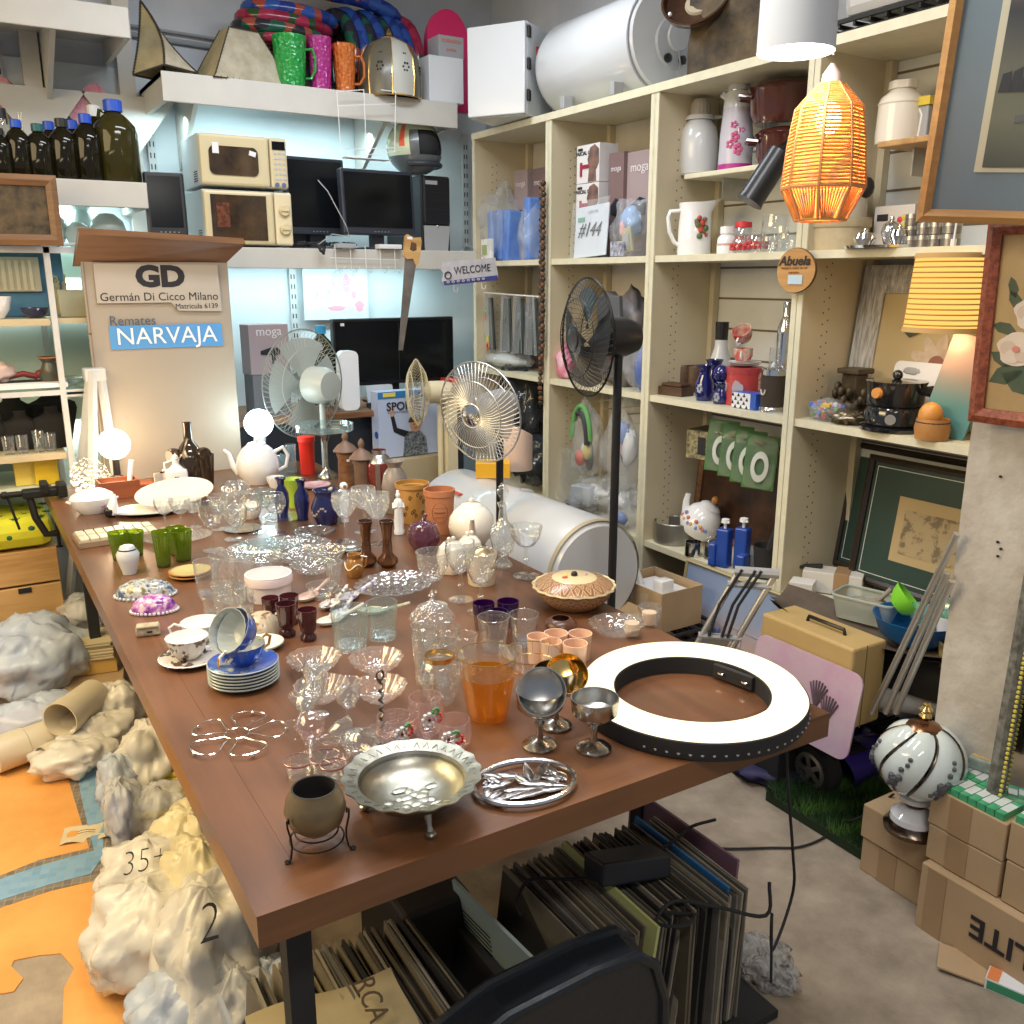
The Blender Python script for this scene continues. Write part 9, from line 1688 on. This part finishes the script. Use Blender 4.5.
t=thing('pink_placemat','pink and lilac glitter board with drawn tulips leaning on the yellow case','board',(2.04,(2.04,1.699,0.45)[1],.275),R=rot(0,0,-90)@rot(-10,0,0));M().prism(rrect(.40,.26,.035),-.003,.003,0,tr(0,0,.13)@rot(90)).build('board',mat('pink_glitter',(.52,.30,.46),.6,col2=(.56,.46,.50),vs=4),t);m=M()
for x,z in((.06,.15),(.105,.12)):
 for k in range(7):a=PI*(.25+.5*k/6);m.tube([(x,-.005,z-.04),(x+.045*math.cos(a),-.005,z+.045*math.sin(a))],.003,4)
m.build('tulip_drawing',mat('charcoal_line',(.12,.08,.10),.7),t)
for i,(a,b_,lab)in enumerate((((2.09,1.285,1.003),(2.16,1.52,0.393),'long chrome pole leaning towards the column'),((2.1,1.305,0.893),(2.16,1.475,0.413),'second chrome pole leaning below the long one'),((2.09,1.283,0.88),(2.15,1.437,0.432),'third chrome pole close beside the second'))):solo(M().tube([a,b_],.009,10),'chrome_pole',CHR2,lab,'pole')
h0,h1=V((2.14,1.62,.10)),V((2.40,1.98,.10));hx=0
t=thing('hoverboard','purple and black hoverboard with silver five-spoke wheels','hoverboard',(2.23,1.74,.085),-4);PU=mat('deep_purple',(.04,.02,.20),.25,coat=.5);PUR2=PU
for s_ in(0,1):
 m=M();L_=.25;x0_=.03+s_*.26
 m.grid(lambda u,v:(x0_+u*L_,.10*math.cos(2*PI*v)*(.72+.28*abs(2*(u if s_ else 1-u)-.0)*.9),.065*math.sin(2*PI*v)*(.7+.4*(u if s_ else 1-u))),8,24);m.build('shell',PU,t)
 m=M();[m.box(x0_+.04+.0*k,-.06+k*.014,.058,.15,.006,.010)for k in range(9)];m.build('foot_pad',BLACK,t)
for xw in(-.01,.575):
 XW=tr(xw,0,0)@rot(0,90,0);M().lathe([(.058,-.03),(.080,-.03),(.085,-.02),(.085,.02),(.080,.03),(.058,.03),(.058,-.03)],36,XW).build('tyre',mat('black_rubber',(.02,.02,.02),.8),t)
 M().lathe([(.046,-.034),(.060,-.034),(.062,-.02),(.046,-.02),(.046,-.034)],32,XW).build('silver_rim',mat('rim_silver',(.55,.53,.48),.3,.8),t);M().lathe([(0,-.02),(.05,-.02)],28,XW).build('dark_hub',BLACK,t);m=M()
 for k in range(5):m.box(0,0,0,.016,.052,.006,0,0,XW@rot(0,0,k*72)@tr(0,.024,-.032))
 m.lathe([(0,-.036),(.016,-.036),(.018,-.03)],16,XW);m.build('spoke',mat('rim_silver',(.5,.5,.5)),t)
solo(M().blob((0,0,.03),(.14,.13,.03),3,.3,3,24,0,0),'purple_bag',mat('dark_purple_cloth',(.03,.025,.09),.6),'dark purple cloth bag on the floor under the hoverboard','bag',(2.20,1.90,0))
solo(M().blob((0,0,.05),(.12,.16,.07),13,.35,3,30,0,0),'patterned_bag',mat('dark_patterned_cloth',(.04,.03,.12),.5,col2=(.01,.01,.02),vs=20),'dark patterned bag behind the far end of the hoverboard','bag',(2.62,1.95,.0))
G4=[(2.045,1.787,0),(2.263,1.884,0),(2.407,1.634,0),(2.403,1.468,0),(2.112,1.328,-0),(2.046,1.422,-0)]
t=thing('grass_mat','folded piece of dark green artificial grass on the concrete floor','grass mat',(0,0,0));m=M().prism([(p[0],p[1])for p in G4],.002,.03);m.build('mat_backing',mat('grass_backing',(.015,.03,.008),.9),t);m=M();random.seed(5)
def inside(x,y):
 c2=False
 for i in range(len(G4)):
  a,b_=G4[i],G4[i-1]
  if(a[1]>y)!=(b_[1]>y)and x<(b_[0]-a[0])*(y-a[1])/(b_[1]-a[1])+a[0]:c2=not c2
 return c2
xs=[p[0]for p in G4];ys=[p[1]for p in G4];vs=[];fs=[];mi_=[]
while len(fs)<7000:
 x,y=random.uniform(min(xs),max(xs)),random.uniform(min(ys),max(ys))
 if not inside(x,y):continue
 rr_=noise.noise(V((x*8+y*14,y*3,0)));a=random.uniform(0,6.28);h=.03+.012*rr_+random.random()*.012;dx,dy=.0016*math.cos(a),.0016*math.sin(a);lx_,ly_=random.uniform(-.02,.02),random.uniform(-.02,.02);k=len(vs)
 vs+=[(x-dx,y-dy,.025),(x+dx,y+dy,.025),(x+lx_,y+ly_,.025+h)];fs.append((k,k+1,k+2));mi_.append(rr_)
for f_,q_ in zip(fs,mi_):m.add([vs[i]for i in f_],[(0,1,2)],0 if q_<.12 else 1,False)
m.build('grass_blades',[mat('dark_turf',(.025,.075,.018),.6),mat('light_turf',(.09,.20,.035),.6)],t)
TAPE=CARDL
def box2(x,y1_,L_,z,d,h,lab,tape=1,mt=CARD):
 t=thing('cardboard_box',lab,'box',(x,y1_,z));M().box(d/2,-L_/2,0,d,L_,h,0,.003).build('carton_body',mt,t)
 if tape:M().box(-.001,-L_*.42,.002,.002,.055,h-.004).build('tape',TAPE,t)
 return t
box2(2.01,1.40,.20,0,.26,.105,'brown taped carton on the floor under the lamp carton');box2(2.005,1.405,.205,.107,.26,.10,'plain brown carton carrying the porcelain lamp',0)
t=box2(1.94,1.175,.52,0,.36,.185,'large brown carton with upside-down black capital letters',0);M().box(-.001,-.045,.0,.002,.05,.183).build('tape',TAPE,t);text('GBLITE',.082,INK,t,tr(-.002,-.27,.10)@rot(0,0,-90)@rot(0,180,0),bold=.0015,sx=1.0)
box2(1.965,1.185,.19,.187,.34,.095,'brown taped carton, lower of the pair beside the lamp');box2(1.965,1.19,.195,.284,.34,.10,'open brown carton filled with green and white packs',1)
box2(1.965,.985,.30,.187,.34,.11,'brown carton behind the lettering, nearer the photographer',0);box2(1.965,.988,.30,.299,.34,.10,'brown carton stacked next to the open one with green packs',0)
GP=[mat('green_pack',(.02,.30,.13),.4,col2=(.10,.42,.20),vs=40),mat('pack_white',(.66,.70,.66),.5)]
for i in range(4):
 for j in range(8):
  m=M().box(0,0,0,.078,.021,.022,0).box(0 if(i+j)%2 else .012,0,.0222,.044,.0205,.0005,1);solo(m,'medicine_pack',GP,'small green and white pack in the open carton','pack',(2.008+i*.081,1.178-j*.0228,.380),0,'green and white packs in the open carton')
for i in range(4):
 for j in range(3):
  m=M().box(0,0,0,.078,.021,.022,0).box(0,0,.0222,.044,.0205,.0005,1);solo(m,'medicine_pack',GP,'small green and white pack on the second carton','pack',(2.008+i*.081,.97-j*.0228,.395),0,'green and white packs on the second carton')
solo(M().box(0,0,0,.04,.34,.03,0,.003).box(.0,0,.0302,.014,.33,.001,1),'foil_box',[mat('foil_print',(.38,.42,.38),.3,col2=(.2,.26,.2),vs=60),mat('gold_dots',(.6,.4,.1),.4)],'long silvery patterned box with a gold line on the green packs','box',(2.15,1.02,.404),12)
t=thing('small_medicine_box','small white box with an orange and green end on the floor','box',(1.924,0.918,0),20);M().box(0,0,0,.05,.09,.03,0,.001).build('box_body',PORC,t);M().box(-.0255,0,.004,.001,.08,.022).build('green_side',mat('green_side',(.05,.3,.15),.5),t);M().box(0,.03,.0302,.048,.025,.001).build('orange_end',mat('orange_end',(.8,.25,.08),.5),t)
solo(M().box(0,0,0,.10,.14,.006,0,.001,rot(4,3,0)),'flattened_card',CARD,'flattened piece of brown card beside the lettered carton','card',((1.914,1.007,-0)[0],(1.914,1.007,-0)[1],.004),30)
p=(2.011,1.259,0.208);t=thing('porcelain_lamp','white porcelain table lamp with swirled glass panels, black roses and a brass finial','table lamp',p,-20)
M().lathe([(0,0),(.070,0),(.072,.012),(.062,.022),(.06,.03),(0,.03)],40).build('brass_foot',mat('dark_brass',(.16,.12,.09),.25,1),t);M().lathe([(.058,.028),(.056,.045),(.03,.066),(.022,.07)],40).build('porcelain_base',PORC,t);M().lathe([(.02,.068),(.026,.074),(.02,.080)],24).build('brass_collar',mat('dark_brass',(.16,.1,.1)),t);M().lathe([(.018,.078),(.042,.090),(.046,.104),(.034,.112)],32).build('porcelain_cup',PORC,t)
Rs,zc3=.112,.205
for k in range(6):
 def pt(u,v):a=2*PI*(k+u*.92)/6+1.1*(v-.5);th=PI*(.12+.76*(1-v));s_=Rs*(.96+.05*math.sin(PI*u));return(s_*math.sin(th)*math.cos(a),s_*math.sin(th)*math.sin(a),zc3+s_*.92*math.cos(th))
 M().grid(pt,8,16).build('glass_panel',mat('opal_panel',(.66,.74,.72),.12,coat=.6),t);M().tube([pt(0,v/14)for v in range(15)],.0032,6).build('brass_seam',mat('dark_brass',(.1,.1,.1)),t)
 if k in(2,3,4):
  m=M();[m.ball(*[c_*1.005 if i<2 else c_ for i,c_ in enumerate(pt(.5+du,.42+dv))],s_*1.35,n=6)for du,dv,s_ in((0,0,.010),(.08,.04,.008),(-.08,.03,.008),(.05,-.05,.008),(-.04,-.06,.007),(0,.14,.006),(.05,.20,.005),(.02,.26,.005),(-.1,-.10,.005),(.1,-.12,.004),(.14,-.16,.004))];m.build('rose_print',mat('grey_rose',(.10,.10,.11),.5),t)
M().lathe([(.044,.298),(.036,.306),(.012,.312),(.010,.318),(0,.318)],28).build('top_cap',mat('red_brass',(.30,.15,.08),.25,1),t);M().lathe([(0,.315),(.008,.318),(.016,.328),(.010,.338),(.017,.346),(.008,.356),(.010,.362),(0,.366)],16,None,0,(5,.12)).build('finial',BRASS,t)
CARRIER=dict(lid_knob='lid',screen='case',screen_seam='case',button='case',sticker='case',door_window='door',price_sticker='door',speckled_sticker='door',dial='control_panel',key='control_panel',display='control_panel',round_button='control_panel',finger_hole='handle',power_button='front_panel',badge_sticker='front_panel',bay_seam='front_panel',grille_groove='silver_grille_panel',flower_heart='painted_flower',pressed_bead='dish_body',rim_engraving='bowl_body',flower_relief='bowl_body',plug='cable',printed_dryer='carton_body',printed_torso='carton_body',printed_massager='carton_body',dark_badge='carton_body',spoke='silver_rim',dark_hub='silver_rim',chrome_ring='pouring_collar',grille_badge='front_grille',elastic_cord='cross_bar',dark_square='plank',rose_heart='rose',gold_line='clear_rim_part',tommy_bar='screw_spindle',vent_hole='housing',rope_trim='blue_band',tape='carton_body',brown_tape='carton_body',column_relief='pale_relief_panel',landscape_etching='sepia_sheet',silver_flower='vase_body',clamp_screw='control_panel')
for o in list(bpy.data.objects):
 k=CARRIER.get(o.name.split('.')[0])
 if k and o.parent and o.parent.type=='EMPTY':
  c=next((q_ for q_ in o.parent.children if q_.name.split('.')[0]==k),None)
  if c and c is not o:o.parent=c
